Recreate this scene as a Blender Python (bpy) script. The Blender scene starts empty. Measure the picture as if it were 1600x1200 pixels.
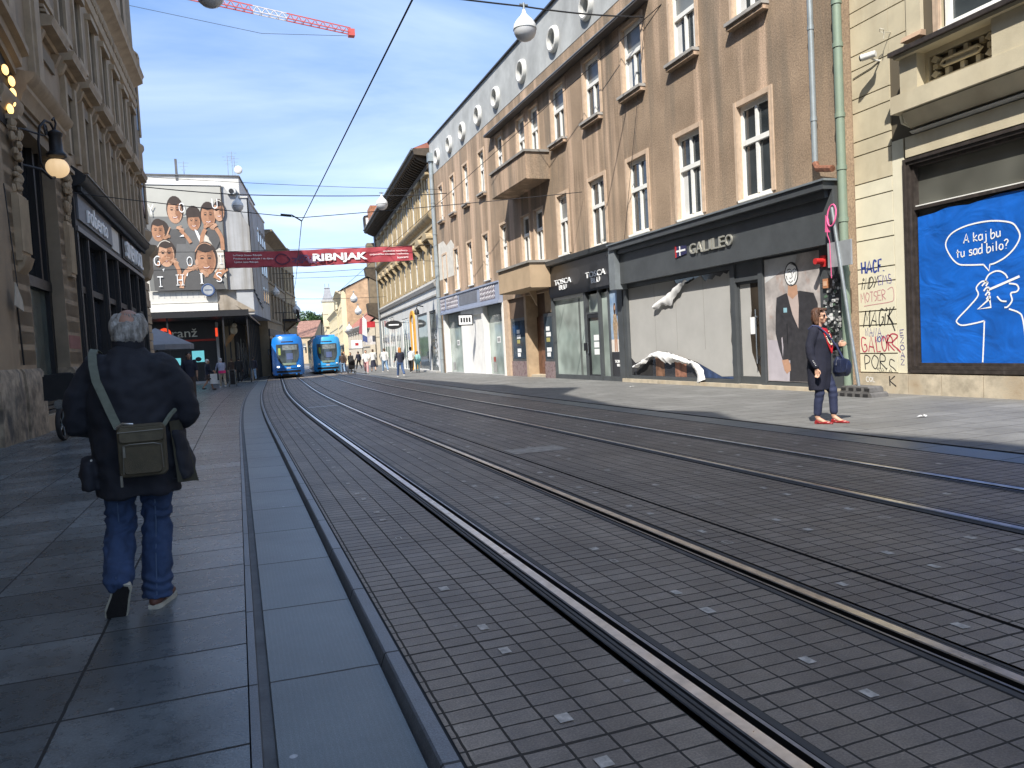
import bpy, bmesh, math, random
from mathutils import Vector, Matrix, noise
random.seed(7)
sc = bpy.context.scene
COL = sc.collection
PI = math.pi
# ---------------------------------------------------------------- materials
def _n(nt, t, **kw):
    n = nt.nodes.new(t)
    for k, v in kw.items():
        setattr(n, k, v)
    return n
def rgba(c): return (c[0], c[1], c[2], 1.0)
def base_mat(name):
    m = bpy.data.materials.new(name); m.use_nodes = True
    nt = m.node_tree
    b = nt.nodes['Principled BSDF']
    return m, nt, b
def mixc(nt, fac, a, b, mode='MIX'):
    n = _n(nt, 'ShaderNodeMix', data_type='RGBA', blend_type=mode)
    for i, v in ((0, fac), (6, a), (7, b)):
        if hasattr(v, 'links'): nt.links.new(v, n.inputs[i])
        elif i == 0: n.inputs[0].default_value = v
        else: n.inputs[i].default_value = rgba(v)
    return n.outputs[2]
def ramp(nt, src, a, b, ca=(0,0,0), cb=(1,1,1)):
    r = _n(nt, 'ShaderNodeValToRGB')
    r.color_ramp.elements[0].position = a; r.color_ramp.elements[1].position = b
    r.color_ramp.elements[0].color = rgba(ca); r.color_ramp.elements[1].color = rgba(cb)
    nt.links.new(src, r.inputs[0]); return r.outputs[0]
def math_(nt, op, a, b=None, c=None):
    n = _n(nt, 'ShaderNodeMath', operation=op)
    for i, v in enumerate((a, b, c)):
        if v is None: continue
        if hasattr(v, 'links'): nt.links.new(v, n.inputs[i])
        else: n.inputs[i].default_value = v
    return n.outputs[0]
def noise_tex(nt, vec, scale, detail=4, rough=.55, dist=0.):
    t = _n(nt, 'ShaderNodeTexNoise'); t.inputs['Scale'].default_value = scale
    t.inputs['Detail'].default_value = detail; t.inputs['Roughness'].default_value = rough
    t.inputs['Distortion'].default_value = dist
    if vec is not None: nt.links.new(vec, t.inputs['Vector'])
    return t.outputs[0]
def mapping(nt, vec, scale=(1,1,1), loc=(0,0,0)):
    m = _n(nt, 'ShaderNodeMapping'); m.inputs['Scale'].default_value = scale; m.inputs['Location'].default_value = loc
    nt.links.new(vec, m.inputs['Vector']); return m.outputs[0]
def bump(nt, b, h, strength=.3, dist=.01):
    n = _n(nt, 'ShaderNodeBump'); n.inputs['Strength'].default_value = strength; n.inputs['Distance'].default_value = dist
    nt.links.new(h, n.inputs['Height']); nt.links.new(n.outputs[0], b.inputs['Normal']); return n
_cache = {}
def M(name, col, rough=.7, metal=0., var=.12, vs=3., bmp=0., bs=40., alt=None, streak=None, spec=.5, coat=0., trans=0., alpha=1., streak2=None, grain=None):
    """plain painted / plaster / metal surface with mottling, optional second tint, streaks and grain"""
    if name in _cache: return _cache[name]
    m, nt, b = base_mat(name)
    tc = _n(nt, 'ShaderNodeTexCoord').outputs['Object']
    c = col
    if var:
        f = noise_tex(nt, tc, vs, 5, .6)
        lo = tuple(max(0., v*(1-var*1.6)) for v in col); hi = tuple(min(1., v*(1+var)) for v in col)
        if alt: hi = alt
        c = mixc(nt, ramp(nt, f, .32, .68), lo, hi)
    if streak:
        s = noise_tex(nt, mapping(nt, tc, (streak[1], streak[1], streak[2])), 1., 4, .6)
        c = mixc(nt, ramp(nt, s, streak[3], streak[4]), c, streak[0])
    if streak2:
        s = noise_tex(nt, mapping(nt, tc, (streak2[1], streak2[1], streak2[2]), (3.7,1.1,5.3)), 1., 5, .6)
        c = mixc(nt, ramp(nt, s, streak2[3], streak2[4]), c, streak2[0])
    if grain:
        g = noise_tex(nt, tc, grain[0], 2, .7); k = grain[1]
        c = mixc(nt, 1., c, ramp(nt, g, .3, .7, (1-k,)*3, (1+k,)*3), 'MULTIPLY')
    if hasattr(c, 'links'): nt.links.new(c, b.inputs['Base Color'])
    else: b.inputs['Base Color'].default_value = rgba(c)
    if var and rough > .12:
        r = noise_tex(nt, tc, vs*2.3, 3)
        mr = _n(nt, 'ShaderNodeMapRange'); mr.inputs[3].default_value = rough-.08; mr.inputs[4].default_value = min(1, rough+.1)
        nt.links.new(r, mr.inputs[0]); nt.links.new(mr.outputs[0], b.inputs['Roughness'])
    else: b.inputs['Roughness'].default_value = rough
    b.inputs['Metallic'].default_value = metal
    b.inputs['Specular IOR Level'].default_value = spec
    if coat: b.inputs['Coat Weight'].default_value = coat; b.inputs['Coat Roughness'].default_value = .05
    if alpha < 1: b.inputs['Alpha'].default_value = alpha
    if bmp:
        h = noise_tex(nt, tc, bs, 4, .65)
        bump(nt, b, h, bmp, .01)
    _cache[name] = m
    return m
def emis(name, col, s):
    if name in _cache: return _cache[name]
    m, nt, b = base_mat(name)
    b.inputs['Base Color'].default_value = rgba(col)
    b.inputs['Emission Color'].default_value = rgba(col); b.inputs['Emission Strength'].default_value = s
    _cache[name] = m; return m
def glass(name, col=(.02,.025,.03), rough=.06, spec=.8, wav=.02):
    if name in _cache: return _cache[name]
    m, nt, b = base_mat(name)
    tc = _n(nt, 'ShaderNodeTexCoord').outputs['Object']
    f = noise_tex(nt, tc, .8, 2)
    c = mixc(nt, ramp(nt, f, .35, .7), tuple(v*.6 for v in col), tuple(v*1.35 for v in col))
    nt.links.new(c, b.inputs['Base Color'])
    b.inputs['Roughness'].default_value = rough; b.inputs['Specular IOR Level'].default_value = spec
    if wav:
        bump(nt, b, noise_tex(nt, tc, 1.3, 1), wav*8, .02)
    _cache[name] = m; return m
# ---------------------------------------------------------------- mesh builder
class MB:
    def __init__(self, sg=1): self.v=[]; self.f=[]; self.fm=[]; self.mats=[]; self.sg=sg; self.uv=None
    def mi(self, m):
        if m not in self.mats: self.mats.append(m)
        return self.mats.index(m)
    def add(self, vs, fs, m):
        o=len(self.v); i=self.mi(m)
        self.v += [(p[0]*self.sg, p[1], p[2]) for p in vs]
        for f in fs: self.f.append([k+o for k in f]); self.fm.append(i)
    def box(self, x0,x1,y0,y1,z0,z1,m):
        v=[(x,y,z) for z in (z0,z1) for y in (y0,y1) for x in (x0,x1)]
        self.add(v,[(0,1,3,2),(4,6,7,5),(0,4,5,1),(2,3,7,6),(0,2,6,4),(1,5,7,3)],m)
    def quad(self, a,b,c,d,m): self.add([a,b,c,d],[(0,1,2,3)],m)
    def prism(self, pts, y0, y1, m):
        """polygon in x-z extruded along y"""
        n=len(pts)
        v=[(p[0],y0,p[1]) for p in pts]+[(p[0],y1,p[1]) for p in pts]
        f=[tuple(range(n)), tuple(range(2*n-1,n-1,-1))]+[(i,(i+1)%n,n+(i+1)%n,n+i) for i in range(n)]
        self.add(v,f,m)
    def prism_x(self, pts, x0, x1, m):
        """profile in y-z extruded along x"""
        n=len(pts)
        v=[(x0,p[0],p[1]) for p in pts]+[(x1,p[0],p[1]) for p in pts]
        f=[tuple(range(n)), tuple(range(2*n-1,n-1,-1))]+[(i,(i+1)%n,n+(i+1)%n,n+i) for i in range(n)]
        self.add(v,f,m)
    def prism_z(self, pts, z0, z1, m):
        n=len(pts)
        v=[(p[0],p[1],z0) for p in pts]+[(p[0],p[1],z1) for p in pts]
        f=[tuple(range(n)), tuple(range(2*n-1,n-1,-1))]+[(i,(i+1)%n,n+(i+1)%n,n+i) for i in range(n)]
        self.add(v,f,m)
    def rings(self, rs, m, cap=True, closed=False):
        n=len(rs[0]); v=[p for r in rs for p in r]; f=[]
        k=len(rs)
        for i in range(k if closed else k-1):
            j=(i+1)%k
            for a in range(n):
                b=(a+1)%n; f.append((i*n+a,i*n+b,j*n+b,j*n+a))
        if cap and not closed: f.append(tuple(range(n-1,-1,-1))); f.append(tuple((k-1)*n+a for a in range(n)))
        self.add(v,f,m)
    def tube(self, path, r, m, seg=8, closed=False):
        P=[Vector(p) for p in path]; rs=[]
        R=r if isinstance(r,(list,tuple)) else [r]*len(P)
        prev=None
        for i,p in enumerate(P):
            if closed: t=P[(i+1)%len(P)]-P[i-1]
            else: t=P[min(i+1,len(P)-1)]-P[max(i-1,0)]
            t.normalize()
            if prev is None:
                a=t.orthogonal().normalized()
            else:
                a=(prev-t*prev.dot(t))
                a = a.normalized() if a.length>1e-6 else t.orthogonal().normalized()
            prev=a; b=t.cross(a)
            rs.append([tuple(p+(a*math.cos(2*PI*k/seg)+b*math.sin(2*PI*k/seg))*R[i]) for k in range(seg)])
        self.rings(rs,m,True,closed)
    def lathe(self, c, prof, m, seg=16, axis='z', cap=True):
        rs=[]
        for r,h in prof:
            ring=[]
            for k in range(seg):
                a=2*PI*k/seg; u,w=r*math.cos(a),r*math.sin(a)
                if axis=='z': ring.append((c[0]+u,c[1]+w,c[2]+h))
                elif axis=='y': ring.append((c[0]+u,c[1]+h,c[2]+w))
                else: ring.append((c[0]+h,c[1]+u,c[2]+w))
            rs.append(ring)
        self.rings(rs,m,cap)
    def ell(self, c, r, m, seg=12, rows=8, rot=None):
        rs=[]
        for i in range(1,rows):
            t=PI*i/rows
            rs.append([(r[0]*math.sin(t)*math.cos(2*PI*k/seg), r[1]*math.sin(t)*math.sin(2*PI*k/seg), -r[2]*math.cos(t)) for k in range(seg)])
        n=seg; v=[p for q in rs for p in q]; f=[]
        for i in range(len(rs)-1):
            for a in range(n): f.append((i*n+a,i*n+(a+1)%n,(i+1)*n+(a+1)%n,(i+1)*n+a))
        b=len(v); v+= [(0,0,-r[2]),(0,0,r[2])]
        for a in range(n): f.append((b,(a+1)%n,a)); f.append((b+1,(len(rs)-1)*n+a,(len(rs)-1)*n+(a+1)%n))
        if rot is not None: v=[tuple(rot@Vector(p)) for p in v]
        self.add([(p[0]+c[0],p[1]+c[1],p[2]+c[2]) for p in v],f,m)
    def limb(self, pts, m, seg=10):
        """tapered limb through (x,y,z,r) joints, closed pieces for a voxel remesh"""
        for i,p in enumerate(pts):
            self.ell(p[:3],(p[3],)*3,m,seg,6)
            if i+1<len(pts):
                q=pts[i+1]
                self.tube([p[:3],q[:3]],[p[3],q[3]],m,seg)
    def loft(self, secs, m, seg=20):
        """stack of (x,y,z,rx,ry) ellipses, capped"""
        rs=[[(x+rx*math.cos(2*PI*k/seg), y+ry*math.sin(2*PI*k/seg), z) for k in range(seg)] for x,y,z,rx,ry in secs]
        self.rings(rs,m)
    def ribbon(self, pts, w, y, m):
        """flat painted stroke in the x-z plane at depth y"""
        n=len(pts); L=[];R=[]
        for i in range(n):
            a=pts[max(i-1,0)]; b=pts[min(i+1,n-1)]
            dx,dz=b[0]-a[0],b[1]-a[1]; l=math.hypot(dx,dz) or 1
            ox,oz=-dz/l*w/2,dx/l*w/2
            L.append((pts[i][0]+ox,y,pts[i][1]+oz)); R.append((pts[i][0]-ox,y,pts[i][1]-oz))
        self.add(L+R,[(i,i+1,n+i+1,n+i) for i in range(n-1)],m)
    def disc(self, c, rx, rz, y, m, seg=20, a0=0., a1=2*PI, tilt=0.):
        full = abs(a1-a0-2*PI)<1e-6
        pts=[]
        for k in range(seg if full else seg+1):
            a=a0+(a1-a0)*k/seg; u,w=rx*math.cos(a),rz*math.sin(a)
            pts.append((c[0]+u*math.cos(tilt)-w*math.sin(tilt),y,c[1]+u*math.sin(tilt)+w*math.cos(tilt)))
        self.add(pts,[tuple(range(len(pts)))],m)
    def poly(self, pts, y, m):
        self.add([(p[0],y,p[1]) for p in pts],[tuple(range(len(pts)))],m)
    def text(self, s, sl, sr, z0, z1, y, d, m, bold=0., slant=0., dz=0.):
        """lettering fitted into a box: from x=sl (left) to x=sr (right), from depth y to y+d"""
        cu=bpy.data.curves.new('t','FONT'); cu.body=s; cu.extrude=.5; cu.offset=bold; cu.shear=slant; cu.resolution_u=3
        o=bpy.data.objects.new('t',cu); COL.objects.link(o)
        dg=bpy.context.evaluated_depsgraph_get(); me=bpy.data.meshes.new_from_object(o.evaluated_get(dg))
        vs=[v.co.copy() for v in me.vertices]; fs=[tuple(p.vertices) for p in me.polygons]
        bpy.data.objects.remove(o); bpy.data.curves.remove(cu); bpy.data.meshes.remove(me)
        x0=min(v.x for v in vs); x1=max(v.x for v in vs); a0=min(v.y for v in vs); a1=max(v.y for v in vs)
        out=[]
        for v in vs:
            t=(v.x-x0)/(x1-x0)
            out.append((sl+t*(sr-sl), y+(v.z+.5)*d, z0+(v.y-a0)/(a1-a0)*(z1-z0)+dz*t))
        self.add(out,fs,m)
    def wall(self, x0,x1,z0,z1,holes,y,m,rev=.22,rm=None):
        """plaster sheet with openings and their reveals; holes: (x0,x1,z0,z1)"""
        xs=sorted({x0,x1}|{h[0] for h in holes}|{h[1] for h in holes}); zs=sorted({z0,z1}|{h[2] for h in holes}|{h[3] for h in holes})
        xs=[x for x in xs if x0<=x<=x1]; zs=[z for z in zs if z0<=z<=z1]
        for i in range(len(xs)-1):
            for j in range(len(zs)-1):
                cx,cz=(xs[i]+xs[i+1])/2,(zs[j]+zs[j+1])/2
                if any(h[0]<cx<h[1] and h[2]<cz<h[3] for h in holes): continue
                self.quad((xs[i],y,zs[j]),(xs[i+1],y,zs[j]),(xs[i+1],y,zs[j+1]),(xs[i],y,zs[j+1]),m)
        for a,b,c,d in holes:
            r=rm or m; yb=y-rev
            self.quad((a,y,c),(a,yb,c),(a,yb,d),(a,y,d),r); self.quad((b,y,c),(b,y,d),(b,yb,d),(b,yb,c),r)
            self.quad((a,y,d),(a,yb,d),(b,yb,d),(b,y,d),r); self.quad((a,y,c),(b,y,c),(b,yb,c),(a,yb,c),r)
    def mesh(self, name, recalc=True, sharp=38):
        me=bpy.data.meshes.new(name); me.from_pydata(self.v,[],self.f)
        for m in self.mats: me.materials.append(m)
        me.polygons.foreach_set('material_index', self.fm)
        if self.uv:
            ul=me.uv_layers.new(name='UVMap')
            for p in me.polygons:
                for li,vi in zip(p.loop_indices,p.vertices): ul.data[li].uv=self.uv[vi]
        if recalc:
            bm=bmesh.new(); bm.from_mesh(me); bmesh.ops.recalc_face_normals(bm,faces=bm.faces); bm.to_mesh(me); bm.free()
        me.polygons.foreach_set('use_smooth',[True]*len(me.polygons))
        me.set_sharp_from_angle(angle=math.radians(sharp))
        me.update(); return me
def link(name, me, parent=None, loc=(0,0,0), rz=0.):
    o=bpy.data.objects.new(name, me); COL.objects.link(o); o.location=loc; o.rotation_euler=(0,0,rz)
    if parent is not None: o.parent=parent
    return o
def obj(name, mb, parent=None, loc=(0,0,0), rz=0., **kw): return link(name, mb.mesh(name,**kw), parent, loc, rz)
def tag(o, label, cat, group=None):
    o['label']=label; o['category']=cat
    if group: o['group']=group
    return o
def thing(name, label, cat, loc=(0,0,0), rz=0., group=None):
    return tag(link(name,None,None,loc,rz),label,cat,group)
def struct(o): o['kind']='structure'; return o
def copy_tree(o, parent=None):
    c=o.copy(); COL.objects.link(c); c.parent=parent
    for ch in list(o.children): copy_tree(ch,c)
    return c
def remesh(mb, voxel, smooth=3, fac=.5, folds=None):
    me=mb.mesh('raw',recalc=True); o=bpy.data.objects.new('raw',me); COL.objects.link(o)
    r=o.modifiers.new('r','REMESH'); r.mode='VOXEL'; r.voxel_size=voxel
    if smooth:
        s=o.modifiers.new('s','SMOOTH'); s.factor=fac; s.iterations=smooth
    dg=bpy.context.evaluated_depsgraph_get(); out=bpy.data.meshes.new_from_object(o.evaluated_get(dg))
    bpy.data.objects.remove(o); bpy.data.meshes.remove(me)
    if folds:
        out.update()
        ns=[v.normal.copy() for v in out.vertices]
        for v,n in zip(out.vertices,ns): v.co+=n*folds(v.co)
    out.polygons.foreach_set('use_smooth',[True]*len(out.polygons))
    out.materials.clear()
    for m in mb.mats: out.materials.append(m)
    out.polygons.foreach_set('material_index',[0]*len(out.polygons))
    out.update(); return out
def gz(y): return -.003*y
def cx(y):
    """sideways bend of the street"""
    if y<16: return 0.
    if y<38: return (y-16)**2*.045/44
    c=.495+.045*(y-38)
    if y>66: c+=(y-66)**2*.002
    return c
# ---------------------------------------------------------------- camera, sky, sun
cam=bpy.data.cameras.new('camera'); co=bpy.data.objects.new('camera',cam); COL.objects.link(co); sc.camera=co
cam.sensor_width=36; cam.sensor_fit='HORIZONTAL'; cam.lens=36*1202/1600; cam.clip_start=.05; cam.clip_end=3000
co.matrix_world=Matrix(((0.94001607,0.06889557,-0.33410056,0),(-0.33668345,0.02975342,-0.9411477,0),(-0.05490027,0.99718009,0.05116469,1.37),(0,0,0,1)))
SUN_D=Vector((1,1.15,-1.75)).normalized()
sl=bpy.data.lights.new('sun','SUN'); sl.energy=4.0; sl.angle=math.radians(.5); sl.color=(1,.955,.88)
so=bpy.data.objects.new('sun',sl); COL.objects.link(so); so.rotation_euler=SUN_D.to_track_quat('-Z','Y').to_euler()
so.location=(-30,-20,45)
el=math.asin(-SUN_D.z)
w=bpy.data.worlds.new('World'); sc.world=w; w.use_nodes=True; nt=w.node_tree
bg=nt.nodes['Background']
sky=_n(nt,'ShaderNodeTexSky'); sky.sky_type='NISHITA'; sky.sun_disc=False
sky.sun_elevation=el; sky.sun_rotation=math.atan2(-SUN_D.x,-SUN_D.y); sky.air_density=1.0; sky.dust_density=.25; sky.ozone_density=2.6; sky.altitude=130
tc=_n(nt,'ShaderNodeTexCoord').outputs['Generated']
# thin wisps of high cloud, laid on a plane overhead
sep=_n(nt,'ShaderNodeSeparateXYZ'); nt.links.new(tc,sep.inputs[0])
zc=math_(nt,'ADD',math_(nt,'MAXIMUM',sep.outputs[2],0.),.12)
cmb=_n(nt,'ShaderNodeCombineXYZ'); nt.links.new(math_(nt,'DIVIDE',sep.outputs[0],zc),cmb.inputs[0]); nt.links.new(math_(nt,'DIVIDE',sep.outputs[1],zc),cmb.inputs[1])
mp=_n(nt,'ShaderNodeMapping'); mp.inputs['Rotation'].default_value=(0,0,.6); mp.inputs['Scale'].default_value=(.5,1.0,1); nt.links.new(cmb.outputs[0],mp.inputs[0])
n1=noise_tex(nt,mp.outputs[0],1.1,7,.55,.4); n2=noise_tex(nt,cmb.outputs[0],.35,3,.5,.4)
cl=math_(nt,'MULTIPLY',ramp(nt,n1,.36,.74),ramp(nt,n2,.30,.62))
cl=math_(nt,'MULTIPLY',cl,.78)
hz=ramp(nt,sep.outputs[2],.02,.5,(.16,.16,.16),(.0,.0,.0))
er=_n(nt,'ShaderNodeValToRGB'); nt.links.new(sep.outputs[2],er.inputs[0]); el_=er.color_ramp.elements
el_[0].position=.04; el_[0].color=(.46,.51,.64,1); el_[1].position=.85; el_[1].color=(1.1,1.08,1.05,1)
for p_,c_ in ((.28,(.50,.58,.74,1)),(.46,(.82,.90,.96,1))): e_=el_.new(p_); e_.color=c_
elev=er.outputs[0]
skyc=mixc(nt,cl,mixc(nt,1.,sky.outputs[0],elev,'MULTIPLY'),(5.0,5.5,6.1))
skyc=mixc(nt,hz,skyc,(4.6,5.2,5.7))
nt.links.new(skyc,bg.inputs[0]); bg.inputs[1].default_value=.15
sc.view_settings.view_transform='Standard'; sc.view_settings.look='None'; sc.view_settings.exposure=.95; sc.view_settings.gamma=1
# ---------------------------------------------------------------- paving materials (UV in metres: u across, v along the street)
def brick(nt, vec, bw, rh, mortar, off=0., smooth=.1):
    t=_n(nt,'ShaderNodeTexBrick'); t.offset=off; t.squash=1.
    t.inputs['Scale'].default_value=1.; t.inputs['Brick Width'].default_value=bw; t.inputs['Row Height'].default_value=rh
    t.inputs['Mortar Size'].default_value=mortar; t.inputs['Mortar Smooth'].default_value=smooth; t.inputs['Bias'].default_value=0.
    t.inputs['Color1'].default_value=(0,0,0,1); t.inputs['Color2'].default_value=(1,1,1,1); t.inputs['Mortar'].default_value=(.5,.5,.5,1)
    nt.links.new(vec,t.inputs['Vector']); return t
def paving(name, c0, c1, joint, bw, rh, mortar, panel=None, rough=.5, off=0., grain=.25, gscale=160., jdepth=.6, shift=(0,0), blotch=.25, spots=0., bstr=.7, ridge=0.):
    m,nt,b=base_mat(name)
    uv=_n(nt,'ShaderNodeTexCoord').outputs['UV']
    uv=mapping(nt,uv,(1,1,1),(shift[0],shift[1],0))
    wob=_n(nt,'ShaderNodeTexNoise'); wob.inputs['Scale'].default_value=9.; wob.inputs['Detail'].default_value=2; nt.links.new(uv,wob.inputs['Vector'])
    wv=_n(nt,'ShaderNodeVectorMath',operation='MULTIPLY_ADD'); nt.links.new(wob.outputs['Color'],wv.inputs[0]); wv.inputs[1].default_value=(.009,.009,0); nt.links.new(uv,wv.inputs[2])
    t=brick(nt,wv.outputs[0],bw,rh,mortar,off)
    fac=t.outputs['Fac']
    if panel:
        t2=brick(nt,wv.outputs[0],50.,panel,mortar*1.7,0.,.15)
        fac=math_(nt,'MAXIMUM',fac,t2.outputs['Fac'])
    tone=_n(nt,'ShaderNodeSeparateColor'); nt.links.new(t.outputs['Color'],tone.inputs[0])
    col=mixc(nt,tone.outputs[0],c0,c1)
    big=noise_tex(nt,uv,1.1,5,.6); fine=noise_tex(nt,uv,gscale,3,.7); mid=noise_tex(nt,uv,14.,4,.6)
    col=mixc(nt,ramp(nt,big,.35,.7),col,tuple(v*(1-blotch) for v in c0),'MIX')
    sp=ramp(nt,fine,.42,.75,(.72,.72,.72),(1.32,1.32,1.32)); col=mixc(nt,1.,col,sp,'MULTIPLY')
    sp2=ramp(nt,mid,.3,.75,(.8,.8,.8),(1.14,1.14,1.14)); col=mixc(nt,1.,col,sp2,'MULTIPLY')
    if spots:
        v=_n(nt,'ShaderNodeTexVoronoi'); v.inputs['Scale'].default_value=3.1; v.inputs['Randomness'].default_value=1.; nt.links.new(uv,v.inputs['Vector'])
        q=ramp(nt,v.outputs['Distance'],.035,.05,(1,1,1),(0,0,0)); col=mixc(nt,math_(nt,'MULTIPLY',q,spots),col,(.50,.51,.52))
        v=_n(nt,'ShaderNodeTexVoronoi'); v.inputs['Scale'].default_value=7.3; nt.links.new(uv,v.inputs['Vector'])
        q=ramp(nt,v.outputs['Distance'],.03,.05,(1,1,1),(0,0,0)); col=mixc(nt,math_(nt,'MULTIPLY',q,spots*.7),col,(.40,.41,.42))
    if ridge:
        su=_n(nt,'ShaderNodeSeparateXYZ'); nt.links.new(uv,su.inputs[0]); rd=math_(nt,'SINE',math_(nt,'MULTIPLY',su.outputs[0],2*PI/.022)); col=mixc(nt,1.,col,ramp(nt,rd,-1.,1.,(1-ridge,)*3,(1+ridge,)*3),'MULTIPLY')
    jn=noise_tex(nt,uv,30.,3)
    if panel:
        tw_=brick(nt,wv.outputs[0],bw,rh,mortar*3.2,off,.9); edge=math_(nt,'MULTIPLY',math_(nt,'SUBTRACT',tw_.outputs['Fac'],fac),ramp(nt,noise_tex(nt,uv,22.,3),.45,.7)); col=mixc(nt,math_(nt,'MULTIPLY',edge,.35),col,tuple(v*1.5 for v in c1))
        wear=ramp(nt,noise_tex(nt,mapping(nt,uv,(2.2,.35,1)),1.,4,.6),.42,.72,(.80,.80,.82),(1.10,1.08,1.05)); col=mixc(nt,1.,col,wear,'MULTIPLY')
    col=mixc(nt,fac,col,mixc(nt,jn,joint,tuple(v*1.9 for v in joint)))
    nt.links.new(col,b.inputs['Base Color'])
    mr=_n(nt,'ShaderNodeMapRange'); mr.inputs[3].default_value=rough-.1; mr.inputs[4].default_value=rough+.14
    nt.links.new(mid,mr.inputs[0]); nt.links.new(math_(nt,'MAXIMUM',mr.outputs[0],math_(nt,'MULTIPLY',fac,.9)),b.inputs['Roughness'])
    h=math_(nt,'ADD',math_(nt,'MULTIPLY',math_(nt,'SUBTRACT',1.,fac),jdepth),math_(nt,'MULTIPLY',fine,grain))
    h=math_(nt,'ADD',h,math_(nt,'MULTIPLY',tone.outputs[0],.12))
    bump(nt,b,h,bstr,.008)
    return m
P_PAVER=paving('road_paver',(.270,.222,.178),(.390,.328,.266),(.026,.022,.018),.162,.102,.0054,panel=1.02,rough=.48,shift=(0,0),grain=.5,gscale=120.,spots=.22)
P_SLAB=paving('slate_slab',(.095,.112,.122),(.255,.285,.30),(.012,.012,.012),.75,.523,.0075,rough=.27,grain=.3,gscale=95.,jdepth=.5,off=0.,spots=.35,bstr=.4)
P_GUT=paving('gutter_slab',(.165,.195,.205),(.205,.235,.245),(.04,.04,.04),4.,1.01,.007,rough=.38,grain=.25,gscale=170.,spots=.8,bstr=.4,ridge=.05,shift=(1.3,0))
P_KERB=paving('kerb_stone',(.19,.21,.235),(.24,.26,.285),(.04,.04,.04),4.,1.02,.008,shift=(1.3,0),rough=.4,grain=.3,gscale=130.)
P_RSLAB=paving('light_slab',(.18,.177,.165),(.25,.246,.232),(.055,.052,.05),.92,.46,.010,rough=.6,grain=.3,gscale=90.,jdepth=.35,off=.5,blotch=.18)
P_DARKJ=M('drain_slot',(.03,.03,.032),.8)
P_GREY=M('kerb_channel',(.10,.105,.11),.65,var=.2,vs=6,bmp=.3,bs=60)
MARK=M('lifting_mark',(.52,.47,.41),.7,var=.25,vs=30)
R_HEAD=M('rail_head',(.74,.71,.67),.30,1.,var=.16,vs=9); R_SIDE=M('rail_groove',(.012,.012,.013),.7,var=0); R_LIP=M('rail_lip',(.28,.28,.29),.38,.9,var=.2,vs=8); R_RUB=M('rail_rubber',(.05,.05,.052),.6,var=.2)
YS=[-6]+[-5+i*.5 for i in range(0,40)]+[15+i*1.25 for i in range(0,60)]+[90+i*6 for i in range(8)]
def strips(name, segs, parent=None, ys=YS):
    """segs: (x0, dz0, x1, dz1, material): sheets swept along the bending street, UV in metres"""
    mb=MB(); mb.uv=[]
    for x0,a0,x1,a1,m in segs:
        o=len(mb.v); vs=[];fs=[]
        for i,y in enumerate(ys):
            for x,a in ((x0,a0),(x1,a1)):
                vs.append((x+cx(y),y,gz(y)+a)); mb.uv.append((x,y-3.41))
        for i in range(len(ys)-1): fs.append((2*i,2*i+1,2*i+3,2*i+2))
        mb.add(vs,fs,m)
    me=mb.mesh(name,recalc=False); return link(name,me,parent)
g=MB(); g.quad((-900,-60,-.35),(900,-60,-.35),(900,1500,-4.9),(-900,1500,-4.9),M('earth',(.16,.155,.15),.9,vs=.05)); struct(obj('ground',g))
struct(strips('pavement_near',[(-14,0,-.052,0,P_SLAB)]))
struct(strips('gutter',[(-.046,-.001,-.012,-.002,P_KERB),(-.012,-.002,-.006,-.018,P_GREY),(-.006,-.018,.034,-.018,P_GREY),(.034,-.018,.04,-.004,P_GUT),(.04,-.004,.505,-.014,P_GUT),(-.052,0,-.05,-.03,P_DARKJ),(-.05,-.03,-.046,-.001,P_DARKJ)]))
struct(strips('kerb',[(.505,-.014,.512,-.03,P_DARKJ),(.512,-.03,.532,.026,P_KERB),(.532,.026,.540,.032,P_KERB),(.540,.032,.596,.030,P_KERB),(.596,.030,.604,-.012,P_DARKJ),(.604,-.012,.622,-.004,P_DARKJ)]))
road=[(.622,0,1.452,0,P_PAVER),(1.705,0,2.565,0,P_PAVER),(2.81,0,3.168,0,P_PAVER),(3.168,0,3.172,-.03,P_DARKJ),(3.172,-.03,3.196,-.03,P_DARKJ),(3.196,-.03,3.2,0,P_DARKJ),(3.2,0,4.60,0,P_PAVER),(4.85,0,5.70,0,P_PAVER),(5.945,0,6.87,0,P_PAVER)]
ro=struct(strips('road',road))
# pale lifting marks, two at every panel seam
mk=MB(); rnd=random.Random(3)
for k in range(-3,24):
    v=3.41+1.02*k
    for x in (1.04,2.135,2.975,3.62,4.28,5.27,6.35):
        for s in (-1,1):
            if rnd.random()<.12: continue
            y=v+s*.165+rnd.uniform(-.01,.01); hx=.020+rnd.random()*.008; hy=.030+rnd.random()*.012; xx=x+cx(y)+rnd.uniform(-.012,.012); z=gz(y)+.004
            if rnd.random()<.72: mk.quad((xx-hx,y-hy,z),(xx+hx,y-hy,z),(xx+hx,y+hy,z),(xx-hx,y+hy,z),MARK)
            else:
                t=.007
                for a,b,c,d in ((-hx,hx,-hy,-hy+t),(-hx,hx,hy-t,hy),(-hx,-hx+t,-hy+t,hy-t),(hx-t,hx,-hy+t,hy-t)):
                    mk.quad((xx+a,y+c,z),(xx+b,y+c,z),(xx+b,y+d,z),(xx+a,y+d,z),MARK)
me=mk.mesh('road_marks',recalc=False); struct(link('road_marks',me))
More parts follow.
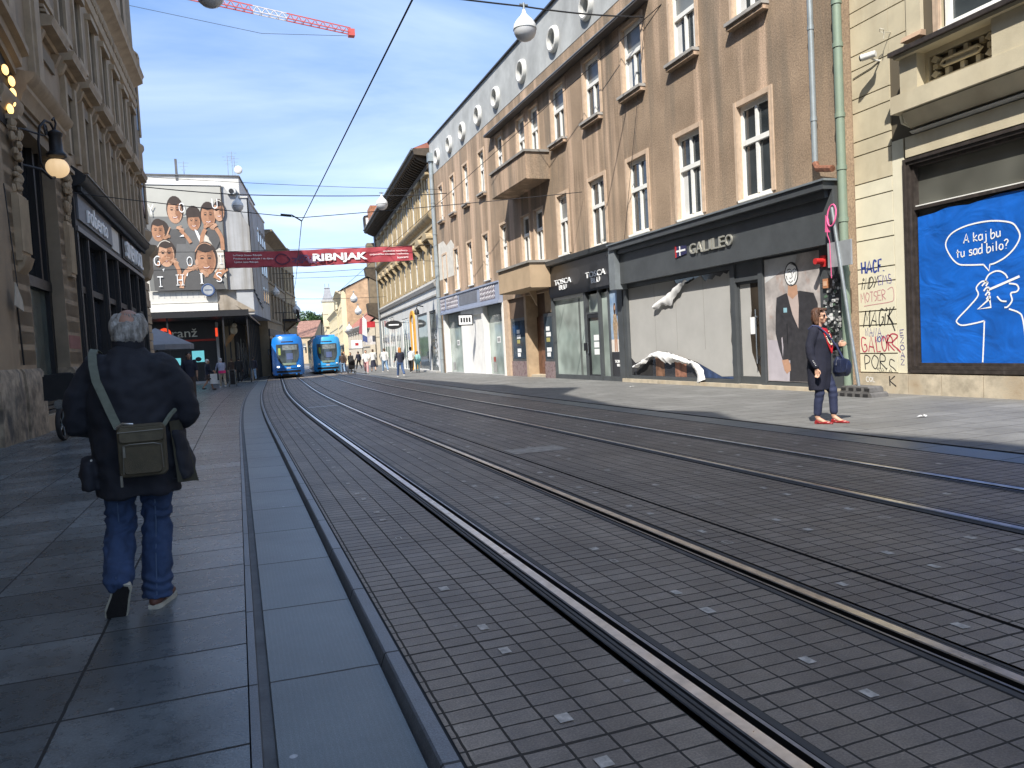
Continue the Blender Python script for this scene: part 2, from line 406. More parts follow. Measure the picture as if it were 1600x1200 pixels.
# worn lighter panel between the tracks
pm=MB(); 
for (a,b,c,d) in ((3.24,3.98,9.15,9.62),):
    pm.quad((a,c,gz(c)+.004),(b,c,gz(c)+.004),(b,d,gz(d)+.004),(a,d,gz(d)+.004),M('cover_plate',(.40,.35,.29),.7,var=.2,vs=12,bmp=.4,bs=80))
struct(obj('road_cover',pm,recalc=False))
dc=MB(); dx_=cx(22); dc.quad((1.72+dx_,21.9,gz(22)+.005),(2.55+dx_,21.9,gz(22)+.005),(2.55+dx_,22.08,gz(22)+.005),(1.72+dx_,22.08,gz(22)+.005),M('drain_grate',(.45,.44,.42),.4,.5,var=.2,vs=20)); struct(obj('track_drain',dc,recalc=False))
def rail(x, side, label):
    """grooved tram rail: head at x, groove on its inner side (side=+1 right, -1 left)"""
    def S(u): return x+side*u
    prof=[(-.088,0,-.083,.004,R_RUB),(-.083,.004,-.066,.003,R_RUB),(-.066,.003,-.063,-.006,R_RUB),(-.063,-.006,-.058,.004,R_RUB),(-.058,.004,-.042,.004,R_RUB),(-.042,.004,-.038,-.008,R_SIDE),(-.038,-.008,-.030,.006,R_SIDE),
      (-.030,.006,-.022,.012,R_LIP),(-.026,.012,.026,.013,R_HEAD),(.026,.013,.030,.008,R_HEAD),(.029,.008,.031,-.045,R_SIDE),(.031,-.045,.066,-.045,R_SIDE),(.066,-.045,.070,.006,R_SIDE),(.070,.006,.086,.007,R_LIP),(.086,.007,.090,-.006,R_SIDE),(.090,-.006,.096,.004,R_RUB),(.096,.004,.128,.004,R_RUB),(.128,.004,.134,-.006,R_RUB),(.134,-.006,.165,0,R_RUB)]
    segs=[(S(p[0]),p[1],S(p[2]),p[3],p[4]) for p in prof]
    o=strips('tram_rail',segs); tag(o,label,'rail','rails of the two tram tracks'); return o
rail(1.545+.025,1,'steel grooved tram rail nearest the kerb, left rail of the nearer track')
rail(2.70,-1,'steel grooved tram rail, right rail of the nearer track')
rail(4.715,1,'steel grooved tram rail, left rail of the farther track')
rail(5.835,-1,'steel grooved tram rail nearest the sunlit pavement, right rail of the farther track')
struct(strips('pavement_edge',[(6.87,0,6.885,-.015,P_DARKJ),(6.885,-.015,6.90,.002,P_DARKJ),(6.90,.002,7.335,.006,P_GUT),(7.335,.006,7.34,-.02,P_DARKJ),(7.34,-.02,7.41,-.02,P_DARKJ),(7.41,-.02,7.415,.008,P_DARKJ)]))
struct(strips('pavement_far',[(7.415,.008,16.5,.02,P_RSLAB)]))
# bits of paper
for (x,y,l) in ((10.6,19.6,'scrap of white paper lying on the pavement below the women poster'),(9.31,8.5,'scrap of white paper lying on the pavement nearest the blue poster window')):
    s=MB(); rr=random.Random(x)
    for k in range(3):
        a=rr.uniform(0,3); p=[( .05*math.cos(a+i*PI/2)*rr.uniform(.5,1)+k*.045-.05, .05*math.sin(a+i*PI/2)*rr.uniform(.5,1), .012+rr.uniform(0,.03)) for i in range(4)]
        s.add(p,[(0,1,2,3)],M('paper_scrap',(.8,.8,.78),.8,var=0))
    tag(obj('paper_scrap',s,None,(x,y,gz(y)+.012)),l,'litter')
# ---------------------------------------------------------------- right side: brown stucco house, local x = along street, y = out of the wall
STUC=M('brown_stucco',(.292,.208,.138),.92,var=.12,vs=.6,bmp=1.,bs=30,alt=(.352,.255,.172),streak=((.53,.375,.262),1.5,.07,.50,.64),streak2=((.165,.135,.10),1.3,.13,.52,.72),grain=(26,.30))
STUC2=M('pale_casing',(.52,.39,.28),.8,var=.1,vs=5,bmp=.3,bs=60)
GREYP=M('grey_render',(.42,.43,.42),.9,var=.16,vs=.8,bmp=.4,bs=30,streak=((.34,.345,.34),1.3,.3,.5,.75))
WHITE=M('white_frame',(.80,.79,.74),.5,var=.05,vs=8)
PANE=glass('window_pane',(.045,.055,.06),.05,.9)
PANEB=glass('blind_pane',(.20,.215,.215),.25,.5)
PANEG=glass('shop_pane',(.33,.385,.35),.12,.6)
SLATE=M('grey_shopfront',(.070,.076,.080),.45,var=.12,vs=2,bmp=.1,bs=30)
BLACKP=M('black_shopfront',(.016,.016,.019),.3,var=.15,vs=4)
DARK=M('dark_interior',(.022,.021,.021),.8,var=.2)
STONE=M('cream_plinth',(.50,.43,.32),.85,var=.2,vs=4,bmp=.5,bs=40,streak=((.34,.26,.17),2.,2.,.5,.75))
METAL=M('grey_metal',(.30,.33,.34),.45,.5,var=.1,vs=6)
STEEL=M('bright_steel',(.6,.6,.58),.3,1.,var=.05)
LETTER=M('white_letter',(.85,.85,.84),.5,var=0)
GOLDL=M('sign_letter',(.60,.58,.50),.35,.6,var=.05)
RUST=M('rusty_pipe',(.22,.09,.05),.8,var=.3,vs=20)
def hplane(mb,x0,x1,y0,y1,z,m): mb.quad((x0,y0,z),(x1,y0,z),(x1,y1,z),(x0,y1,z),m)
def window_parts(w,h,top=.4,cas=.12,sill=0.,two_top=True,blind=False,frame=.075,curtain=None):
    """returns meshes (frame, pane, casing, sill); origin at the middle of the opening's foot"""
    f=MB(); a=w/2; y0,y1=-.17,-.09
    f.box(-a,-a+frame,y0,y1,0,h,WHITE); f.box(a-frame,a,y0,y1,0,h,WHITE)
    f.box(-a+frame,a-frame,y0,y1,0,frame,WHITE); f.box(-a+frame,a-frame,y0,y1,h-frame*1.3,h,WHITE)
    zt=h*(1-top); f.box(-a+frame,a-frame,y0,y1+.03,zt-.06,zt+.06,WHITE)
    f.box(-.045,.045,y0,y1+.012,frame,zt-.06,WHITE)
    if two_top: f.box(-.04,.04,y0,y1+.008,zt+.06,h-frame*1.3,WHITE)
    p=MB(); hplane2=lambda x0,x1,z0,z1,m: p.box(x0,x1,-.150,-.142,z0,z1,m)
    hplane2(-a+frame*.8,a-frame*.8,frame*.8,zt,PANE); hplane2(-a+frame*.8,a-frame*.8,zt,h-frame,PANEB if blind else PANE)
    if curtain:
        for s in (-1,1):
            n=6; x0=s*(a-frame); ww=w*.2
            vs=[];fs=[]
            for i in range(n*2+1):
                t=i/(n*2); x=x0-s*ww*t
                vs+= [(x,-.1405+.006*(i%2),frame),(x,-.1405+.006*(i%2),zt-.05)]
            for i in range(n*2): fs.append((2*i,2*i+1,2*i+3,2*i+2))
            p.add(vs,fs,curtain)
    c=MB()
    if cas:
        c.box(-a-cas,-a,-.0,.035,0,h+cas,STUC2); c.box(a,a+cas,0,.035,0,h+cas,STUC2); c.box(-a,a,0,.033,h,h+cas,STUC2)
        c.box(-a-cas*.45,-a-cas*.15,.035,.048,0,h+cas*.85,STUC2); c.box(a+cas*.15,a+cas*.45,.035,.048,0,h+cas*.85,STUC2)
    s=MB()
    if sill>.08: s.box(-a-cas*.9,a+cas*.9,-.08,sill,-.09,-.01,M('sill_cap',(.35,.33,.30),.7)); s.box(-a-cas*.75,a+cas*.75,.0,sill-.05,-.2,-.09,STUC)
    else: s.box(-a-.02,a+.02,-.08,.07,-.06,-.002,WHITE)
    return f.mesh('window'),p.mesh('pane'),(c.mesh('casing') if cas else None),s.mesh('sill')
def put_window(parts,parent,x,y,z):
    w=link('window',parts[0],parent,(x,y,z)); link('pane',parts[1],w)
    if parts[2]: link('casing',parts[2],w)
    if parts[3]: link('sill',parts[3],w)
    return w
B=thing('brown_house','long three storey brown stucco house with a grey attic band of round windows','building',(12,0,0),PI/2)
NEAR=[15.55,18.37,21.2,24.03]; FAR=[36.52,39.30,41.93,44.5]
wn1=(1.18,2.28); wf=(.86,2.2)
holes=[]; put=[]
CURT=M('net_curtain',(.62,.62,.60),.9,var=.05)
W1=window_parts(1.2,2.27,.40,.13,0,True,False,.085); W1b=window_parts(1.2,2.27,.40,.13,0,True,False,.085,CURT)
W2=window_parts(1.2,2.02,.42,.13,.22,False,True,.085,CURT); W2c=window_parts(1.2,2.02,.42,.13,.22,False,True,.085)
W1f=window_parts(.88,2.22,.42,.11,0,False,False,.08,CURT); W2f=window_parts(.88,2.02,.42,.11,.2,False,True,.08)
W1m=window_parts(.95,2.22,.42,.12,0,False,True,.08); WB1=window_parts(.98,2.1,.38,.05,0,False,False,.09)
WB2=window_parts(.98,2.0,.45,.05,0,False,True,.09)
def hole(x,w,z,h): holes.append((x-w/2,x+w/2,z,z+h))
for i,x in enumerate(NEAR):
    hole(x,1.2,4.61,2.27); put.append((W1b if i in(1,) else W1,x,4.61)); hole(x,1.2,8.92,2.02); put.append((W2 if i<3 else W2c,x,8.92))
hole(26.97,.95,4.69,2.2); put.append((W1m,26.97,4.69)); hole(26.95,1.2,8.92,2.02); put.append((W2c,26.95,8.92))
for x in (29.43,30.93):
    hole(x,.98,4.72,2.1); put.append((WB1,x,4.72)); hole(x,.98,8.95,2.0); put.append((WB2,x,8.95))
hole(33.77,.88,4.70,2.2); put.append((W1f,33.77,4.70)); hole(33.77,.88,8.95,2.0); put.append((W2f,33.77,8.95))
for x in FAR:
    hole(x,.88,4.66,2.22); put.append((W1f,x,4.66)); hole(x,.88,8.92,2.02); put.append((W2f,x,8.92))
wl=MB()
wl.wall(12.76,46.6,-.4,11.93,holes+[(28.5,33.95,-.4,3.45),(13.45,28.4,-.4,4.3),(34.4,45.4,-.4,4.4)],0,STUC,.24,STUC2)
OC=[24.05,26.95,30.35,33.75,36.5,39.3,41.92,44.65]+[21.2,18.3,15.4]
wl.wall(12.76,46.6,11.93,14.0,[(x-.5,x+.5,12.17,13.17) for x in OC],.012,GREYP,.03,GREYP)
for x in OC:
    n=24; inner=[(x+.34*math.cos(2*PI*k/n),12.67+.34*math.sin(2*PI*k/n)) for k in range(n)]
    outer=[]
    for k in range(n):
        c,s=math.cos(2*PI*k/n),math.sin(2*PI*k/n); q=.5/max(abs(c),abs(s)); outer.append((x+q*c,12.67+q*s))
    wl.add([(p[0],.012,p[1]) for p in inner+outer]+[(p[0],-.36,p[1]) for p in inner],[(k,(k+1)%n,n+(k+1)%n,n+k) for k in range(n)]+[(k,2*n+k,2*n+(k+1)%n,(k+1)%n) for k in range(n)],GREYP)
wl.quad((12.76,0,-.4),(12.76,-12,-.4),(12.76,-12,14),(12.76,0,14),STUC); wl.quad((46.6,0,-.4),(46.6,-12,-.4),(46.6,-12,14),(46.6,0,14),STUC)
wl.quad((12.76,-12,-.4),(46.6,-12,-.4),(46.6,-12,14),(12.76,-12,14),STUC)
obj('wall',wl,B)
rf=MB(); rf.box(12.7,46.65,-12.1,.10,14.0,14.06,M('dark_coping',(.06,.06,.062),.5,.3)); obj('roof',rf,B)
ev=MB(); ev.box(20.1,34.95,0,.34,11.16,11.22,M('thin_eave',(.09,.08,.075),.7)); ev.box(20.1,34.95,0,.36,11.222,11.25,METAL); obj('eave',ev,B)
for x in OC:
    r=MB(); r.lathe((x,0,12.67),[(.335,.014),(.345,.15),(.38,.17),(.44,.15),(.475,.09),(.485,.014)],M('round_window_ring',(.62,.61,.57),.8,var=.06),28,'y',False); 
    o=obj('round_window',r,B); p=MB(); p.disc((x,12.67),.335,.335,-.352,PANE,24); p.box(x-.02,x+.02,-.35,-.33,12.34,13.0,METAL); obj('pane',p,o,recalc=False)
for P,x,z in put: put_window(P,B,x,0,z)
for (z0,z1,nm) in ((7.75,8.87,1),(3.56,4.62,2)):
    b=MB(); x0,x1=(28.05,32.26) if nm==1 else (28.2,31.98)
    BM=STUC if nm==1 else M('beige_balcony',(.45,.33,.21),.85,var=.08,vs=1.5,bmp=.3)
    b.prism_x([(0,z0+.0),(.97,z0),(1.0,z0+.03),(1.0,z1-.09),(0,z1-.09)],x0,x1,BM)
    b.box(x0-.06,x1+.06,0,1.07,z1-.09,z1,M('balcony_cap',(.28,.26,.23),.8))
    if nm==2: b.prism_x([(0,2.95),(.32,3.56),(0,3.56)],30.1,30.22,M('beige_balcony',(.45,.33,.21)))
    obj('balcony',b,B)
pp=MB(); pp.prism([(42.3,5.5),(45.95,5.5),(45.8,7.7),(44.6,7.72),(43.9,7.35),(42.9,7.55),(42.3,7.2)],.0,.006,M('bare_plaster_patch',(.60,.57,.50),.9,var=.1,vs=3))
obj('plaster_patch',pp,B)
# down pipes
for (x,r,z0,z1,m,nm) in ((13.4,.062,4.85,14.1,M('zinc_pipe',(.36,.40,.41),.4,.4,var=.08,vs=3),'zinc'),(46.0,.13,-.2,12.9,M('zinc_pipe',(.36,.40,.41)),'zinc')):
    p=MB(); p.tube([(x,.12,z0),(x,.12,z1)],r,m,10)
    for k in range(int((z1-z0)/1.9)): p.tube([(x,.12,z0+.9+k*1.9),(x,.12,z0+.98+k*1.9)],r*1.18,m,10)
    if x<20: p.tube([(x,.12,z0+.02),(x-.1,.15,z0-.12),(x-.55,.17,z0-.22)],.07,RUST,8)
    else: p.box(x-.2,x+.2,.0,.3,12.7,13.2,m)
    obj('down_pipe',p,B)
gp=MB(); PAT=M('green_pipe',(.30,.39,.30),.6,.2,var=.18,vs=5,alt=(.24,.30,.22),streak=((.20,.13,.08),3.,.8,.62,.8))
gp.tube([(12.63,.14,-.05),(12.63,.14,14.5)],.088,PAT,12)
for z in (1.0,2.4,3.5,4.55,5.6,7.0,7.85,9.2): gp.tube([(12.63,.14,z),(12.63,.14,z+.09)],.103,PAT,12)
obj('down_pipe',gp,B)
# ---- Galileo shop
gs_=MB(); gs_.box(12.78,22.45,0,.26,3.1,4.2,SLATE); gs_.box(12.78,22.45,0,.50,4.2,4.36,SLATE); gs_.box(12.72,22.5,0,.54,4.36,4.40,METAL); gs_.box(12.9,22.4,.26,.36,4.05,4.2,SLATE)
gs_.box(22.15,22.55,0,.45,2.95,4.42,M('grey_bracket',(.19,.21,.22),.5)); 
fa=obj('shop_fascia',gs_,B)
lt=MB()
x=18.06
for ch,wd in zip('GALILEO',(1.1,1.05,.95,.5,.95,.95,1.1)):
    u=wd*.295; x1=x-u+.045
    lt.text(ch,x,x1,3.53,3.81,.27,.04,GOLDL,bold=.004)
    if ch=='I': lt.box((x+x1)/2-.055,(x+x1)/2+.055,.27,.31,3.53,3.548,GOLDL); lt.box((x+x1)/2-.055,(x+x1)/2+.055,.27,.31,3.792,3.81,GOLDL)
    x-=u
obj('lettering',lt,fa)
fl=MB(); RED=M('sign_red',(.45,.03,.03),.5,var=0); NAVY=M('sign_navy',(.03,.03,.09),.5,var=0)
fl.prism([(18.8,3.53),(18.24,3.58),(18.24,3.8),(18.8,3.86)],.27,.285,NAVY); fl.prism([(18.8,3.53),(18.72,3.537),(18.72,3.85),(18.8,3.86)],.286,.29,RED)
fl.box(18.28,18.74,.2865,.291,3.67,3.72,LETTER); fl.box(18.52,18.57,.292,.295,3.56,3.82,LETTER); obj('flag_emblem',fl,fa)
sf=MB()
for a,b in ((22.22,22.4),(16.47,16.66),(15.38,15.54),(12.78,13.45)): sf.box(a,b,-.12,.06,-.3,3.1,SLATE)
sf.box(16.66,22.22,-.12,.04,.06,.16,SLATE); sf.box(16.66,22.22,-.12,.04,2.98,3.1,SLATE); sf.box(15.54,16.47,-.12,.04,2.62,2.72,SLATE); sf.box(15.54,16.47,-.1,.02,2.72,3.1,SLATE); sf.box(13.45,15.38,-.12,.03,.02,.14,SLATE); sf.box(13.45,15.38,-.1,-.02,.14,3.1,SLATE)
obj('shop_frame',sf,B)
st=MB(); st.box(12.76,22.6,-.1,.12,-.35,.06,STONE); obj('doorstep',st,B)
GIN=M('display_photo',(.10,.075,.06),.5,var=.5,vs=1.5,alt=(.32,.20,.14))
sw=MB(); sw.box(16.66,22.22,-.06,-.05,.16,2.98,glass('dark_shop_pane',(.05,.05,.055),.08)); 
for a,b,m in ((21.9,20.9,DARK),(20.7,20.2,M('brown_photo',(.23,.12,.07),.5,var=.3,vs=6)),(19.6,19.0,M('brown_photo2',(.30,.14,.09),.5,var=.3,vs=6)),(18.4,16.75,M('blue_photo',(.05,.08,.17),.5,var=.3,vs=4))): sw.box(b,a,-.05,-.046,.17,.9,m)
shopw=obj('shop_window',sw,B)
dr=MB(); dr.box(16.41,16.47,-.1,-.03,.06,2.62,SLATE); dr.box(15.54,15.62,-.1,-.03,.06,2.62,SLATE); dr.box(15.62,16.41,-.1,-.03,.06,.24,SLATE); dr.box(15.62,16.41,-.1,-.03,2.56,2.62,SLATE)
dor=obj('door',dr,B); p=MB(); p.box(15.62,16.41,-.07,-.062,.24,2.56,glass('door_pane',(.05,.04,.03),.1))
PAPER=M('grey_lining_paper',(.42,.41,.385),.75,var=.05,vs=1.2,bmp=.12,bs=3)
p.prism([(16.40,.25),(15.72,.25),(15.86,.5),(16.02,.85),(16.06,1.3),(15.98,1.9),(16.0,2.55),(16.40,2.55)],-.0615,-.058,PAPER)
p.box(15.85,16.04,-.0575,-.055,1.3,1.72,LETTER); p.prism([(15.66,.5),(15.83,.62),(15.85,.95),(15.74,.7)],-.057,-.053,DARK); obj('pane',p,dor)
h=MB(); h.tube([(15.68,.06,.58),(15.68,.06,1.9)],.017,STEEL); [h.tube([(15.68,.06,z),(15.68,-.05,z)],.012,STEEL) for z in (.75,1.72)]; h.tube([(15.60,.06,1.72),(15.68,.06,1.72)],.012,STEEL); obj('handle',h,dor)
# torn paper lining: things that could be lifted away
tp=MB()
main=[(22.20,.72),(22.20,2.96),(19.45,2.97),(19.40,2.88),(18.75,2.80),(18.1,2.97),(18.0,2.86),(17.88,2.78),(17.75,2.84),(17.55,2.80),(17.4,2.90),(17.2,2.84),(17.05,2.93),(16.9,2.88),(16.80,2.96),(16.78,2.4),(16.83,1.9),(16.79,1.5),(16.84,1.15),(16.78,.9),(16.82,.6),(16.78,.24),(17.3,.22),(17.9,.42),(18.45,.60),(19.2,.74),(20.0,.90),(20.6,.90),(21.1,.78),(21.6,.62),(21.95,.56)]
tp.prism(main,-.045,-.040,PAPER)
WP=M('white_paper_back',(.75,.74,.72),.7,var=.06,vs=3,bmp=.2,bs=6)
def curl(pts,bulge,m):
    h=len(pts)//2; q=random.Random(len(pts)); A_=pts[:h]; B_=[pts[len(pts)-1-i] for i in range(h)]; sub_=5
    AA=[];BB=[]
    for i in range(h-1):
        for k in range(sub_):
            t=k/sub_; j=lambda:q.uniform(-.035,.035)
            AA.append((A_[i][0]*(1-t)+A_[i+1][0]*t,A_[i][1]*(1-t)+A_[i+1][1]*t+j()*.5)); BB.append((B_[i][0]*(1-t)+B_[i+1][0]*t+j(),B_[i][1]*(1-t)+B_[i+1][1]*t+j()*1.5))
    AA.append(A_[-1]); BB.append(B_[-1]); n=len(AA); vs=[];fs=[]
    for i in range(n):
        a=AA[i]; b=BB[i]
        for k in range(5):
            t=k/4; vs.append((a[0]+(b[0]-a[0])*t,.0+bulge*math.sin(PI*(t*.75+.15))+.02*math.sin(i*.42)+.008*math.sin(i*1.9+k),a[1]+(b[1]-a[1])*t))
    for i in range(n-1):
        for k in range(4): fs.append((i*5+k,i*5+k+1,(i+1)*5+k+1,(i+1)*5+k))
    tp.add(vs,fs,m)
curl([(18.6,2.96),(19.1,2.84),(19.65,2.62),(20.18,2.44),(20.52,2.32),(20.46,2.18),(20.05,2.30),(19.65,2.24),(19.05,2.62),(18.68,2.86)],.09,WP)
curl([(22.0,.44),(21.6,.55),(21.3,.66),(20.9,.83),(20.4,.92),(19.9,.90),(19.3,.78),(18.8,.69),(18.4,.60),(18.0,.40),(17.9,.14),(18.34,-.02),(18.36,.30),(18.7,.55),(19.0,.58),(19.35,.60),(19.66,.55),(20.0,.58),(20.3,.74),(20.7,.80),(21.1,.60),(21.7,.46)],.12,WP)
for xx in (20.6,19.4,18.0): tp.box(xx-.004,xx+.004,-.041,-.0365,.95,2.9,M('paper_seam',(.22,.21,.19),.8))
t=obj('torn_paper',tp,None,(12,0,0),PI/2); tag(t,'grey lining paper torn open at foot and top inside the large grey shop window','paper')
# ---- Tosca shop
ts=MB(); ts.prism_x([(0,3.1),(.10,3.1),(.14,3.3),(.14,4.3),(0,4.3)],22.86,28.4,BLACKP); ts.prism_x([(0,4.3),(.32,4.36),(.36,4.52),(0,4.52)],22.7,28.5,SLATE)
for k,(c,r) in enumerate(((25.9,.5),(23.9,.75),(27.3,.42))): ts.disc((c,3.18 if k==1 else 3.75),r,r*.62,.142,M('fascia_swirl',(.026,.026,.029),.35,var=0),20,0 if k==1 else .4,PI if k==1 else 5.)
tfa=obj('shop_fascia',ts,B)
for a,b,z in ((27.75,26.2,3.56),(24.92,23.38,3.56)):
    tl=MB()
    tl.text('TOSCA',a,b,z+.0,z+.2,.15,.03,LETTER); tl.text('BLU',a-(a-b)*.28,b+(a-b)*.28,z-.21,z-.03,.15,.03,LETTER)
    obj('lettering',tl,tfa)
tf=MB()
for a,b in ((28.34,28.5),(25.3,25.46),(24.2,24.32),(23.5,23.56),(22.5,22.86)): tf.box(a,b,-.14,.05,-.3,3.1,SLATE)
tf.box(22.86,28.34,-.14,.03,-.1,.10,SLATE); tf.box(25.46,28.34,-.14,.0,3.0,3.1,WHITE); tf.box(24.32,25.3,-.12,.0,2.28,2.36,SLATE); obj('shop_frame',tf,B)
tw=MB(); tw.box(25.46,28.34,-.08,-.07,.1,3.0,PANEG); tw.prism([(28.3,2.9),(26.6,1.3),(25.9,.4),(25.6,.4),(25.6,2.9)],-.069,-.066,glass('shop_pane_pale',(.37,.42,.385),.12,.6)); tw.box(26.0,26.16,-.065,-.06,.1,2.95,M('inner_post',(.12,.13,.12),.5)); obj('shop_window',tw,B)
tw=MB(); tw.box(23.56,24.2,-.08,-.07,.1,3.0,PANEG); obj('shop_window',tw,B)
td=MB(); td.box(25.22,25.3,-.1,.0,0,2.3,BLACKP); td.box(24.32,24.40,-.1,.0,0,2.3,BLACKP); td.box(24.40,25.22,-.1,.0,0,.14,BLACKP); td.box(24.40,25.22,-.1,0,2.16,2.3,BLACKP)
tdo=obj('door',td,B); p=MB(); p.box(24.40,25.22,-.07,-.06,.14,2.16,glass('green_pane',(.22,.27,.245),.12,.6)); p.box(24.40,25.22,-.07,-.06,2.36,3.0,PANEG)
for z in (1.35,1.1,.85): p.box(24.55,24.95,-.059,-.056,z,z+.2,LETTER)
obj('pane',p,tdo); h=MB(); h.box(25.3,25.46,.05,.12,1.0,1.28,BLACKP); h.tube([(25.25,.05,.9),(25.25,.05,1.3)],.015,STEEL); obj('handle',h,tdo)
# poster of two women and dark panel below
SKIN1=M('print_skin',(.50,.29,.19),.5,var=.08,vs=8); HAIRP=M('print_hair',(.07,.035,.02),.5,var=.1)
wp=MB(); wp.box(22.55,23.5,-.03,-.015,.93,3.0,M('print_sky',(.20,.33,.55),.4,var=.12,vs=2,alt=(.42,.52,.62))); wp.box(22.55,23.5,-.0145,-.014,.93,1.35,M('print_white',(.75,.70,.64),.4,var=.1))
for c,hh in ((23.18,2.42),(22.85,2.46)):
    wp.poly([(c+.13,1.35),(c-.13,1.35),(c-.16,1.9),(c-.1,2.2),(c+.1,2.2),(c+.17,1.85)],-.0135,M('print_coat',(.42,.30,.19),.5,var=.3,vs=10)); wp.poly([(c+.11,.94),(c+.02,.94),(c,1.36),(c+.1,1.36)],-.013,SKIN1); wp.poly([(c-.11,.94),(c-.02,.94),(c,1.36),(c-.1,1.36)],-.013,SKIN1)
    wp.disc((c,hh-.04),.085,.2,-.0128,HAIRP); wp.disc((c,hh),.055,.085,-.0124,SKIN1)
tag(obj('poster',wp,None,(12,0,0),PI/2,recalc=False),'tall poster of two women in beige coats against blue sky','poster')
dp=MB(); dp.box(22.55,23.5,-.03,-.012,.1,.925,M('dark_panel',(.035,.035,.04),.4)); o=obj('sign_panel',dp,B); dl=MB(); dl.text('TOSCA',23.3,22.75,.56,.66,-.012,.012,LETTER,bold=.02); dl.text('BLU',23.16,22.9,.44,.53,-.012,.012,LETTER,bold=.02); obj('lettering',dl,o)
# ---- entrance under the lower balcony
en=MB(); BRW=M('brown_recess',(.16,.105,.07),.85,var=.15,vs=2)
en.box(28.5,33.95,-.62,-.56,-.3,3.5,BRW); en.box(31.46,31.7,-.56,.0,-.3,3.45,M('beige_pier',(.45,.33,.21))); en.box(33.86,34.4,-.5,.01,-.3,3.45,STUC2); en.box(28.4,29.4,-.5,-.06,2.6,3.5,M('beige_pier2',(.45,.33,.21),.85)); en.box(28.45,34.4,-.56,-.1,-.35,.02,STONE)
en.box(31.7,33.86,-.5,-.1,2.55,3.45,BRW)
obj('entrance_recess',en,B)
TILE=M('scrawled_tile',(.42,.33,.26),.5,var=.35,vs=14,alt=(.30,.22,.24),streak=((.14,.08,.09),9.,9.,.52,.62))
for a,b,d in ((31.72,33.84,-.08),(28.38,29.42,.06)):
    dcase=MB(); dcase.box(a,b,-.4,d,-.2,.6,TILE); dcase.box(a+.04,b-.04,-.4,d-.02,.6,2.55,SLATE); o=obj('display_case',dcase,B)
    p=MB(); p.box(a+.14,b-.14,d-.02,d-.012,.72,2.42,glass('case_pane',(.06,.08,.10),.08))
    for k,z in enumerate((1.85,1.62,1.4,1.0,.8)): p.box((a+b)/2-.12-.1*(k%2),(a+b)/2+.25,d-.012,d-.008,z,z+.17,LETTER if k!=2 else M('yellow_paper',(.4,.36,.12),.6))
    obj('pane',p,o)
ed=MB(); ed.box(29.45,31.42,-.55,-.47,.02,2.5,M('house_door',(.13,.06,.035),.5,var=.25,vs=6)); ed.box(30.0,31.0,-.47,-.455,.3,1.2,M('house_door2',(.17,.08,.05),.5,var=.3,vs=6)); ed.box(30.0,31.0,-.47,-.455,1.4,2.3,M('house_door2',(.17,.08,.05)))
edo=obj('door',ed,B); h=MB(); h.tube([(29.75,-.40,1.0),(29.75,-.40,1.25)],.025,STEEL); obj('handle',h,edo)
# ---- white shop at the far end
WSH=M('white_shopfront',(.74,.73,.70),.6,var=.06,vs=2); BLUEG=M('blue_grey_fascia',(.30,.34,.44),.5,var=.08,vs=3)
wf_=MB(); wf_.box(34.42,45.5,0,.18,3.38,4.42,BLUEG); wf_.box(34.42,45.5,.18,.24,3.38,3.5,BLUEG); wf_.box(34.42,45.5,.18,.23,4.34,4.42,BLUEG); wfo=obj('shop_fascia',wf_,B)
la=MB()
LAT=M('lattice_white',(.66,.66,.68),.6); LATD=M('lattice_back',(.10,.06,.09),.7)
for a,b in ((44.4,45.4),(41.6,44.1),(35.05,37.45)):
    la.box(a,b,.18,.185,3.62,4.28,LATD); n=int((b-a)/.22)
    for i in range(n):
        for j in range(3):
            c=(a+(i+.5)*(b-a)/n,3.62+.11+j*.22); r=.11
            la.prism([(c[0]-r,c[1]),(c[0],c[1]-r),(c[0]+r,c[1]),(c[0],c[1]+r)],.186,.20,LAT); la.prism([(c[0]-r*.5,c[1]),(c[0],c[1]-r*.5),(c[0]+r*.5,c[1]),(c[0],c[1]+r*.5)],.2,.203,LATD)
la.box(37.9,41.3,.18,.19,3.66,4.28,M('sign_board',(.17,.18,.21),.5,var=.1)); obj('lattice_panel',la,wfo)
wsf=MB()
for a,b in ((45.2,45.5),(41.35,41.62),(37.5,37.8),(34.42,34.6)): wsf.box(a,b,-.3,.05,-.35,3.38,WSH)
wsf.box(34.6,45.2,-.5,-.36,-.35,3.4,WSH); wsf.box(37.8,41.35,-.36,.03,3.05,3.38,WSH); wsf.box(37.8,39.5,-.36,-.1,-.3,3.05,WSH); wsf.box(39.6,41.35,-.36,-.2,-.3,3.05,WSH)
wsf.box(34.6,45.2,-.36,.06,-.35,-.06,M('grey_foot',(.3,.3,.29),.7)); obj('shop_frame',wsf,B)
for a,b in ((34.6,37.5),(41.62,45.2)):
    p=MB(); p.box(a,b,-.26,-.25,-.06,3.38,PANEG); p.box(a,b,-.24,-.2,2.9,3.38,M('grey_blind',(.24,.26,.24),.6)); p.box((a+b)/2-.25,(a+b)/2+.25,-.245,-.24,1.5,1.8,LETTER); p.box((a+b)/2-.2,(a+b)/2+.2,-.24,-.237,1.55,1.75,M('sticker_grey',(.3,.3,.3),.6)); 
    p.box(b-.9,b-.4,-.245,-.235,.05,.5,M('box_grey',(.28,.28,.27),.6)); p.box(b-.8,b-.5,-.235,-.23,.55,.8,M('box_red',(.3,.06,.05),.6)) if a<40 else None
    obj('shop_window',p,B)
hs=MB(); hs.box(39.15,39.19,.1,.92,2.5,3.1,BLACKP); hs.box(39.14,39.20,.15,.87,2.56,3.04,LETTER); hs.tube([(39.17,0,3.0),(39.17,.12,3.0)],.02,BLACKP)
hso=obj('hanging_sign',hs,B); hl=MB()
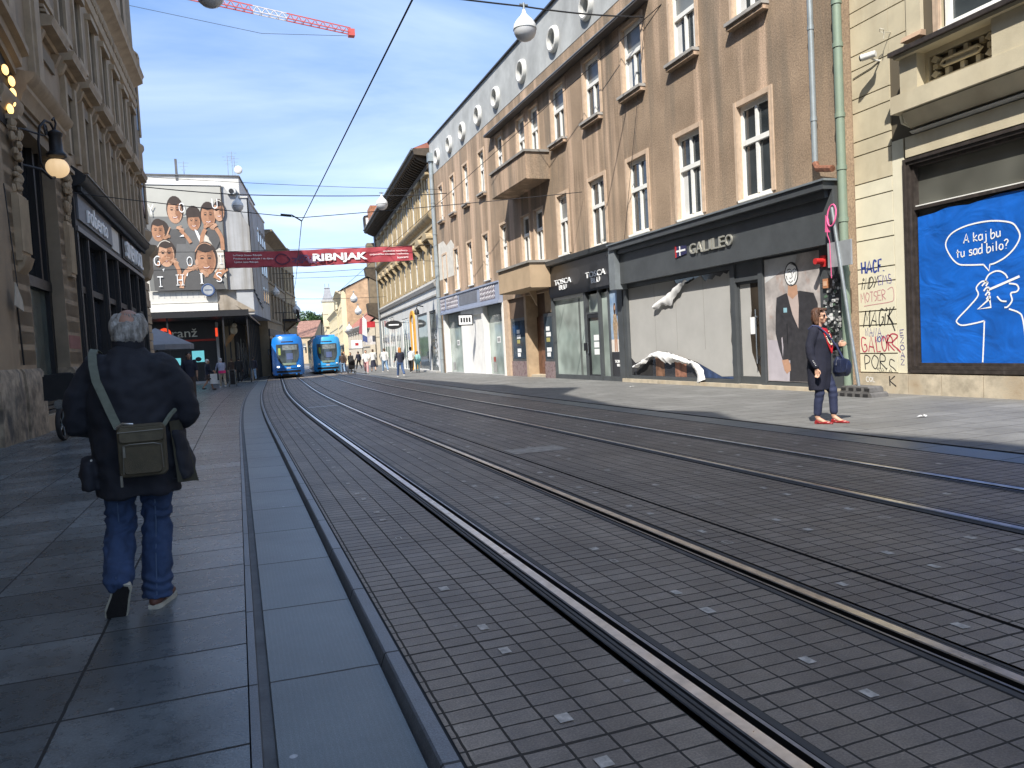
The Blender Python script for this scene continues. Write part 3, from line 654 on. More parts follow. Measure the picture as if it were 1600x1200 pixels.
for k in range(4): hl.box(39.13,39.14,.24+k*.15,.33+k*.15,2.68,2.92,BLACKP)
obj('lettering',hl,hso)
# ---- fashion poster of a man, sticker face
mp_=MB(); PB=M('print_street',(.54,.49,.47),.4,var=.35,vs=1.6,alt=(.60,.55,.52),streak=((.38,.22,.16),2.2,1.6,.56,.75))
mp_.box(13.46,15.36,-.018,.0,.16,3.05,PB); mp_.poly([(15.34,.17),(13.48,.17),(13.48,1.0),(15.34,1.15)],.0015,M('print_pave',(.47,.43,.46),.4,var=.06))
mp_.poly([(15.34,2.5),(15.34,3.04),(14.2,3.04),(14.3,2.8),(14.8,2.7)],.0015,M('print_haze',(.60,.60,.60),.4,var=.1))
BLZ=M('print_blazer',(.045,.043,.047),.45,var=.2,vs=7); TEE=M('print_tee',(.52,.42,.38),.5,var=.06)
mp_.poly([(14.62,2.20),(14.95,2.12),(15.0,1.75),(15.03,1.3),(14.93,.95),(14.80,.62),(14.55,.66),(14.60,.17),(13.62,.17),(13.60,1.9),(13.72,2.14),(14.15,2.22)],.003,BLZ)
mp_.poly([(14.58,2.2),(14.22,2.2),(14.2,1.9),(14.24,1.38),(14.42,1.7)],.0042,TEE); mp_.poly([(14.53,2.38),(14.24,2.36),(14.22,2.16),(14.40,2.05),(14.56,2.16)],.0050,SKIN1)
mp_.poly([(14.84,.66),(14.62,.68),(14.55,.56),(14.54,.42),(14.62,.38),(14.68,.34),(14.76,.42)],.0045,SKIN1); mp_.poly([(14.83,1.18),(14.79,1.2),(14.77,.95),(14.80,.72)],.0045,M('print_pave',(.47,.43,.46)))
mp_.poly([(14.63,1.03),(14.60,1.03),(14.60,1.5),(14.64,1.5)],.0043,M('print_lapel',(.02,.02,.022),.5)); mp_.box(14.6,14.72,.0045,.005,1.76,1.87,M('blue_sticker',(.30,.52,.60),.5))
FB=M('ink_black',(.02,.02,.02),.5,var=0)
mp_.disc((14.41,2.62),.235,.275,.0058,FB,24); mp_.disc((14.415,2.615),.205,.245,.0066,LETTER,24)
def stroke(mb,pts,wd,y,m): mb.ribbon(pts,wd,y,m)
for s in ([(14.55,2.72),(14.47,2.74),(14.42,2.72)],[(14.36,2.70),(14.30,2.73),(14.26,2.70)],[(14.52,2.66),(14.46,2.68),(14.42,2.65)],[(14.35,2.63),(14.30,2.66)],[(14.40,2.7),(14.38,2.55),(14.43,2.52),(14.47,2.54)],[(14.50,2.46),(14.43,2.43),(14.36,2.47)],[(14.33,2.86),(14.24,2.8),(14.25,2.6),(14.31,2.46)],[(14.47,2.4),(14.4,2.38)],[(14.58,2.6),(14.55,2.5)]): stroke(mp_,s,.018,.0074,FB)
mp_.poly([(14.46,2.85),(14.3,2.85),(14.22,2.75),(14.21,2.66),(14.27,2.78),(14.36,2.83)],.0072,FB)
tag(obj('poster',mp_,None,(12,0,0),PI/2,recalc=False),'tall poster of a man in a dark blazer with a white cartoon face pasted on','poster')
# ---- stickered pier beside it: stickers, alarm, small boxes
sk=MB(); rs=random.Random(5)
SC=[M('stk_white',(.72,.72,.70),.6),M('stk_grey',(.3,.3,.3),.6),M('stk_green',(.10,.17,.11),.6),M('stk_black',(.01,.01,.01),.6),M('stk_dim',(.45,.45,.43),.6)]
for k in range(120):
    x=12.82+rs.random()*.55; z=.75+abs(rs.gauss(.8,.5)); a=rs.uniform(-.4,.4); r=.02+.035*rs.random()
    if z>2.5: continue
    m=rs.choice(SC); y=.0605+.0004*k
    if rs.random()<.35: sk.disc((x,z),r,r,y,m,10)
    else: sk.poly([(x+r*1.2*math.cos(a+q)*1.1,z+r*math.sin(a+q)) for q in (.6,2.5,3.75,5.7)],y,m)
for k in range(26):
    x=12.82+rs.random()*.5; z=.9+rs.random()*1.6; sk.ribbon([(x+rs.uniform(-.09,.09),z+rs.uniform(-.12,.12)) for q in range(4)],.014,.115,FB)
obj('sticker_patch',sk,B,recalc=False)
al=MB(); al.tube([(13.3,.05,2.78),(13.3,.30,2.78)],.065,M('alarm_red',(.5,.03,.03),.4),12); al.box(13.22,13.38,.05,.10,2.66,2.9,M('alarm_red',(.5,.03,.03))); obj('alarm',al,B)
bx=MB(); bx.box(13.16,13.30,.06,.12,2.2,2.4,M('orange_box',(.45,.20,.10),.6)); bx.box(13.18,13.28,.12,.125,2.25,2.35,M('orange_box2',(.6,.38,.25),.6)); obj('meter_box',bx,B)
# tilted pole with its back-turned sign and rubber foot, pink string
pl=thing('leaning_pole','grey metal pole leaning beside the green drainpipe with a blank sign back and rubber foot','pole',(11.52,11.98,gz(12)))
p=MB(); p.tube([(0,0,.1),(.03,.62,3.82)],.035,METAL,10); obj('pole',p,pl)
p=MB(); p.box(-.02,.02,-.35,.28,2.62,3.12,M('sign_back',(.42,.44,.45),.5,.4)); o=obj('sign_plate',p,pl,(.05,.5,0)); 
p=MB(); RB=M('rubber_foot',(.12,.115,.11),.8,var=.2,vs=8)
for k,(z0,z1,q) in enumerate(((-.005,.11,.0),(.115,.22,.09))):
    p.prism_x([(-.52+q,z0),(.42-q,z0),(.40-q,z1-.03),(.36-q,z1),(-.46+q,z1),(-.5+q,z1-.03)],-.21+q*.4,.21-q*.4,RB)
    for j in range(4): p.box(-.22+q*.4,-.205+q*.4,-.42+j*.2,-.30+j*.2,z0+.03,z1-.03,DARK)
obj('rubber_foot',p,pl)
p=MB(); PK=M('pink_string',(.75,.12,.28),.6,var=0); loop=[(.0+.03*math.sin(a),.62+.12*math.cos(a)-.02,3.66+.22*math.sin(a)) for a in [i*2*PI/14 for i in range(15)]]
p.tube(loop,.016,PK,6); p.tube([(.0,.70,3.55),(.0,.74,3.3),(.0,.68,3.15),(.0,.66,2.4)],.008,PK,5); p.add([(.0,.80,3.35),(.0,.66,3.33),(.0,.68,3.6),(.0,.78,3.7)],[(0,1,2,3)],PK)
tag(obj('pink_string',p,None,(11.52,11.98,gz(12))),'loop of bright pink plastic string tied round the leaning pole top','string')
# ---------------------------------------------------------------- cream house with the blue window
C=thing('cream_house','cream house with grooved courses, pierced balcony and a big dark framed shop window','building',(12.3,0,0),PI/2)
CR1=M('cream_paint',(.70,.655,.50),.8,var=.05,vs=2,bmp=.15,bs=50); CR2=M('aged_cream',(.54,.475,.335),.85,var=.1,vs=1.3,bmp=.3,bs=50,streak=((.44,.37,.25),1.5,.4,.5,.75))
GRO=M('groove',(.11,.09,.06),.9,var=0)
cw=MB(); cw.wall(-7,12.76,-.4,17,[(-2.5,11.48,.42,4.5),(8.2,10.72,6.55,10.0)],-.03,GRO,.3,CR2)
cw.quad((12.76,-.03,-.4),(12.76,-12,-.4),(12.76,-12,17),(12.76,-.03,17),CR2); cw.quad((-7,-.03,-.4),(-7,-12,-.4),(-7,-12,17),(-7,-.03,17),CR2); cw.quad((-7,-12,-.4),(12.76,-12,-.4),(12.76,-12,17),(-7,-12,17),CR2); cw.quad((-7,-12,17),(12.76,-12,17),(12.76,-.03,17),(-7,-.03,17),GRO)
js=[.39]+[v for k in range(14) for v in (.78+.87*k,1.36+.87*k)]
for i in range(len(js)-1):
    a,b=js[i]+.012,js[i+1]-.012
    cw.box(11.79,12.745,-.03,.0,a,b,CR1 if b<4.3 else CR2)
    if a>6.4: cw.box(11.05,11.78,-.03,.0,a,b,CR2)
cw.box(11.50,11.775,-.03,-.004,.39,4.9,CR1)
obj('wall',cw,C)
pb=MB()
for k,(a,b) in enumerate(((11.5,12.75),(10.75,11.49),(9.9,10.74),(9.05,9.89),(8.1,9.04),(5,8.09))): pb.box(a+.004,b-.004,-.05,.05,-.35,.375,STONE)
obj('plinth',pb,C)
FR=M('dark_wood_frame',(.045,.036,.031),.5,var=.25,vs=9,streak=((.11,.095,.085),8.,.5,.6,.8))
wfm=MB()
for k,(o_,d) in enumerate(((0,.05),(.06,.02),(.115,-.04))):
    a=11.49-o_; zt=4.48-o_; zb=.40+o_*1.1
    wfm.box(a-.058,a,-.2,d,zb,zt,FR); wfm.box(2,a-.06,-.2,d,zt-.058,zt,FR); wfm.box(2,a-.06,-.2,d,zb,zb+.062,FR)
wfm.box(2,11.31,-.2,-.03,3.50,3.56,FR); wfm.box(2,11.31,-.2,-.06,3.56,3.585,WHITE)
wfo=obj('shop_window',wfm,C); p=MB(); p.box(2,11.33,-.17,-.16,.5,4.36,glass('tall_pane',(.10,.10,.085),.06,.9)); obj('pane',p,wfo)
# blue paper sheet inside the window
BLU=M('blue_paper',(.006,.115,.50),.5,var=.16,vs=1.6,bmp=.0)
nt_=BLU.node_tree; b_=nt_.nodes['Principled BSDF']; tc_=_n(nt_,'ShaderNodeTexCoord').outputs['Object']
bump(nt_,b_,noise_tex(nt_,mapping(nt_,tc_,(1.,1.,1.6)),1.1,3,.5,.9),.6,.10)
bs_=MB(); top=[(11.28,3.36),(10.9,3.38),(10.6,3.44),(10.2,3.40),(9.6,3.47),(9,3.45),(5,3.48)]
n=len(top); bs_.add([(x,-.075,.55) for x,z in top]+[(x,-.075,z) for x,z in top],[(i,i+1,n+i+1,n+i) for i in range(n-1)],BLU)
blue=obj('window_poster',bs_,None,(12.3,0,0),PI/2,recalc=False); tag(blue,'bright blue paper sheet with a white line drawing of a man tipping his hat','poster')
def smooth_path(p,closed=False,n=5):
    out=[]; N=len(p)
    for i in range(N if closed else N-1):
        g_=lambda k: p[k%N] if closed else p[min(max(k,0),N-1)]
        a,b,c,d=g_(i-1),g_(i),g_(i+1),g_(i+2)
        for k in range(n):
            t=k/n; out.append(tuple(.5*((2*b[q])+(-a[q]+c[q])*t+(2*a[q]-5*b[q]+4*c[q]-d[q])*t*t+(-a[q]+3*b[q]-3*c[q]+d[q])*t**3) for q in (0,1)))
    out.append(p[0] if closed else p[-1]); return out
dl=MB(); WY=-.069
def ds(p,w=.027,sm=True): dl.ribbon(smooth_path(p) if sm else p,w,WY,LETTER)
bub=smooth_path([(9.93,2.31),(10.25,2.34),(10.43,2.38),(10.58,2.53),(10.68,2.76),(10.57,2.93),(10.32,3.02),(10.0,3.05),(9.7,3.03),(9.41,2.95),(9.3,2.83),(9.26,2.69),(9.35,2.53),(9.52,2.39),(9.72,2.31),(9.81,2.30)])
dl.ribbon(bub+[(9.83,2.19),(9.93,2.31)],.027,WY,LETTER)
ds([(9.91,2.01),(9.84,2.12),(9.72,2.17),(9.62,2.16),(9.53,2.1),(9.49,2.03)]); ds([(9.86,1.86),(9.28,2.04)],.04,False)
ds([(9.86,2.0),(9.97,2.02),(10.08,1.92),(10.05,1.78),(10.25,1.58),(10.47,1.39),(10.48,1.32),(10.37,1.27),(10.1,1.30),(9.94,1.33)]); ds([(9.94,1.33),(9.96,1.0),(9.99,.6)])
ds([(9.47,1.94),(9.34,1.91),(9.30,1.84),(9.34,1.79),(9.44,1.77),(9.42,1.65),(9.5,1.55),(9.56,1.54)]); ds([(9.48,1.51),(9.31,1.44),(9.24,1.33),(9.19,.92),(9.17,.62)]); ds([(9.69,1.74),(9.62,1.66),(9.52,1.64)])
ds([(9.83,1.71),(10.06,1.54),(9.81,1.56),(9.83,1.71)],.034,False)
for a,b in (((9.97,1.94),(9.86,1.99)),((9.94,1.85),(9.84,1.90)),((9.91,1.77),(9.83,1.81)),((9.89,1.70),(9.82,1.74))): ds([a,((a[0]+b[0])/2,a[1]+.05),b,((a[0]+b[0])/2-.02,b[1]-.06)],.028)
LW={'A':[[(0,0),(.45,1),(.8,0)],[(.15,.35),(.75,.3)]],'k':[[(0,0),(0,1)],[(.5,.65),(0,.3),(.55,0)]],'a':[[(.46,.5),(.25,.62),(0,.45),(.02,.12),(.25,0),(.46,.14)],[(.52,.64),(.54,0)]],'j':[[(.3,.6),(.3,-.25),(0,-.3)],[(.3,.82),(.3,.86)]],'b':[[(0,1),(0,0),(.4,.02),(.55,.3),(.35,.55),(.02,.4)]],'u':[[(0,.62),(.03,.15),(.22,0),(.45,.15)],[(.5,.62),(.52,0)]],
 't':[[(.2,.9),(.2,0)],[(0,.6),(.5,.62)]],'s':[[(.5,.55),(.15,.6),(.1,.4),(.45,.25),(.4,.03),(0,.05)]],'o':[[(.3,.6),(.05,.5),(0,.2),(.25,0),(.5,.15),(.5,.45),(.3,.6)]],'d':[[(.46,.5),(.25,.6),(0,.42),(.02,.12),(.25,0),(.46,.14)],[(.54,1.05),(.54,0)]],'i':[[(.1,.6),(.12,0)],[(.1,.82),(.1,.87)]],'l':[[(.1,1),(.1,0)]],'?':[[(0,.85),(.3,1),(.55,.8),(.3,.5),(.25,.3)],[(.25,.08),(.25,.03)]],
 'H':[[(0,0),(0,1)],[(.6,0),(.6,1)],[(0,.5),(.6,.5)]],'C':[[(.6,.85),(.2,1),(0,.5),(.2,0),(.6,.15)]],'F':[[(0,0),(.05,1),(.6,1)],[(0,.5),(.45,.5)]],'.':[[(0,0),(.06,.05)]],'I':[[(.05,0),(.05,.7)],[(0,.9),(.1,1),(.2,.9),(.1,.82),(0,.9)]],'N':[[(0,0),(0,1),(.55,0),(.55,1)]],'D':[[(0,0),(0,1),(.5,.75),(.5,.3),(0,0)]],'Y':[[(0,1),(.3,.5),(.6,1)],[(.3,.5),(.2,0)]],
 'M':[[(0,0),(.1,1),(.4,.4),(.7,1),(.8,0)]],'G':[[(.6,.85),(.2,1),(0,.5),(.2,0),(.6,.2),(.6,.5),(.35,.5)]],'K':[[(0,0),(0,1)],[(.6,1),(0,.5),(.7,0)]],'L':[[(0,1),(0,0),(.5,0)]],'O':[[(.3,1),(.02,.7),(.02,.3),(.3,0),(.6,.3),(.6,.7),(.3,1)]],'R':[[(0,0),(0,1),(.5,.85),(.45,.55),(0,.5),(.65,0)]],'P':[[(0,0),(.02,1),(.5,.85),(.45,.5),(0,.45)]],'E':[[(.55,1),(0,1),(0,0),(.55,0)],[(0,.5),(.45,.5)]],'Z':[[(0,1),(.55,1),(0,0),(.55,0)]],'S':[[(.55,.9),(.1,1),(.05,.6),(.5,.45),(.45,.05),(0,.05)]],'T':[[(.3,0),(.3,1)],[(0,1),(.6,1)]],' ':[]}
def scrawl(mb,s,xl,xr,z0,z1,y,m,wd,dz=0.,jit=.0,shear=0.,sd=1):
    r=random.Random(sd); W=sum((max([p[0] for st in LW[c] for p in st]+[.3])+.22) for c in s); k=(xr-xl)/W; x=0.
    for c in s:
        wch=max([p[0] for st in LW[c] for p in st]+[.3])
        for st in LW[c]:
            pts=[(xl+k*(x+p[0])+shear*p[1]*(z1-z0)*(-1 if xr<xl else 1)+r.uniform(-jit,jit),z0+p[1]*(z1-z0)+dz*(x+p[0])/W+r.uniform(-jit,jit)) for p in st]
            mb.ribbon(smooth_path(pts,n=4) if len(pts)>2 and c not in 'AKNMEZLFIHYTk' else pts,wd,y,m)
        x+=wch+.22
scrawl(dl,'A kaj bu',10.31,9.58,2.73,2.89,WY,LETTER,.021,.02); scrawl(dl,'tu sad bilo?',10.46,9.44,2.49,2.65,WY,LETTER,.021,.04)
obj('line_drawing',dl,blue,recalc=False)
# graffiti, each tag its own painted patch on the wall
gf=MB(); GB=M('spray_blue',(.03,.06,.28),.7,var=0); GK=M('spray_black',(.02,.02,.022),.7,var=0); GR=M('spray_red',(.45,.05,.09),.7,var=0); GP=M('spray_pink',(.50,.20,.22),.7,var=0); GV=M('spray_violet',(.10,.08,.30),.7,var=0)
Y0=.002
scrawl(gf,'HACF.',12.63,11.98,2.43,2.67,Y0,GB,.042,.0,.006); scrawl(gf,'INDY',12.66,12.22,2.10,2.33,Y0,GK,.022,.02,.008,.25); scrawl(gf,'EMS',12.2,11.85,2.16,2.34,Y0,GV,.016,.02,.012)
scrawl(gf,'MOTSER',12.68,12.0,1.83,2.03,Y0,GP,.016,.03,.012); scrawl(gf,'MAGIK',12.64,11.82,1.32,1.66,Y0,GK,.026,.04,.012,.2); gf.ribbon([(12.0,1.55),(11.9,1.4),(11.82,1.22)],.028,Y0,GK)
gf.ribbon(smooth_path([(11.98,2.05),(11.85,2.08),(11.83,1.85),(11.95,1.8),(12.3,1.78),(12.6,1.76)]),.014,Y0,GP)
scrawl(gf,'NANA',12.58,12.15,1.14,1.3,Y0,GV,.014,.0,.015); scrawl(gf,'NOIN',12.33,12.03,1.0,1.12,Y0,GB,.02,.03,.008); scrawl(gf,'GALOR',12.68,11.8,.81,1.12,Y0+.001,GR,.026,.02,.012,-.1); gf.ribbon(smooth_path([(12.05,.98),(11.92,1.16),(11.76,1.12),(11.9,.98),(11.76,.86),(11.70,.8)]),.028,Y0+.001,GR)
scrawl(gf,'POR',12.62,12.0,.44,.74,Y0,GK,.022,.03,.012); gf.ribbon(smooth_path([(11.85,.62),(11.95,.66),(11.98,.55),(11.88,.48),(11.82,.42)]),.02,Y0,GK); scrawl(gf,'SATA',12.3,11.9,.40,.48,Y0,GK,.010,.0,.012)
scrawl(gf,'K',11.94,11.74,.13,.33,.053,GK,.026,.0,.006); scrawl(gf,'COL',12.55,12.3,.2,.3,.053,LETTER,.014,.0,.008)
zs=1.24
for ch in 'EZOAZ':
    scrawl(gf,ch,11.70,11.58,zs-.11,zs,Y0,GV,.013,.0,.006); zs-=.145
obj('graffiti',gf,C,recalc=False)
lg=MB(); 
lg.prism_x([(0,4.9),(.10,4.9),(.16,4.94),(.02,5.0),(0,5.28)],2,11.2,M('flashing',(.40,.40,.38),.5,.3)); lg.box(2,11.38,-.02,.42,5.28,5.6,CR2); lg.box(2,11.30,0,.36,4.98,5.28,CR2) if False else None
lg.prism_x([(-.02,5.0),(.14,5.0),(.34,5.26),(-.02,5.26)],2,11.2,CR2); obj('cornice',lg,C); lg=MB(); lg.box(2,11.40,-.02,.06,4.5,4.88,CR2)
obj('lintel',lg,C); lg=MB()
for k in range(3): lg.prism_x([(0,5.06),(.20,5.12),(.24,5.27),(0,5.27)],11.16+k*.07,11.21+k*.07,CR1)
obj('bracket',lg,C)
bl=MB()
bl.box(10.78,11.16,-.02,.40,5.6,6.22,CR2); bl.box(8.75,9.32,-.02,.40,5.6,6.22,CR2); bl.box(2,11.20,-.02,.50,6.22,6.28,CR2); bl.box(2,11.26,-.02,.58,6.28,6.36,FR); bl.box(2,8.75,-.02,.2,5.6,6.22,CR2)
bl.box(9.32,10.78,.02,.05,5.6,6.22,GRO)
# pierced stone panel
for a,b,c,d in ((9.32,10.78,5.6,5.70),(9.32,10.78,6.12,6.22),(9.32,9.40,5.7,6.12),(10.70,10.78,5.7,6.12)): bl.box(a,b,.05,.20,c,d,CR2)
bl.tube([(10.38,.2,5.86),(9.72,.2,5.86),(9.65,.2,5.91),(9.72,.2,5.97),(10.38,.2,5.97),(10.45,.2,5.91)],.03,CR2,6,True); bl.box(9.74,10.36,.12,.19,5.88,5.95,CR2)
for x in (9.52,10.58):
    for z in (5.78,6.04): bl.prism([(x-.09,z),(x,z-.07),(x+.09,z),(x,z+.07)],.08,.19,CR2)
    bl.box(x-.05,x+.05,.08,.18,5.87,5.96,CR2)
for x in (9.75,10.05,10.35): bl.box(x-.11,x-.03,.08,.17,6.0,6.1,CR2); bl.box(x-.04,x+.04,.08,.17,5.71,5.83,CR2)
obj('balcony',bl,C)
CW=window_parts(2.3,3.2,.35,.16,0,True,False,.12); wv_=put_window(CW,C,9.46,-.03,6.6)
pi=MB(); pi.box(10.98,11.30,-.02,.06,6.70,17,CR2); pi.prism_x([(0,6.62),(.16,6.62),(.10,6.72),(0,6.72)],10.92,11.36,M('pilaster_base',(.35,.24,.16),.8)); obj('pilaster',pi,C)
cm=thing('security_camera','white cylinder security camera on the cream wall above the shop window','camera',(12.3,12.0,6.62),PI/2)
p=MB(); CAMW=M('camera_white',(.74,.73,.68),.4); p.tube([(-.12,.22,.0),(.12,.34,-.01)],[.062,.066],CAMW,14); p.tube([(.12,.34,-.01),(.145,.352,-.011)],.055,FB,14); obj('housing',p,cm); p=MB(); p.tube([(0,.0,-.08),(0,.15,-.07),(0,.26,-.03)],.018,CAMW,8); p.tube([(0,.01,-.08),(.2,.012,-.14),(.7,.012,-.2)],.008,FB,5); obj('bracket',p,cm)
p=MB(); p.tube([(0,0,0),(0,.16,.0),(0,.18,-.14)],.008,M('wall_hook',(.5,.47,.38),.6),6); p.tube([(.0,.18,-.02),(.05,.22,.02),(.0,.26,.05),(-.05,.22,.02)],.008,M('wall_hook',(.5,.47,.38)),6,True); obj('wall_hook',p,C,(11.72,0,6.98))
# ---------------------------------------------------------------- left side: grand brown stone building; s runs along the street, y = out of the wall
LB=thing('stone_palace','tall ornate brown stone building in shade with a black shopfront and rounded corner bay','building',(-4.643,0,0),-(PI/2+.0186))
LST=M('brown_stone',(.315,.235,.15),.85,var=.12,vs=.9,bmp=.35,bs=45,streak=((.19,.145,.10),1.1,.25,.52,.75))
LST2=M('tan_stone',(.38,.29,.19),.85,var=.12,vs=2.2,bmp=.4,bs=45,streak=((.24,.18,.12),1.6,.5,.52,.75))
LST3=M('grey_stone',(.24,.19,.13),.85,var=.12,vs=1.3,bmp=.35,bs=45)
ROUGH=M('rough_plinth',(.34,.27,.19),.95,var=.35,vs=4,bmp=1.,bs=16,streak=((.07,.065,.06),2.2,1.2,.50,.70))
LDK=M('dark_joint',(.03,.024,.018),.9,var=0)
IRON=M('black_iron',(.018,.018,.02),.5,.3,var=.1)
TOPZ=21.0
WS=[23.5+2.38*k for k in range(8)]
lh=[(s-.5,s+.5,7.75,9.35) for s in WS[1:]]+[(s-.48,s+.48,11.3,13.2) for s in WS]+[(s-.48,s+.48,16.4,18.6) for s in WS]
lw=MB(-1)
lw.wall(-25,41.5,-.3,TOPZ,lh+[(25.1,40.0,-.3,7.0),(20.05,23.45,-.3,7.3),(9.6,16.9,-.3,7.9)],0,LST,.45,LST3)
lw.quad((41.5,0,-.3),(41.5,-14,-.3),(41.5,-14,TOPZ),(41.5,0,TOPZ),LST3); lw.quad((-25,0,-.3),(-25,-14,-.3),(-25,-14,TOPZ),(-25,0,TOPZ),LST3); lw.quad((-25,-14,-.3),(41.5,-14,-.3),(41.5,-14,TOPZ),(-25,-14,TOPZ),LST3)
for s in WS:                                  # engaged window surrounds
    for e in (-1,1):
        if s>24: lw.box(s+e*.5-(.28 if e<0 else 0),s+e*.5+(.28 if e>0 else 0),0,.13,7.5,9.72,LST2)
        lw.box(s+e*.48-(.2 if e<0 else 0),s+e*.48+(.2 if e>0 else 0),0,.08,11.1,13.4,LST2)
    lw.box(s-.7,s+.7,0,.07,9.37,9.72,LST3); lw.box(s-.7,s+.7,0,.16,10.95,11.1,LST2); lw.box(s-.7,s+.7,0,.2,13.22,13.42,LST2)
lw.box(21.6,22.5,0,.14,8.2,13.5,LST2); lw.box(21.8,22.3,.14,.2,8.3,13.4,LST2); lw.box(19.4,20.3,0,.12,8.9,13.5,LST2); lw.box(19.6,20.1,.12,.17,9.0,13.4,LST2); lw.box(40.6,41.5,0,.1,7.4,13.5,LST3)
obj('wall',lw,LB)
rp=MB(-1)
rp.prism([(41.5,TOPZ),(41.5,TOPZ+.1),(33,TOPZ+.2),(32.6,TOPZ+1.0),(31,TOPZ+1.0),(30.6,TOPZ+.1),(26,TOPZ+.2),(22.4,22.6),(16,23.2),(13,23.0),(10.6,24.1),(7.7,23.6),(4.7,25.6),(4.1,22.9),(1.1,22.0),(-.4,TOPZ+.2),(-3.2,22.6),(-4.0,21.7),(-5.6,21.6),(-8.5,22.6),(-25,22.8),(-25,TOPZ)],-.9,-.25,LST3)
rp.box(-25,41.6,-14.2,-.3,TOPZ,TOPZ+.12,M('zinc_roof',(.2,.21,.22),.5,.4))
obj('roof',rp,LB)
for s in WS:
    hd=MB(-1)
    hd.prism_x([(0,9.98),(.12,9.98),(.16,10.06),(.40,10.1),(.40,10.2),(.45,10.28),(.45,10.34),(0,10.38)],s-.92,s+.92,LST2)
    hd.box(s-.6,s+.6,.0,.26,10.42,10.50,LST3); hd.box(s-.58,s+.58,0,.22,10.56,10.63,LST2); hd.box(s-.55,s+.55,0,.18,10.69,10.77,LST2)
    for e in (-.85,.85): hd.prism_x([(0,9.62),(.1,9.7),(.22,9.97),(0,9.97)],s+e-.1,s+e+.1,LST2)
    obj('window_head',hd,LB)
LPANE=glass('palace_pane',(.012,.013,.015),.06,.8)
for s in WS:
    for z,h,w in ((7.75,1.6,1.0),(11.3,1.9,.96),(16.4,2.2,.96)):
        if z<8 and s<24: continue
        f=MB(-1); a=w/2; FRM=M('dark_window_frame',(.07,.05,.035),.5)
        f.box(s-a,s-a+.09,-.42,-.32,z,z+h,FRM); f.box(s+a-.09,s+a,-.42,-.32,z,z+h,FRM); f.box(s-a+.09,s+a-.09,-.42,-.32,z+h*.62,z+h*.62+.1,FRM); f.box(s-.04,s+.04,-.41,-.33,z,z+h*.62,FRM); f.box(s-a+.09,s+a-.09,-.42,-.32,z,z+.1,FRM)
        o=obj('window',f,LB); p=MB(-1); p.box(s-a+.05,s+a-.05,-.39,-.38,z,z+h,LPANE); obj('pane',p,o)
bt=MB(-1)
bt.prism_x([(0,13.75),(.12,13.8),(.18,14.0),(.1,14.1),(.1,14.75),(.22,14.85),(.5,15.0),(.5,15.2),(.58,15.32),(0,15.45)],-25,41.7,LST2)
r=random.Random(2)
for k in range(150): 
    s=18.5+k*.155; bt.ell((s,.13,14.42+.05*math.sin(k*1.3)),(.07,.07,.16+.08*r.random()),LST2,6,4)
bt.box(-25,41.55,0,.14,TOPZ-.5,TOPZ,LST2)
obj('belt_cornice',bt,LB)
# rounded corner bay
cb=MB(-1); cs,cd,cr=42.5,-1.12,1.2
def ring(prof,m,mb=cb): mb.lathe((cs,cd,0),prof,m,30)
ring([(.05,6.0),(.5,6.5),(cr,7.3),(cr,TOPZ+1.2)],LST3)
ring([(cr,7.3),(cr+.06,7.5),(cr+.2,7.75),(cr+.22,7.95),(cr+.06,8.1),(cr,8.1)],LST2); ring([(cr,11.0),(cr+.06,11.05),(cr+.06,11.9),(cr+.16,12.05),(cr+.16,12.2),(cr,12.3)],LST2); ring([(cr,15.0),(cr+.08,15.2),(cr+.26,15.6),(cr+.26,15.85),(cr,15.9)],LST2); ring([(cr,10.4),(cr+.08,10.5),(cr+.1,10.95),(cr,11.0)],LST2)
ring([(cr+.18,16.55),(cr+.24,16.57),(cr+.24,16.65),(cr+.18,16.67)],LST2)
for k in range(22):
    a=2*PI*k/22; cb.tube([(cs+(cr+.21)*math.cos(a),cd+(cr+.21)*math.sin(a),15.85),(cs+(cr+.21)*math.cos(a),cd+(cr+.21)*math.sin(a),16.6)],.05,LST2,6)
ring([(cr+.1,TOPZ+1.2),(cr*.9,TOPZ+1.9),(.15,TOPZ+3.4)],M('bay_dome',(.10,.13,.12),.6))
for a in (.25,1.05,1.85,2.65):
    for z0,z1 in ((8.6,10.5),(12.9,15.0)):
        cb.add([(cs+(cr+.02)*math.cos(a+q),cd+(cr+.02)*math.sin(a+q),z) for q in (-.2,0,.2) for z in (z0,z1)],[(0,2,3,1),(2,4,5,3)],LPANE)
        for q in (-.27,.27): cb.tube([(cs+(cr+.02)*math.cos(a+q),cd+(cr+.02)*math.sin(a+q),z0-.2),(cs+(cr+.02)*math.cos(a+q),cd+(cr+.02)*math.sin(a+q),z1+.2)],.09,LST2,6)
obj('corner_bay',cb,LB)
# portal arch with lit bulbs under it
pa=MB(-1)
def arch(s):  # intrados height
    return 7.95+.62*(1-((s-12.4)/7.6)**4)
N=40; ss=[4.8+15.2*i/N for i in range(N+1)]
for (o0,o1,d0,d1) in ((0,.16,.10,.10),(.16,.20,.10,.22),(.20,.42,.22,.22),(.42,.47,.22,.36),(.47,.62,.36,.36)):
    vs=[];fs=[]
    for s in ss:
        z=arch(s); ex=1+.012*(o0); vs+=[(12.4+(s-12.4)*(1+.02*o0/.6),d0,z+o0),(12.4+(s-12.4)*(1+.02*o1/.6),d1,z+o1)]
    for i in range(N): fs.append((2*i,2*i+1,2*i+3,2*i+2))
    pa.add(vs,fs,LST2)
vs=[];fs=[]
for s in ss: vs+=[(s,.10,arch(s)),(s,-1.4,arch(s)),(12.4+(s-12.4)*1.02,.36,arch(s)+.62),(12.4+(s-12.4)*1.02,0,arch(s)+.62)]
for i in range(N): fs+=[(4*i,4*i+4,4*i+5,4*i+1),(4*i+2,4*i+6,4*i+7,4*i+3)]
pa.add(vs,fs,LST3)
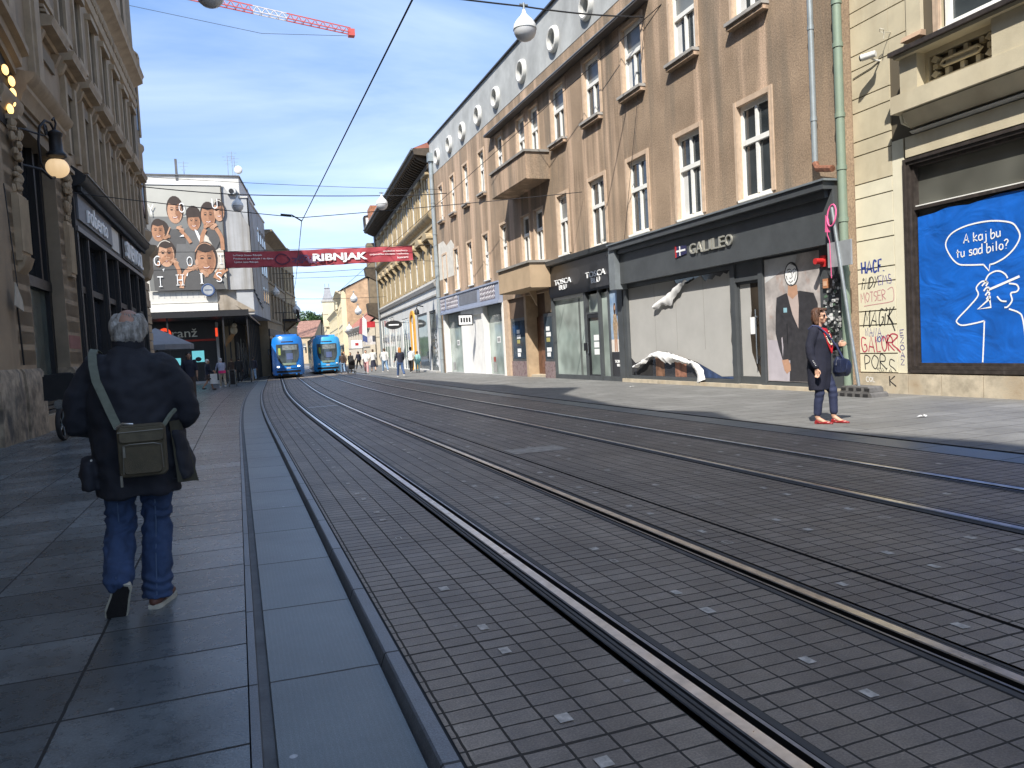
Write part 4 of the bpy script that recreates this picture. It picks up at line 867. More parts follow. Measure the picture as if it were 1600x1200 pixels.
pa.prism([(s,arch(s)) for s in ss]+[(20.0,6.6),(4.8,6.6)],.012,.02,DARK)  # flat dark sheet paints the shade of the recess under the arch
obj('portal_arch',pa,LB)
bu=MB(-1); WARM=emis('warm_bulb',(1.,.62,.22),1.15)
bl_=thing('bulb_cluster','cluster of round warm glowing bulbs under the dark arch of the stone building','lamp',(-4.643,0,0),-(PI/2+.0186))
for i,(s,z) in enumerate(((19.14,7.76),(19.58,7.67),(19.60,7.42),(19.51,7.21),(19.27,6.98))):
    b=MB(-1); b.ell((s,.1,z),(.135,.06,.105),WARM,14,8); obj('bulb',b,bl_)
b=MB(-1); b.tube([(18.9,.05,7.8),(19.6,.05,7.7),(19.62,.05,7.2),(19.2,.05,6.9)],.02,IRON,6); obj('bulb_rail',b,bl_)
co_=MB(-1)
co_.prism_x([(0,7.4),(.12,7.42),(.18,7.6),(.26,7.7),(.26,7.8),(.42,7.95),(.46,8.06),(0,8.12)],20.1,24.0,LST2); co_.box(20.1,23.9,0,.06,7.3,7.4,LST3)
obj('portal_cornice',co_,LB)
# piers
def capital(mb,s,d,z0,z1,w,seed):
    r=random.Random(seed)
    for k in range(34):
        t=r.random(); z=z0+(z1-z0)*t; sp=w*(.45+.55*t); q=r.uniform(-1,1)
        mb.ell((s+q*sp,d+.10*t+.06*(1-abs(q))+r.uniform(-.02,.02),z),(.05+.05*r.random(),.06+.04*r.random(),.06+.07*r.random()),LST2,6,4)
    mb.box(s-w*1.15,s+w*1.15,d-.1,d+.24,z1,z1+.1,LST2)
def pier(s0,s1,proud,rust,label=None):
    p=MB(-1)
    p.box(s0+.03,s1-.03,-.9,proud-.07,1.42,6.9,LDK)
    js=[1.44,1.89,2.30,2.74,3.20,3.58,3.98,4.38,4.80,5.25,5.65,6.1,6.5,6.9]
    for i in range(len(js)-1):
        a,b=js[i]+.034,js[i+1]-.034
        p.prism_x([(-.9,a),(proud-.025,a),(proud,a+.03),(proud,b-.03),(proud-.025,b),(-.9,b)],s0-.015,s1+.015,rust)
    pl_=[]
    p.prism_x([(-.95,-.3),(proud+.12,-.3),(proud+.13,.9),(proud+.10,1.34),(proud+.04,1.42),(-.95,1.42)],s0-.1,s1+.13,ROUGH)
    p.prism_x([(-.9,6.9),(proud,6.9),(proud+.06,7.0),(proud+.16,7.2),(proud+.16,7.34),(-.9,7.34)],s0-.1,s1+.1,LST2)
    return p
p=pier(18.78,20.05,0.,LST2); 
p.box(19.15,19.85,0,.12,3.75,5.2,LST2)
for k in range(6): p.tube([(19.2+k*.12,.13,3.95),(19.2+k*.12,.13,5.15)],.042,LST2,6)
p.prism_x([(0,3.5),(.12,3.62),(.2,3.85),(0,3.9)],19.2,19.8,LST2); capital(p,19.5,.02,5.3,6.75,.3,1)
obj('pier',p,LB)
p=pier(17.0,18.42,-.02,LST2); capital(p,17.7,.02,5.3,6.75,.3,2); obj('pier',p,LB)
p=pier(23.5,24.95,0.,LST2); p.box(24.0,24.6,0,.1,3.9,5.4,LST2); 
for k in range(5): p.tube([(24.06+k*.12,.11,4.0),(24.06+k*.12,.11,5.3)],.04,LST2,6)
capital(p,24.4,.02,5.5,6.8,.26,3); p.box(23.52,24.93,.001,.006,1.92,2.28,M('red_painted_block',(.24,.10,.08),.8))
obj('pier',p,LB)
# recessed tall window between the piers
rw=MB(-1); rw.box(20.0,23.55,-.62,-.5,-.3,7.3,LDK); rw.box(20.05,23.5,-.5,.05,-.3,.30,LST2)
for k in range(3): rw.box(20.05,23.5,-.45,-.12-k*.07,.30+k*.1,.38+k*.1,IRON)
rw.box(20.05,23.5,-.5,-.28,3.42,3.68,IRON); rw.box(20.05,20.2,-.5,-.3,.6,7,IRON); rw.box(23.2,23.5,-.5,-.3,.6,7,IRON); rw.box(22.6,22.75,-.5,-.3,3.68,7,IRON); rw.box(21.3,21.42,-.5,-.34,3.68,7,IRON); rw.box(20.2,23.2,-.5,-.44,3.68,7.0,LPANE); rw.box(20.05,23.5,-.5,.0,7.0,7.3,LST3)
o=obj('tall_window',rw,LB); p=MB(-1); p.box(20.2,23.2,-.42,-.41,.62,3.42,glass('greenish_pane',(.085,.105,.095),.1,.6)); obj('pane',p,o)
# black shopfront
SB=MB(-1); SHK=M('shop_black',(.010,.010,.011),.6,var=.2,vs=3)
SB.box(25.1,40.0,-.3,-.2,-.3,7.0,SHK)
SB.prism_x([(-.2,6.5),(.10,6.5),(.14,6.55),(.34,6.62),(.46,6.72),(.50,6.86),(-.2,7.4)],24.98,39.2,SHK); SB.box(24.98,39.2,.42,.54,6.86,6.90,M('shop_top_edge',(.20,.17,.13),.6))
for k in range(78): SB.box(25.1+k*.18,25.19+k*.18,.22,.32,6.44,6.58,SHK)
SB.box(25.1,39.4,-.2,.16,5.32,5.46,M('shop_moulding',(.085,.08,.078),.45)); SB.box(25.1,39.4,-.2,.1,5.46,6.5,SHK)
obj('shopfront',SB,LB)
GL=glass('shop_dark_pane',(.015,.02,.03),.05,.9)
bays=[(25.5,26.55),(26.95,29.45),(29.95,32.0),(32.4,34.75),(35.2,37.3),(37.7,39.6)]
for i,(a,b) in enumerate(bays):
    w_=MB(-1)
    w_.box(a-.02,a+.08,-.2,-.02,.55,5.48,SHK); w_.box(b-.08,b+.02,-.2,-.02,.55,5.48,SHK); w_.box(a+.08,b-.08,-.2,-.02,3.62,3.82,SHK); w_.box(a+.08,b-.08,-.2,-.04,.3,.62,SHK); w_.box(a+.08,b-.08,-.2,-.02,5.34,5.48,SHK)
    w_.box(a+.08,a+.12,-.02,.0,.6,5.4,M('painted_highlight',(.32,.33,.36),.4,.3)) if i in (1,2) else None  # pale strips paint vertical highlights beside the dark glass
    o=obj('shop_window',w_,LB); p=MB(-1); p.box(a+.08,b-.08,-.17,-.16,.62,5.34,GL)
    if i in (3,4): 
        for k in range(7): p.box(a+.2,a+.55,-.16,-.155,3.9+k*.2,4.07+k*.2,M('window_display',(.25,.27,.27),.6))
    if i==2: p.box(a+.2,a+.32,-.16,-.155,1.3,3.3,LETTER)
    obj('pane',p,o)
pls=MB(-1)
for a,b in ((25.1,25.45),(26.6,26.92),(29.5,29.9),(32.05,32.35),(34.8,35.15),(37.35,37.65),(39.65,40.0)):
    pls.box(a,b,-.2,.08,-.3,5.48,SHK); pls.box(a+.07,b-.07,.08,.11,.6,5.3,SHK); pls.box(a-.03,b+.03,-.2,.14,-.3,.5,SHK)
obj('shop_pilasters',pls,LB); pls=None
sg=MB(-1); sg.box(25.35,31.0,.1,.16,5.68,6.46,M('grey_sign_board',(.115,.118,.13),.5,var=.08)); o=obj('shop_sign',sg,LB); l=MB(-1); l.text('roberto',26.5,29.9,5.76,6.34,.16,.05,M('sign_white',(.92,.92,.90),.5,var=0),bold=.004); obj('lettering',l,o)
sg=MB(-1); sg.box(31.05,32.6,.1,.14,5.6,6.4,M('white_panel',(.62,.60,.55),.6,var=.05)); obj('sign_panel',sg,LB)
sg=MB(-1); sg.box(33.4,38.8,.1,.15,5.55,6.46,SHK); o=obj('shop_sign',sg,LB); l=MB(-1); l.text('SINEWOOL',33.9,38.6,5.64,6.3,.15,.09,M('sign_white',(.92,.92,.90)),bold=.012); obj('lettering',l,o)
qn=MB(-1)
for k in range(14): qn.box(40.05,41.5,0,.07+.03*(k%2),-.3+k*.4+.02,.1+k*.4-.02,LST2)
qn.prism_x([(0,5.4),(.2,5.5),(.34,5.9),(.34,6.5),(.6,6.75),(.66,7.0),(0,7.1)],40.25,41.55,LST2)
obj('quoins',qn,LB)
# bracket lamp
la=thing('bracket_lamp','ornate black iron bracket lamp with a lit ribbed cream globe on the stone pier','lamp',(-4.643,0,0),-(PI/2+.0186))
h=MB(-1); c=(21.33,.5)
h.lathe((c[0],c[1],0),[(.06,7.22),(.12,7.2),(.26,7.12),(.24,7.04),(.21,7.0),(.22,6.62),(.25,6.58),(.34,6.5),(.34,6.44),(.24,6.40),(.02,6.40)],IRON,18); [h.v.__setitem__(i,(-21.33+(p[0]+21.33)*.66,.5+(p[1]-.5)*.66,6.72+(p[2]-6.72)*.82)) for i,p in enumerate(h.v)]; obj('housing',h,la)
GLB=emis('globe_glass',(.95,.66,.36),.36)
g_=MB(-1); prof=[(.15,6.42)]+[(.15+.0+.265*math.sin(a)*1.0-.0, 6.14-.27*math.cos(PI-a)) for a in []]
rs=[]
for i in range(1,12):
    t=PI*(.16+.80*i/12); rr=.36*math.sin(t); z=6.13+.29*math.cos(t)
    rs.append([(c[0]+rr*(1+.022*math.cos(10*2*PI*k/40))*math.cos(2*PI*k/40),c[1]+rr*(1+.022*math.cos(10*2*PI*k/40))*math.sin(2*PI*k/40),z) for k in range(40)])
g_.rings(rs,GLB); [g_.v.__setitem__(i,(-21.33+(p[0]+21.33)*.70,.5+(p[1]-.5)*.70,6.46+(p[2]-6.42)*.82)) for i,p in enumerate(g_.v)]; obj('globe',g_,la)
br=MB(-1)
br.tube([(20.05,0,6.82),(20.7,.25,6.86),(20.95,.35,6.88)],.025,IRON,6)
arc=[(20.75,.28,6.2),(20.72,.27,6.7),(20.8,.3,7.05),(21.0,.38,7.25),(21.2,.45,7.25),(21.33,.5,7.1)]
br.tube(arc,.03,IRON,6)
sp=[(21.0+.16*(1-i/26)*math.cos(i*.5),.38,7.02+.16*(1-i/26)*math.sin(i*.5)) for i in range(24)]; br.tube(sp,.02,IRON,6); br.tube([(21.33,.5,7.1),(21.42,.52,7.3),(21.36,.5,7.42),(21.27,.48,7.34)],.025,IRON,6)
br.tube([(20.05,0,6.0),(20.6,.3,6.02),(20.95,.42,5.9),(21.15,.46,5.95)],.035,IRON,6); br.tube([(20.75,.28,6.2),(20.9,.36,5.95)],.025,IRON,6); br.box(19.95,20.1,-.02,.06,5.85,6.95,IRON)
obj('bracket',br,la)
tgm=MB(-1); tgm.prism([(18.15,2.72),(18.75,2.62),(18.7,2.86),(18.3,3.2)],.14,.16,M('paper_tag',(.45,.40,.32),.8)); tgm.tube([(18.45,.15,3.1),(18.3,.1,5.2)],.012,IRON,5); tgm.tube([(18.5,.1,2.7),(18.62,.1,1.5)],.02,IRON,5)
tag(obj('wall_tag',tgm,None,(-4.643,0,0),-(PI/2+.0186)),'pale card tag on a cable hanging down the groove of the leftmost stone pier','tag')
# ---------------------------------------------------------------- delivery scooter
scn=thing('delivery_scooter','small yellow framed scooter with a big black box parked by the stone pier','scooter',(-3.36,17.5,-.055),-.10)
TY=M('tyre',(.02,.02,.021),.8,var=.1); YEL=M('scooter_yellow',(.30,.20,.04),.45)
def wheel(y,r,nm):
    w_=MB(); n=24; w_.lathe((0,y,r),[(r-.07,-.035),(r-.02,-.045),(r,-.02),(r,.02),(r-.02,.045),(r-.07,.035),(r-.07,-.035)],TY,n,'x'); o=obj(nm,w_,scn)
    q=MB(); q.lathe((0,y,r),[(r-.085,-.02),(r-.068,-.025),(r-.068,.025),(r-.085,.02),(r-.085,-.02)],IRON,n,'x'); q.lathe((0,y,r),[(.04,-.05),(.05,0),(.04,.05)],METAL,10,'x')
    for k in range(5): a=2*PI*k/5; q.tube([(0,y+.04*math.cos(a),r+.04*math.sin(a)),(0,y+(r-.08)*math.cos(a),r+(r-.08)*math.sin(a))],.016,METAL,6)
    obj('rim',q,o)
wheel(0,.34,'wheel'); wheel(1.35,.22,'wheel')
f=MB(); f.tube([(-.09,0,.34),(-.09,.05,.62),(-.07,.12,.85)],.025,IRON); f.tube([(.09,0,.34),(.09,.05,.62),(.07,.12,.85)],.025,IRON); f.tube([(0,.1,.72),(0,.3,.42),(0,.75,.32),(0,1.35,.30)],[.05,.06,.07,.05],YEL,8); f.box(-.10,.10,-.06,.12,.66,.74,YEL); f.tube([(0,.85,.33),(0,.95,.62),(0,1.05,.95)],.03,IRON); obj('frame',f,scn)
f=MB(); f.box(-.27,.30,-.10,.42,.82,1.30,M('cargo_black',(.012,.012,.013),.75,var=.2)); f.box(-.25,.28,-.08,.40,1.30,1.335,M('cargo_black',(.012,.012,.013))); obj('cargo_box',f,scn)
f=MB(); f.tube([(-.36,.34,1.12),(-.12,.30,1.34),(.12,.30,1.34),(.36,.34,1.12)],.018,IRON); obj('handlebar',f,scn)
f=MB(); f.tube([(0,-.12,.73),(0,-.05,.73)],[.10,.08],M('lamp_chrome',(.6,.62,.6),.15,.8,var=0),14); obj('headlight',f,scn)
f=MB(); f.box(-.12,.12,.85,1.35,.93,1.02,IRON); obj('seat',f,scn)
# ---------------------------------------------------------------- white house with the picture banner, local x = -world x, y = out (towards camera)
WB=thing('white_house','white flat roofed house behind the big banner of smiling children','building',(0,59,0),PI)
WP1=M('white_render',(.64,.62,.57),.9,var=.06,vs=.6,bmp=.2,bs=20,streak=((.50,.48,.44),.9,.2,.55,.75)); WP2=M('pale_grey_render',(.42,.43,.44),.9,var=.08,vs=.6,streak=((.30,.29,.27),1.2,.15,.5,.72))
TARP=M('dirty_sheeting',(.40,.40,.40),.8,var=.1,vs=.8,bmp=.5,bs=3,streak=((.25,.235,.21),2.6,.10,.42,.68)); TARPB=M('stained_sheeting',(.36,.31,.25),.85,var=.2,vs=1.2,streak=((.20,.16,.11),1.8,.25,.42,.7))
# body as plan polygons; the street side bends right
wb=MB()
def plan(mb,pts,z0,z1,m): mb.prism_z(pts,z0,z1,m)
# world coordinates relative to (0,59), local x = -X, local y = -(Y-59)
def WL(X,Y): return (-X,-(Y-59))
plan(wb,[WL(-9,59),WL(1.0,59),WL(2.3,69.8),WL(-9,70)],12.98,14.45,WP1)
plan(wb,[WL(-9,59.3),WL(.3,59.3),WL(1.75,70.2),WL(-9,70.2)],4.45,12.98,WP1)
plan(wb,[WL(.3,59.02),WL(1.45,59.02),WL(3.0,70),WL(1.75,70)],4.6,12.95,WP2)
obj('wall',wb,WB)
rf=MB(); plan(rf,[WL(-9.05,58.9),WL(1.08,58.9),WL(2.4,69.9),WL(-9.05,70.1)],14.45,14.53,M('roof_edge',(.12,.12,.12),.6)); plan(rf,[WL(.25,58.95),WL(1.52,58.95),WL(3.08,70.05),WL(1.7,70.2)],12.96,13.06,WP1); rf.box(3.0,3.15,-.3,.05,13.6,15.6,M('roof_edge',(.12,.12,.12))); obj('roof',rf,WB)
# street side windows
def side_pt(t,off=0.): # along the side from (1.45,59.02) to (3,70)
    X=1.45+1.55*t; Y=59.02+10.98*t; L=math.hypot(1.55,10.98); nx,ny=10.98/L,-1.55/L
    return (-(X+nx*off),-(Y+ny*off-59))
for z,h in ((10.6,1.15),(8.2,1.15),(6.0,1.15)):
    for t in (.52,.66,.80,.93):
        a=side_pt(t-.03,.02); b=side_pt(t+.03,.02); w_=MB(); w_.add([(a[0],a[1],z),(b[0],b[1],z),(b[0],b[1],z+h),(a[0],a[1],z+h)],[(0,1,2,3)],PANE)
        a2=side_pt(t-.035,.08); b2=side_pt(t+.035,.08); w_.add([(a[0],a[1],z-.1),(b[0],b[1],z-.1),(b2[0],b2[1],z-.1),(a2[0],a2[1],z-.1),(a[0],a[1],z),(b[0],b[1],z),(b2[0],b2[1],z),(a2[0],a2[1],z)],[(0,1,2,3),(4,5,6,7),(2,3,7,6),(0,3,7,4),(1,2,6,5)],WP2)
        obj('window',w_,WB,recalc=False)
for t in (.25,.6):
    X=1.0+1.3*t; Y=59+10.8*t; w_=MB(); w_.add([(-(X+.02),-(Y-59-.0)-.4,13.3),(-(X+.02)-.10,-(Y-59)-1.2,13.3),(-(X+.02)-.10,-(Y-59)-1.2,14.0),(-(X+.02),-(Y-59)-.4,14.0)],[(0,1,2,3)],PANE); obj('window',w_,WB,recalc=False)
ac=MB(); ac.box(-.75,-.2,.02,.35,13.12,13.6,M('ac_white',(.6,.6,.58),.5)); ac.lathe((-.45,.36,13.36),[(.05,0),(.17,0),(.17,.02),(.05,.02)],FB,14,'y'); obj('air_conditioner',ac,WB)
# sheeting over the corner and stained foot
sh=MB(); vs=[];fs=[]
pts=[(.0,13.7),(.35,13.2),(.9,12.0),(1.4,10.9)]
n=24
for i in range(n+1):
    t=i/n; top=13.7-3.4*min(1,t*1.9) if t<.5 else 10.47
    p=side_pt(t*.50-.0,.10+.05*math.sin(t*31)); vs+=[(p[0],p[1],6.4-1.2*t),(p[0]+.0,p[1],top)]
for i in range(n): fs.append((2*i,2*i+1,2*i+3,2*i+2))
sh.add(vs,fs,TARP); sh.add([(.28,.12,6.4),(-1.5,.12,6.4),(-1.5,.14,10.9),(-1.1,.15,11.6),(-.6,.14,13.0),(.2,.14,13.75)],[(0,1,2,3,4,5)],TARP)
obj('sheeting',sh,WB,recalc=False)
lo=MB(); lo.box(1.0,5.6,.02,.06,5.55,6.4,WP1); lo.box(1.0,5.6,.06,.16,4.85,5.5,M('bright_band',(.80,.78,.72),.8,var=.03)); lo.add([(1.0,.06,4.8),(-1.5,.06,4.8),(-1.5,.06,4.85),(.95,.06,6.4),(1.0,.06,6.4)],[(0,1,2,3,4)],TARPB)
for k in range(12): lo.box(1.1+k*.37,1.13+k*.37,.06,.075,5.9,6.3,WP2)
obj('lower_wall',lo,WB,recalc=False)
for (x,z,h,nm) in ((-.8,14.5,1.5,0),(-.65,14.5,1.9,0),(-.35,14.5,1.6,0),(2.6,14.5,1.1,0)):
    a=MB(); a.tube([(x,-.6,z),(x,-.6,z+h)],.022,METAL,5)
    for k in range(3): a.tube([(x-.35+.1*k,-.6,z+h-.12-k*.25),(x+.35-.1*k,-.6,z+h-.12-k*.25)],.012,METAL,4)
    obj('antenna',a,WB)
a=MB(); a.ell((-1.05,-.3,15.0),(.28,.1,.3),WHITE,12,8); obj('satellite_dish',a,WB)
# ---- banner: a printed picture hung on the wall
BN=thing('picture_banner','huge grey printed banner of smiling children with the words YOU GOT THIS','banner',(0,58.75,0),PI)
bx=lambda u:5.3-u*5.05     # u 0..1 left to right -> local x
bz=lambda v:13.75-v*7.32   # v 0..1 from the top
sb=MB(); BG=M('banner_cloth',(.19,.19,.18),.7,var=.05,vs=.5); BGL=M('banner_pale',(.47,.46,.41),.7,var=.05,vs=.5); SHIRT=M('print_shirt',(.095,.092,.09),.7,var=.05); SHIRT2=M('print_shirt2',(.15,.148,.145),.7,var=.05)
sb.box(bx(1),bx(0),-.06,0,bz(1),bz(0),BG); sb.box(bx(1),bx(0),.001,.004,bz(.3),bz(.01),BGL); sb.box(bx(1)-.05,bx(0),-.08,.06,bz(0),bz(-.035),LETTER); sb.box(bx(1)-.03,bx(1)+.03,-.05,.05,bz(1.01),bz(-.02),M('banner_rope',(.05,.04,.035),.8))
obj('cloth',sb,BN)
SK=[M('print_face',(.43,.22,.125),.6,var=.12,vs=4),M('print_face2',(.52,.30,.19),.6,var=.1,vs=4),M('print_face3',(.30,.145,.08),.6,var=.12,vs=4)]; HR=M('print_dark_hair',(.045,.03,.024),.6,var=.1); WT=M('print_white_cloth',(.60,.55,.47),.7,var=.15,vs=3); LIP=M('print_lip',(.28,.08,.06),.6)
class Lay:
    y=.006
def pl(mb,pts,m): Lay.y+=.0006; mb.poly([(bx(u),bz(v)) for u,v in pts],Lay.y,m)
def el(mb,c,r,m,n=18,tilt=0.): Lay.y+=.0006; mb.disc((bx(c[0]),bz(c[1])),r[0]*5.05,r[1]*7.32,Lay.y,m,n,tilt=tilt)
def arm(mb,pts,w,m): Lay.y+=.0006; mb.ribbon(smooth_path([(bx(u),bz(v)) for u,v in pts],n=6),w,Lay.y,m)
def face(mb,c,r,sk,shade=True,hair=HR,band=None,tilt=0.):
    r=(r[0]*1.12,r[1]*1.10)
    el(mb,(c[0]+.004,c[1]-.012),(r[0]*1.16,r[1]*1.12),hair); el(mb,(c[0],c[1]+.006),r,SK[sk]); 
    if shade: pl(mb,[(c[0]+r[0]*.15,c[1]-r[1]*.75),(c[0]+r[0]*.75,c[1]-r[1]*.5),(c[0]+r[0]*.92,c[1]+r[1]*.2),(c[0]+r[0]*.5,c[1]+r[1]*.85),(c[0]+r[0]*.1,c[1]+r[1]*.3)],SK[2])
    pl(mb,[(c[0]-r[0]*.75,c[1]-r[1]*.62),(c[0],c[1]-r[1]*.45),(c[0]+r[0]*.8,c[1]-r[1]*.6),(c[0]+r[0]*.5,c[1]-r[1]*1.02),(c[0]-r[0]*.5,c[1]-r[1]*1.02)],hair)
    for s in (-1,1): el(mb,(c[0]+s*r[0]*.38,c[1]-r[1]*.08),(r[0]*.2,r[1]*.07),HR,8); arm(mb,[(c[0]+s*r[0]*.6,c[1]-r[1]*.2),(c[0]+s*r[0]*.35,c[1]-r[1]*.28),(c[0]+s*r[0]*.12,c[1]-r[1]*.2)],.03,HR)
    arm(mb,[(c[0]+.0,c[1]-r[1]*.1),(c[0]+r[0]*.12,c[1]+r[1]*.22),(c[0]-r[0]*.06,c[1]+r[1]*.26)],.03,SK[2])
    arm(mb,[(c[0]-r[0]*.38,c[1]+r[1]*.48),(c[0],c[1]+r[1]*.62),(c[0]+r[0]*.4,c[1]+r[1]*.46)],.06,LIP); arm(mb,[(c[0]-r[0]*.3,c[1]+r[1]*.5),(c[0],c[1]+r[1]*.57),(c[0]+r[0]*.3,c[1]+r[1]*.48)],.03,LETTER)
    if band: arm(mb,[(c[0]-r[0]*1.05,c[1]-r[1]*.5),(c[0]-r[0]*.6,c[1]-r[1]*.95),(c[0],c[1]-r[1]*1.1),(c[0]+r[0]*.6,c[1]-r[1]*.95)],.06,band)
def hand(mb,c,sc,ang,sk,flip=1):
    ca,sa=math.cos(ang),math.sin(ang)
    def R(x,y): return (c[0]+sc*(x*ca-y*sa)*flip,c[1]+sc*(x*sa+y*ca)*.69)
    pl(mb,[R(-.5,-.3),R(.2,-.42),(R(.5,-.2)),R(.45,.3),R(-.5,.35)],SK[sk])
    for k,l in enumerate((1.15,1.3,1.2,.95)): arm(mb,[R(.3,-.3+k*.2),R(.8,-.3+k*.21),R(l,-.2+k*.26)],sc*.17*5.05,SK[sk if k%2 else min(1,sk+1) if sk<1 else sk])
    arm(mb,[R(-.2,-.35),R(.1,-.62),R(.42,-.72)],sc*.18*5.05,SK[sk])
pr=MB()
# far row
pl(pr,[(0.02,.52),(.0,.2),(.05,.25),(.1,.42),(.2,.6),(.05,.8)],SHIRT2)
pl(pr,[(.22,.9),(.24,.5),(.32,.42),(.47,.42),(.58,.55),(.60,.95)],SHIRT); pl(pr,[(.50,.75),(.5,.42),(.6,.36),(.7,.42),(.72,.7)],SHIRT2); pl(pr,[(.70,.70),(.72,.48),(.82,.42),(.97,.45),(1.,.72)],SHIRT)
el(pr,(.19,.43),(.11,.10),HR); face(pr,(.155,.435),(.072,.085),0); face(pr,(.385,.245),(.085,.105),1); 
el(pr,(.62,.28),(.095,.085),HR); pl(pr,[(.53,.33),(.53,.27),(.715,.28),(.715,.33)],HR); face(pr,(.62,.345),(.072,.075),0); pl(pr,[(.53,.31),(.53,.24),(.6,.20),(.68,.22),(.715,.3)],HR)
face(pr,(.81,.29),(.082,.10),0); face(pr,(.955,.245),(.062,.085),1,band=WT)
pl(pr,[(.62,.42),(.66,.44),(.69,.5),(.68,.55),(.64,.47)],LETTER); pl(pr,[(.66,.62),(.74,.46),(.8,.50),(.84,.58),(.75,.62)],WT); pl(pr,[(.79,.42),(.95,.42),(.97,.5),(.88,.62),(.80,.52)],SHIRT); pl(pr,[(.83,.93),(.84,.64),(.93,.60),(1.0,.64),(1.,.9),(.9,.82)],WT)
arm(pr,[(.24,.52),(.28,.45),(.31,.40)],.09,SK[1]); hand(pr,(.24,.50),.055,-.5,0); hand(pr,(.42,.41),.06,.5,1); arm(pr,[(.44,.43),(.52,.50),(.56,.55)],.22,SK[0]); pl(pr,[(.42,.49),(.47,.47),(.48,.49)],LETTER)
arm(pr,[(.69,.62),(.71,.50),(.76,.42)],.26,SK[0]); hand(pr,(.77,.395),.06,-.6,0); arm(pr,[(.97,.62),(.965,.50),(.9,.41)],.26,SK[0]); hand(pr,(.89,.385),.06,.7,1,-1)
# near row
pl(pr,[(.06,1.),(.05,.80),(.12,.73),(.24,.76),(.36,.76),(.42,.88),(.40,1.)],SHIRT); pl(pr,[(.40,1.),(.46,.84),(.6,.80),(.78,.80),(.9,.86),(.97,1.)],SHIRT)
pl(pr,[(.33,.78),(.38,.56),(.50,.56),(.62,.7),(.60,.82)],SHIRT2)
face(pr,(.235,.655),(.092,.105),1,band=WT); face(pr,(.74,.71),(.115,.13),0,band=SK[1]); el(pr,(.62,.735),(.022,.03),SK[1])
arm(pr,[(.11,.77),(.18,.715),(.22,.705)],.24,SK[0]); hand(pr,(.21,.70),.065,.0,0); hand(pr,(.32,.72),.06,.6,1); arm(pr,[(.34,.74),(.385,.82),(.375,.93)],.26,SK[0])
arm(pr,[(.40,.98),(.43,.88),(.49,.81)],.30,SK[1]); hand(pr,(.53,.80),.085,-.35,1); hand(pr,(.69,.83),.07,.7,1); arm(pr,[(1.0,.79),(.92,.83),(.86,.90)],.5,SK[0]); pl(pr,[(.95,.70),(1.,.72),(.98,.8),(.9,.82)],WT)
pl(pr,[(.47,.86),(.50,.83),(.485,.87)],LETTER); pl(pr,[(.17,.8),(.2,.79),(.19,.82)],LETTER)
obj('printed_picture',pr,BN,recalc=False)
lt=MB()
def blet(ch,u,v,w=.075,h=.095):
    z1,z0=bz(v),bz(v+h); lt.text(ch,bx(u),bx(u+w),z0,z1,.13,.01,LETTER,bold=-.012)
    if ch in 'THI':
        a,b=bx(u),bx(u+w); m=(a+b)/2
        for q in ((m,) if ch in 'TI' else (a-.04,b+.04)): lt.box(q-.11,q+.11,.13,.14,z0-.03,z0+.02,LETTER)
        if ch in 'HI':
            for q in ((m,) if ch=='I' else (a-.04,b+.04)): lt.box(q-.11,q+.11,.13,.14,z1-.02,z1+.03,LETTER)
for ch,u,v in (('Y',.05,.19),('O',.44,.17),('U',.87,.13),('G',.075,.67),('O',.49,.68),('T',.90,.655),('T',.10,.865),('H',.35,.855),('I',.655,.845),('S',.86,.835)): blet(ch,u,v,.075 if ch!='I' else .022)
obj('lettering',lt,BN)
rn=MB(); rn.lathe((bx(.74),.14,6.4),[(.34,0),(.36,.012),(.44,.012),(.46,0)],M('emblem_blue',(.05,.09,.2),.6),28,'y',False); rn.disc((bx(.74),6.4),.34,.34,.135,M('emblem_fill',(.36,.38,.40),.6)); rn.box(bx(.74)-.24,bx(.74)+.24,.14,.145,6.37,6.43,M('emblem_blue',(.05,.09,.2),.6)); obj('round_emblem',rn,BN)
# ---------------------------------------------------------------- canopy pavilion with the Oranz shop
PV=thing('canopy_pavilion','long black canopy on thin posts in front of the dark shop with a red O','pavilion',(0,54,0),PI)
DKM=M('canopy_black',(.018,.018,.02),.5,var=.1); TAN=M('canopy_tan_edge',(.38,.28,.18),.7,var=.1)
cp=MB(); cp.prism_z([(6.5,0),(-.95,0),(-3.0,-29.5),(6.5,-29.5)],4.28,4.30,DKM); cp.box(-.95,6.5,-.05,.12,4.26,4.66,DKM); cp.prism_z([(-.9,0),(-1.0,0),(-3.1,-29.5),(-3.0,-29.5)],4.2,4.34,DKM)
cp.add([(-.98,.1,4.34),(-3.12,-29.5,4.34),(-2.3,-29.5,5.1),(-.1,.1,5.0)],[(0,1,2,3)],TAN); cp.add([(6.5,.1,4.66),(-.98,.1,4.66),(-.1,-4.8,4.86),(6.5,-4.8,4.86)],[(0,1,2,3)],DKM)
obj('canopy_roof',cp,PV)
for k in range(14):
    t=k/13; x=-.82-2.1*t; y=-.1-29*t; p=MB(); p.box(x-.045,x+.045,y-.045,y+.045,-.4,4.28,DKM); obj('post',p,PV)
    if k%2==0 and k<9: p=MB(); p.box(x+1.45,x+1.55,y-.05,y+.05,-.4,4.28,DKM); obj('post',p,PV)
p=MB(); p.box(4.0,4.1,-.2,-.1,-.3,4.28,DKM); obj('post',p,PV)
sf=MB(); yb=-4.9
sf.box(1.25,6.5,yb-.3,yb,-.3,4.28,DKM); None; sf.box(1.25,6.5,yb,yb+.10,2.95,4.1,M('oranz_fascia',(.025,.023,.024),.5)); sf.box(1.25,3.4,yb+.1,yb+.14,2.82,2.96,M('oranz_red',(.40,.03,.015),.5)); sf.box(1.1,1.28,yb,yb+.2,-.3,4.1,WP2)
sf.box(1.12,3.0,yb,yb+.6,-.4,-.02,WP2)
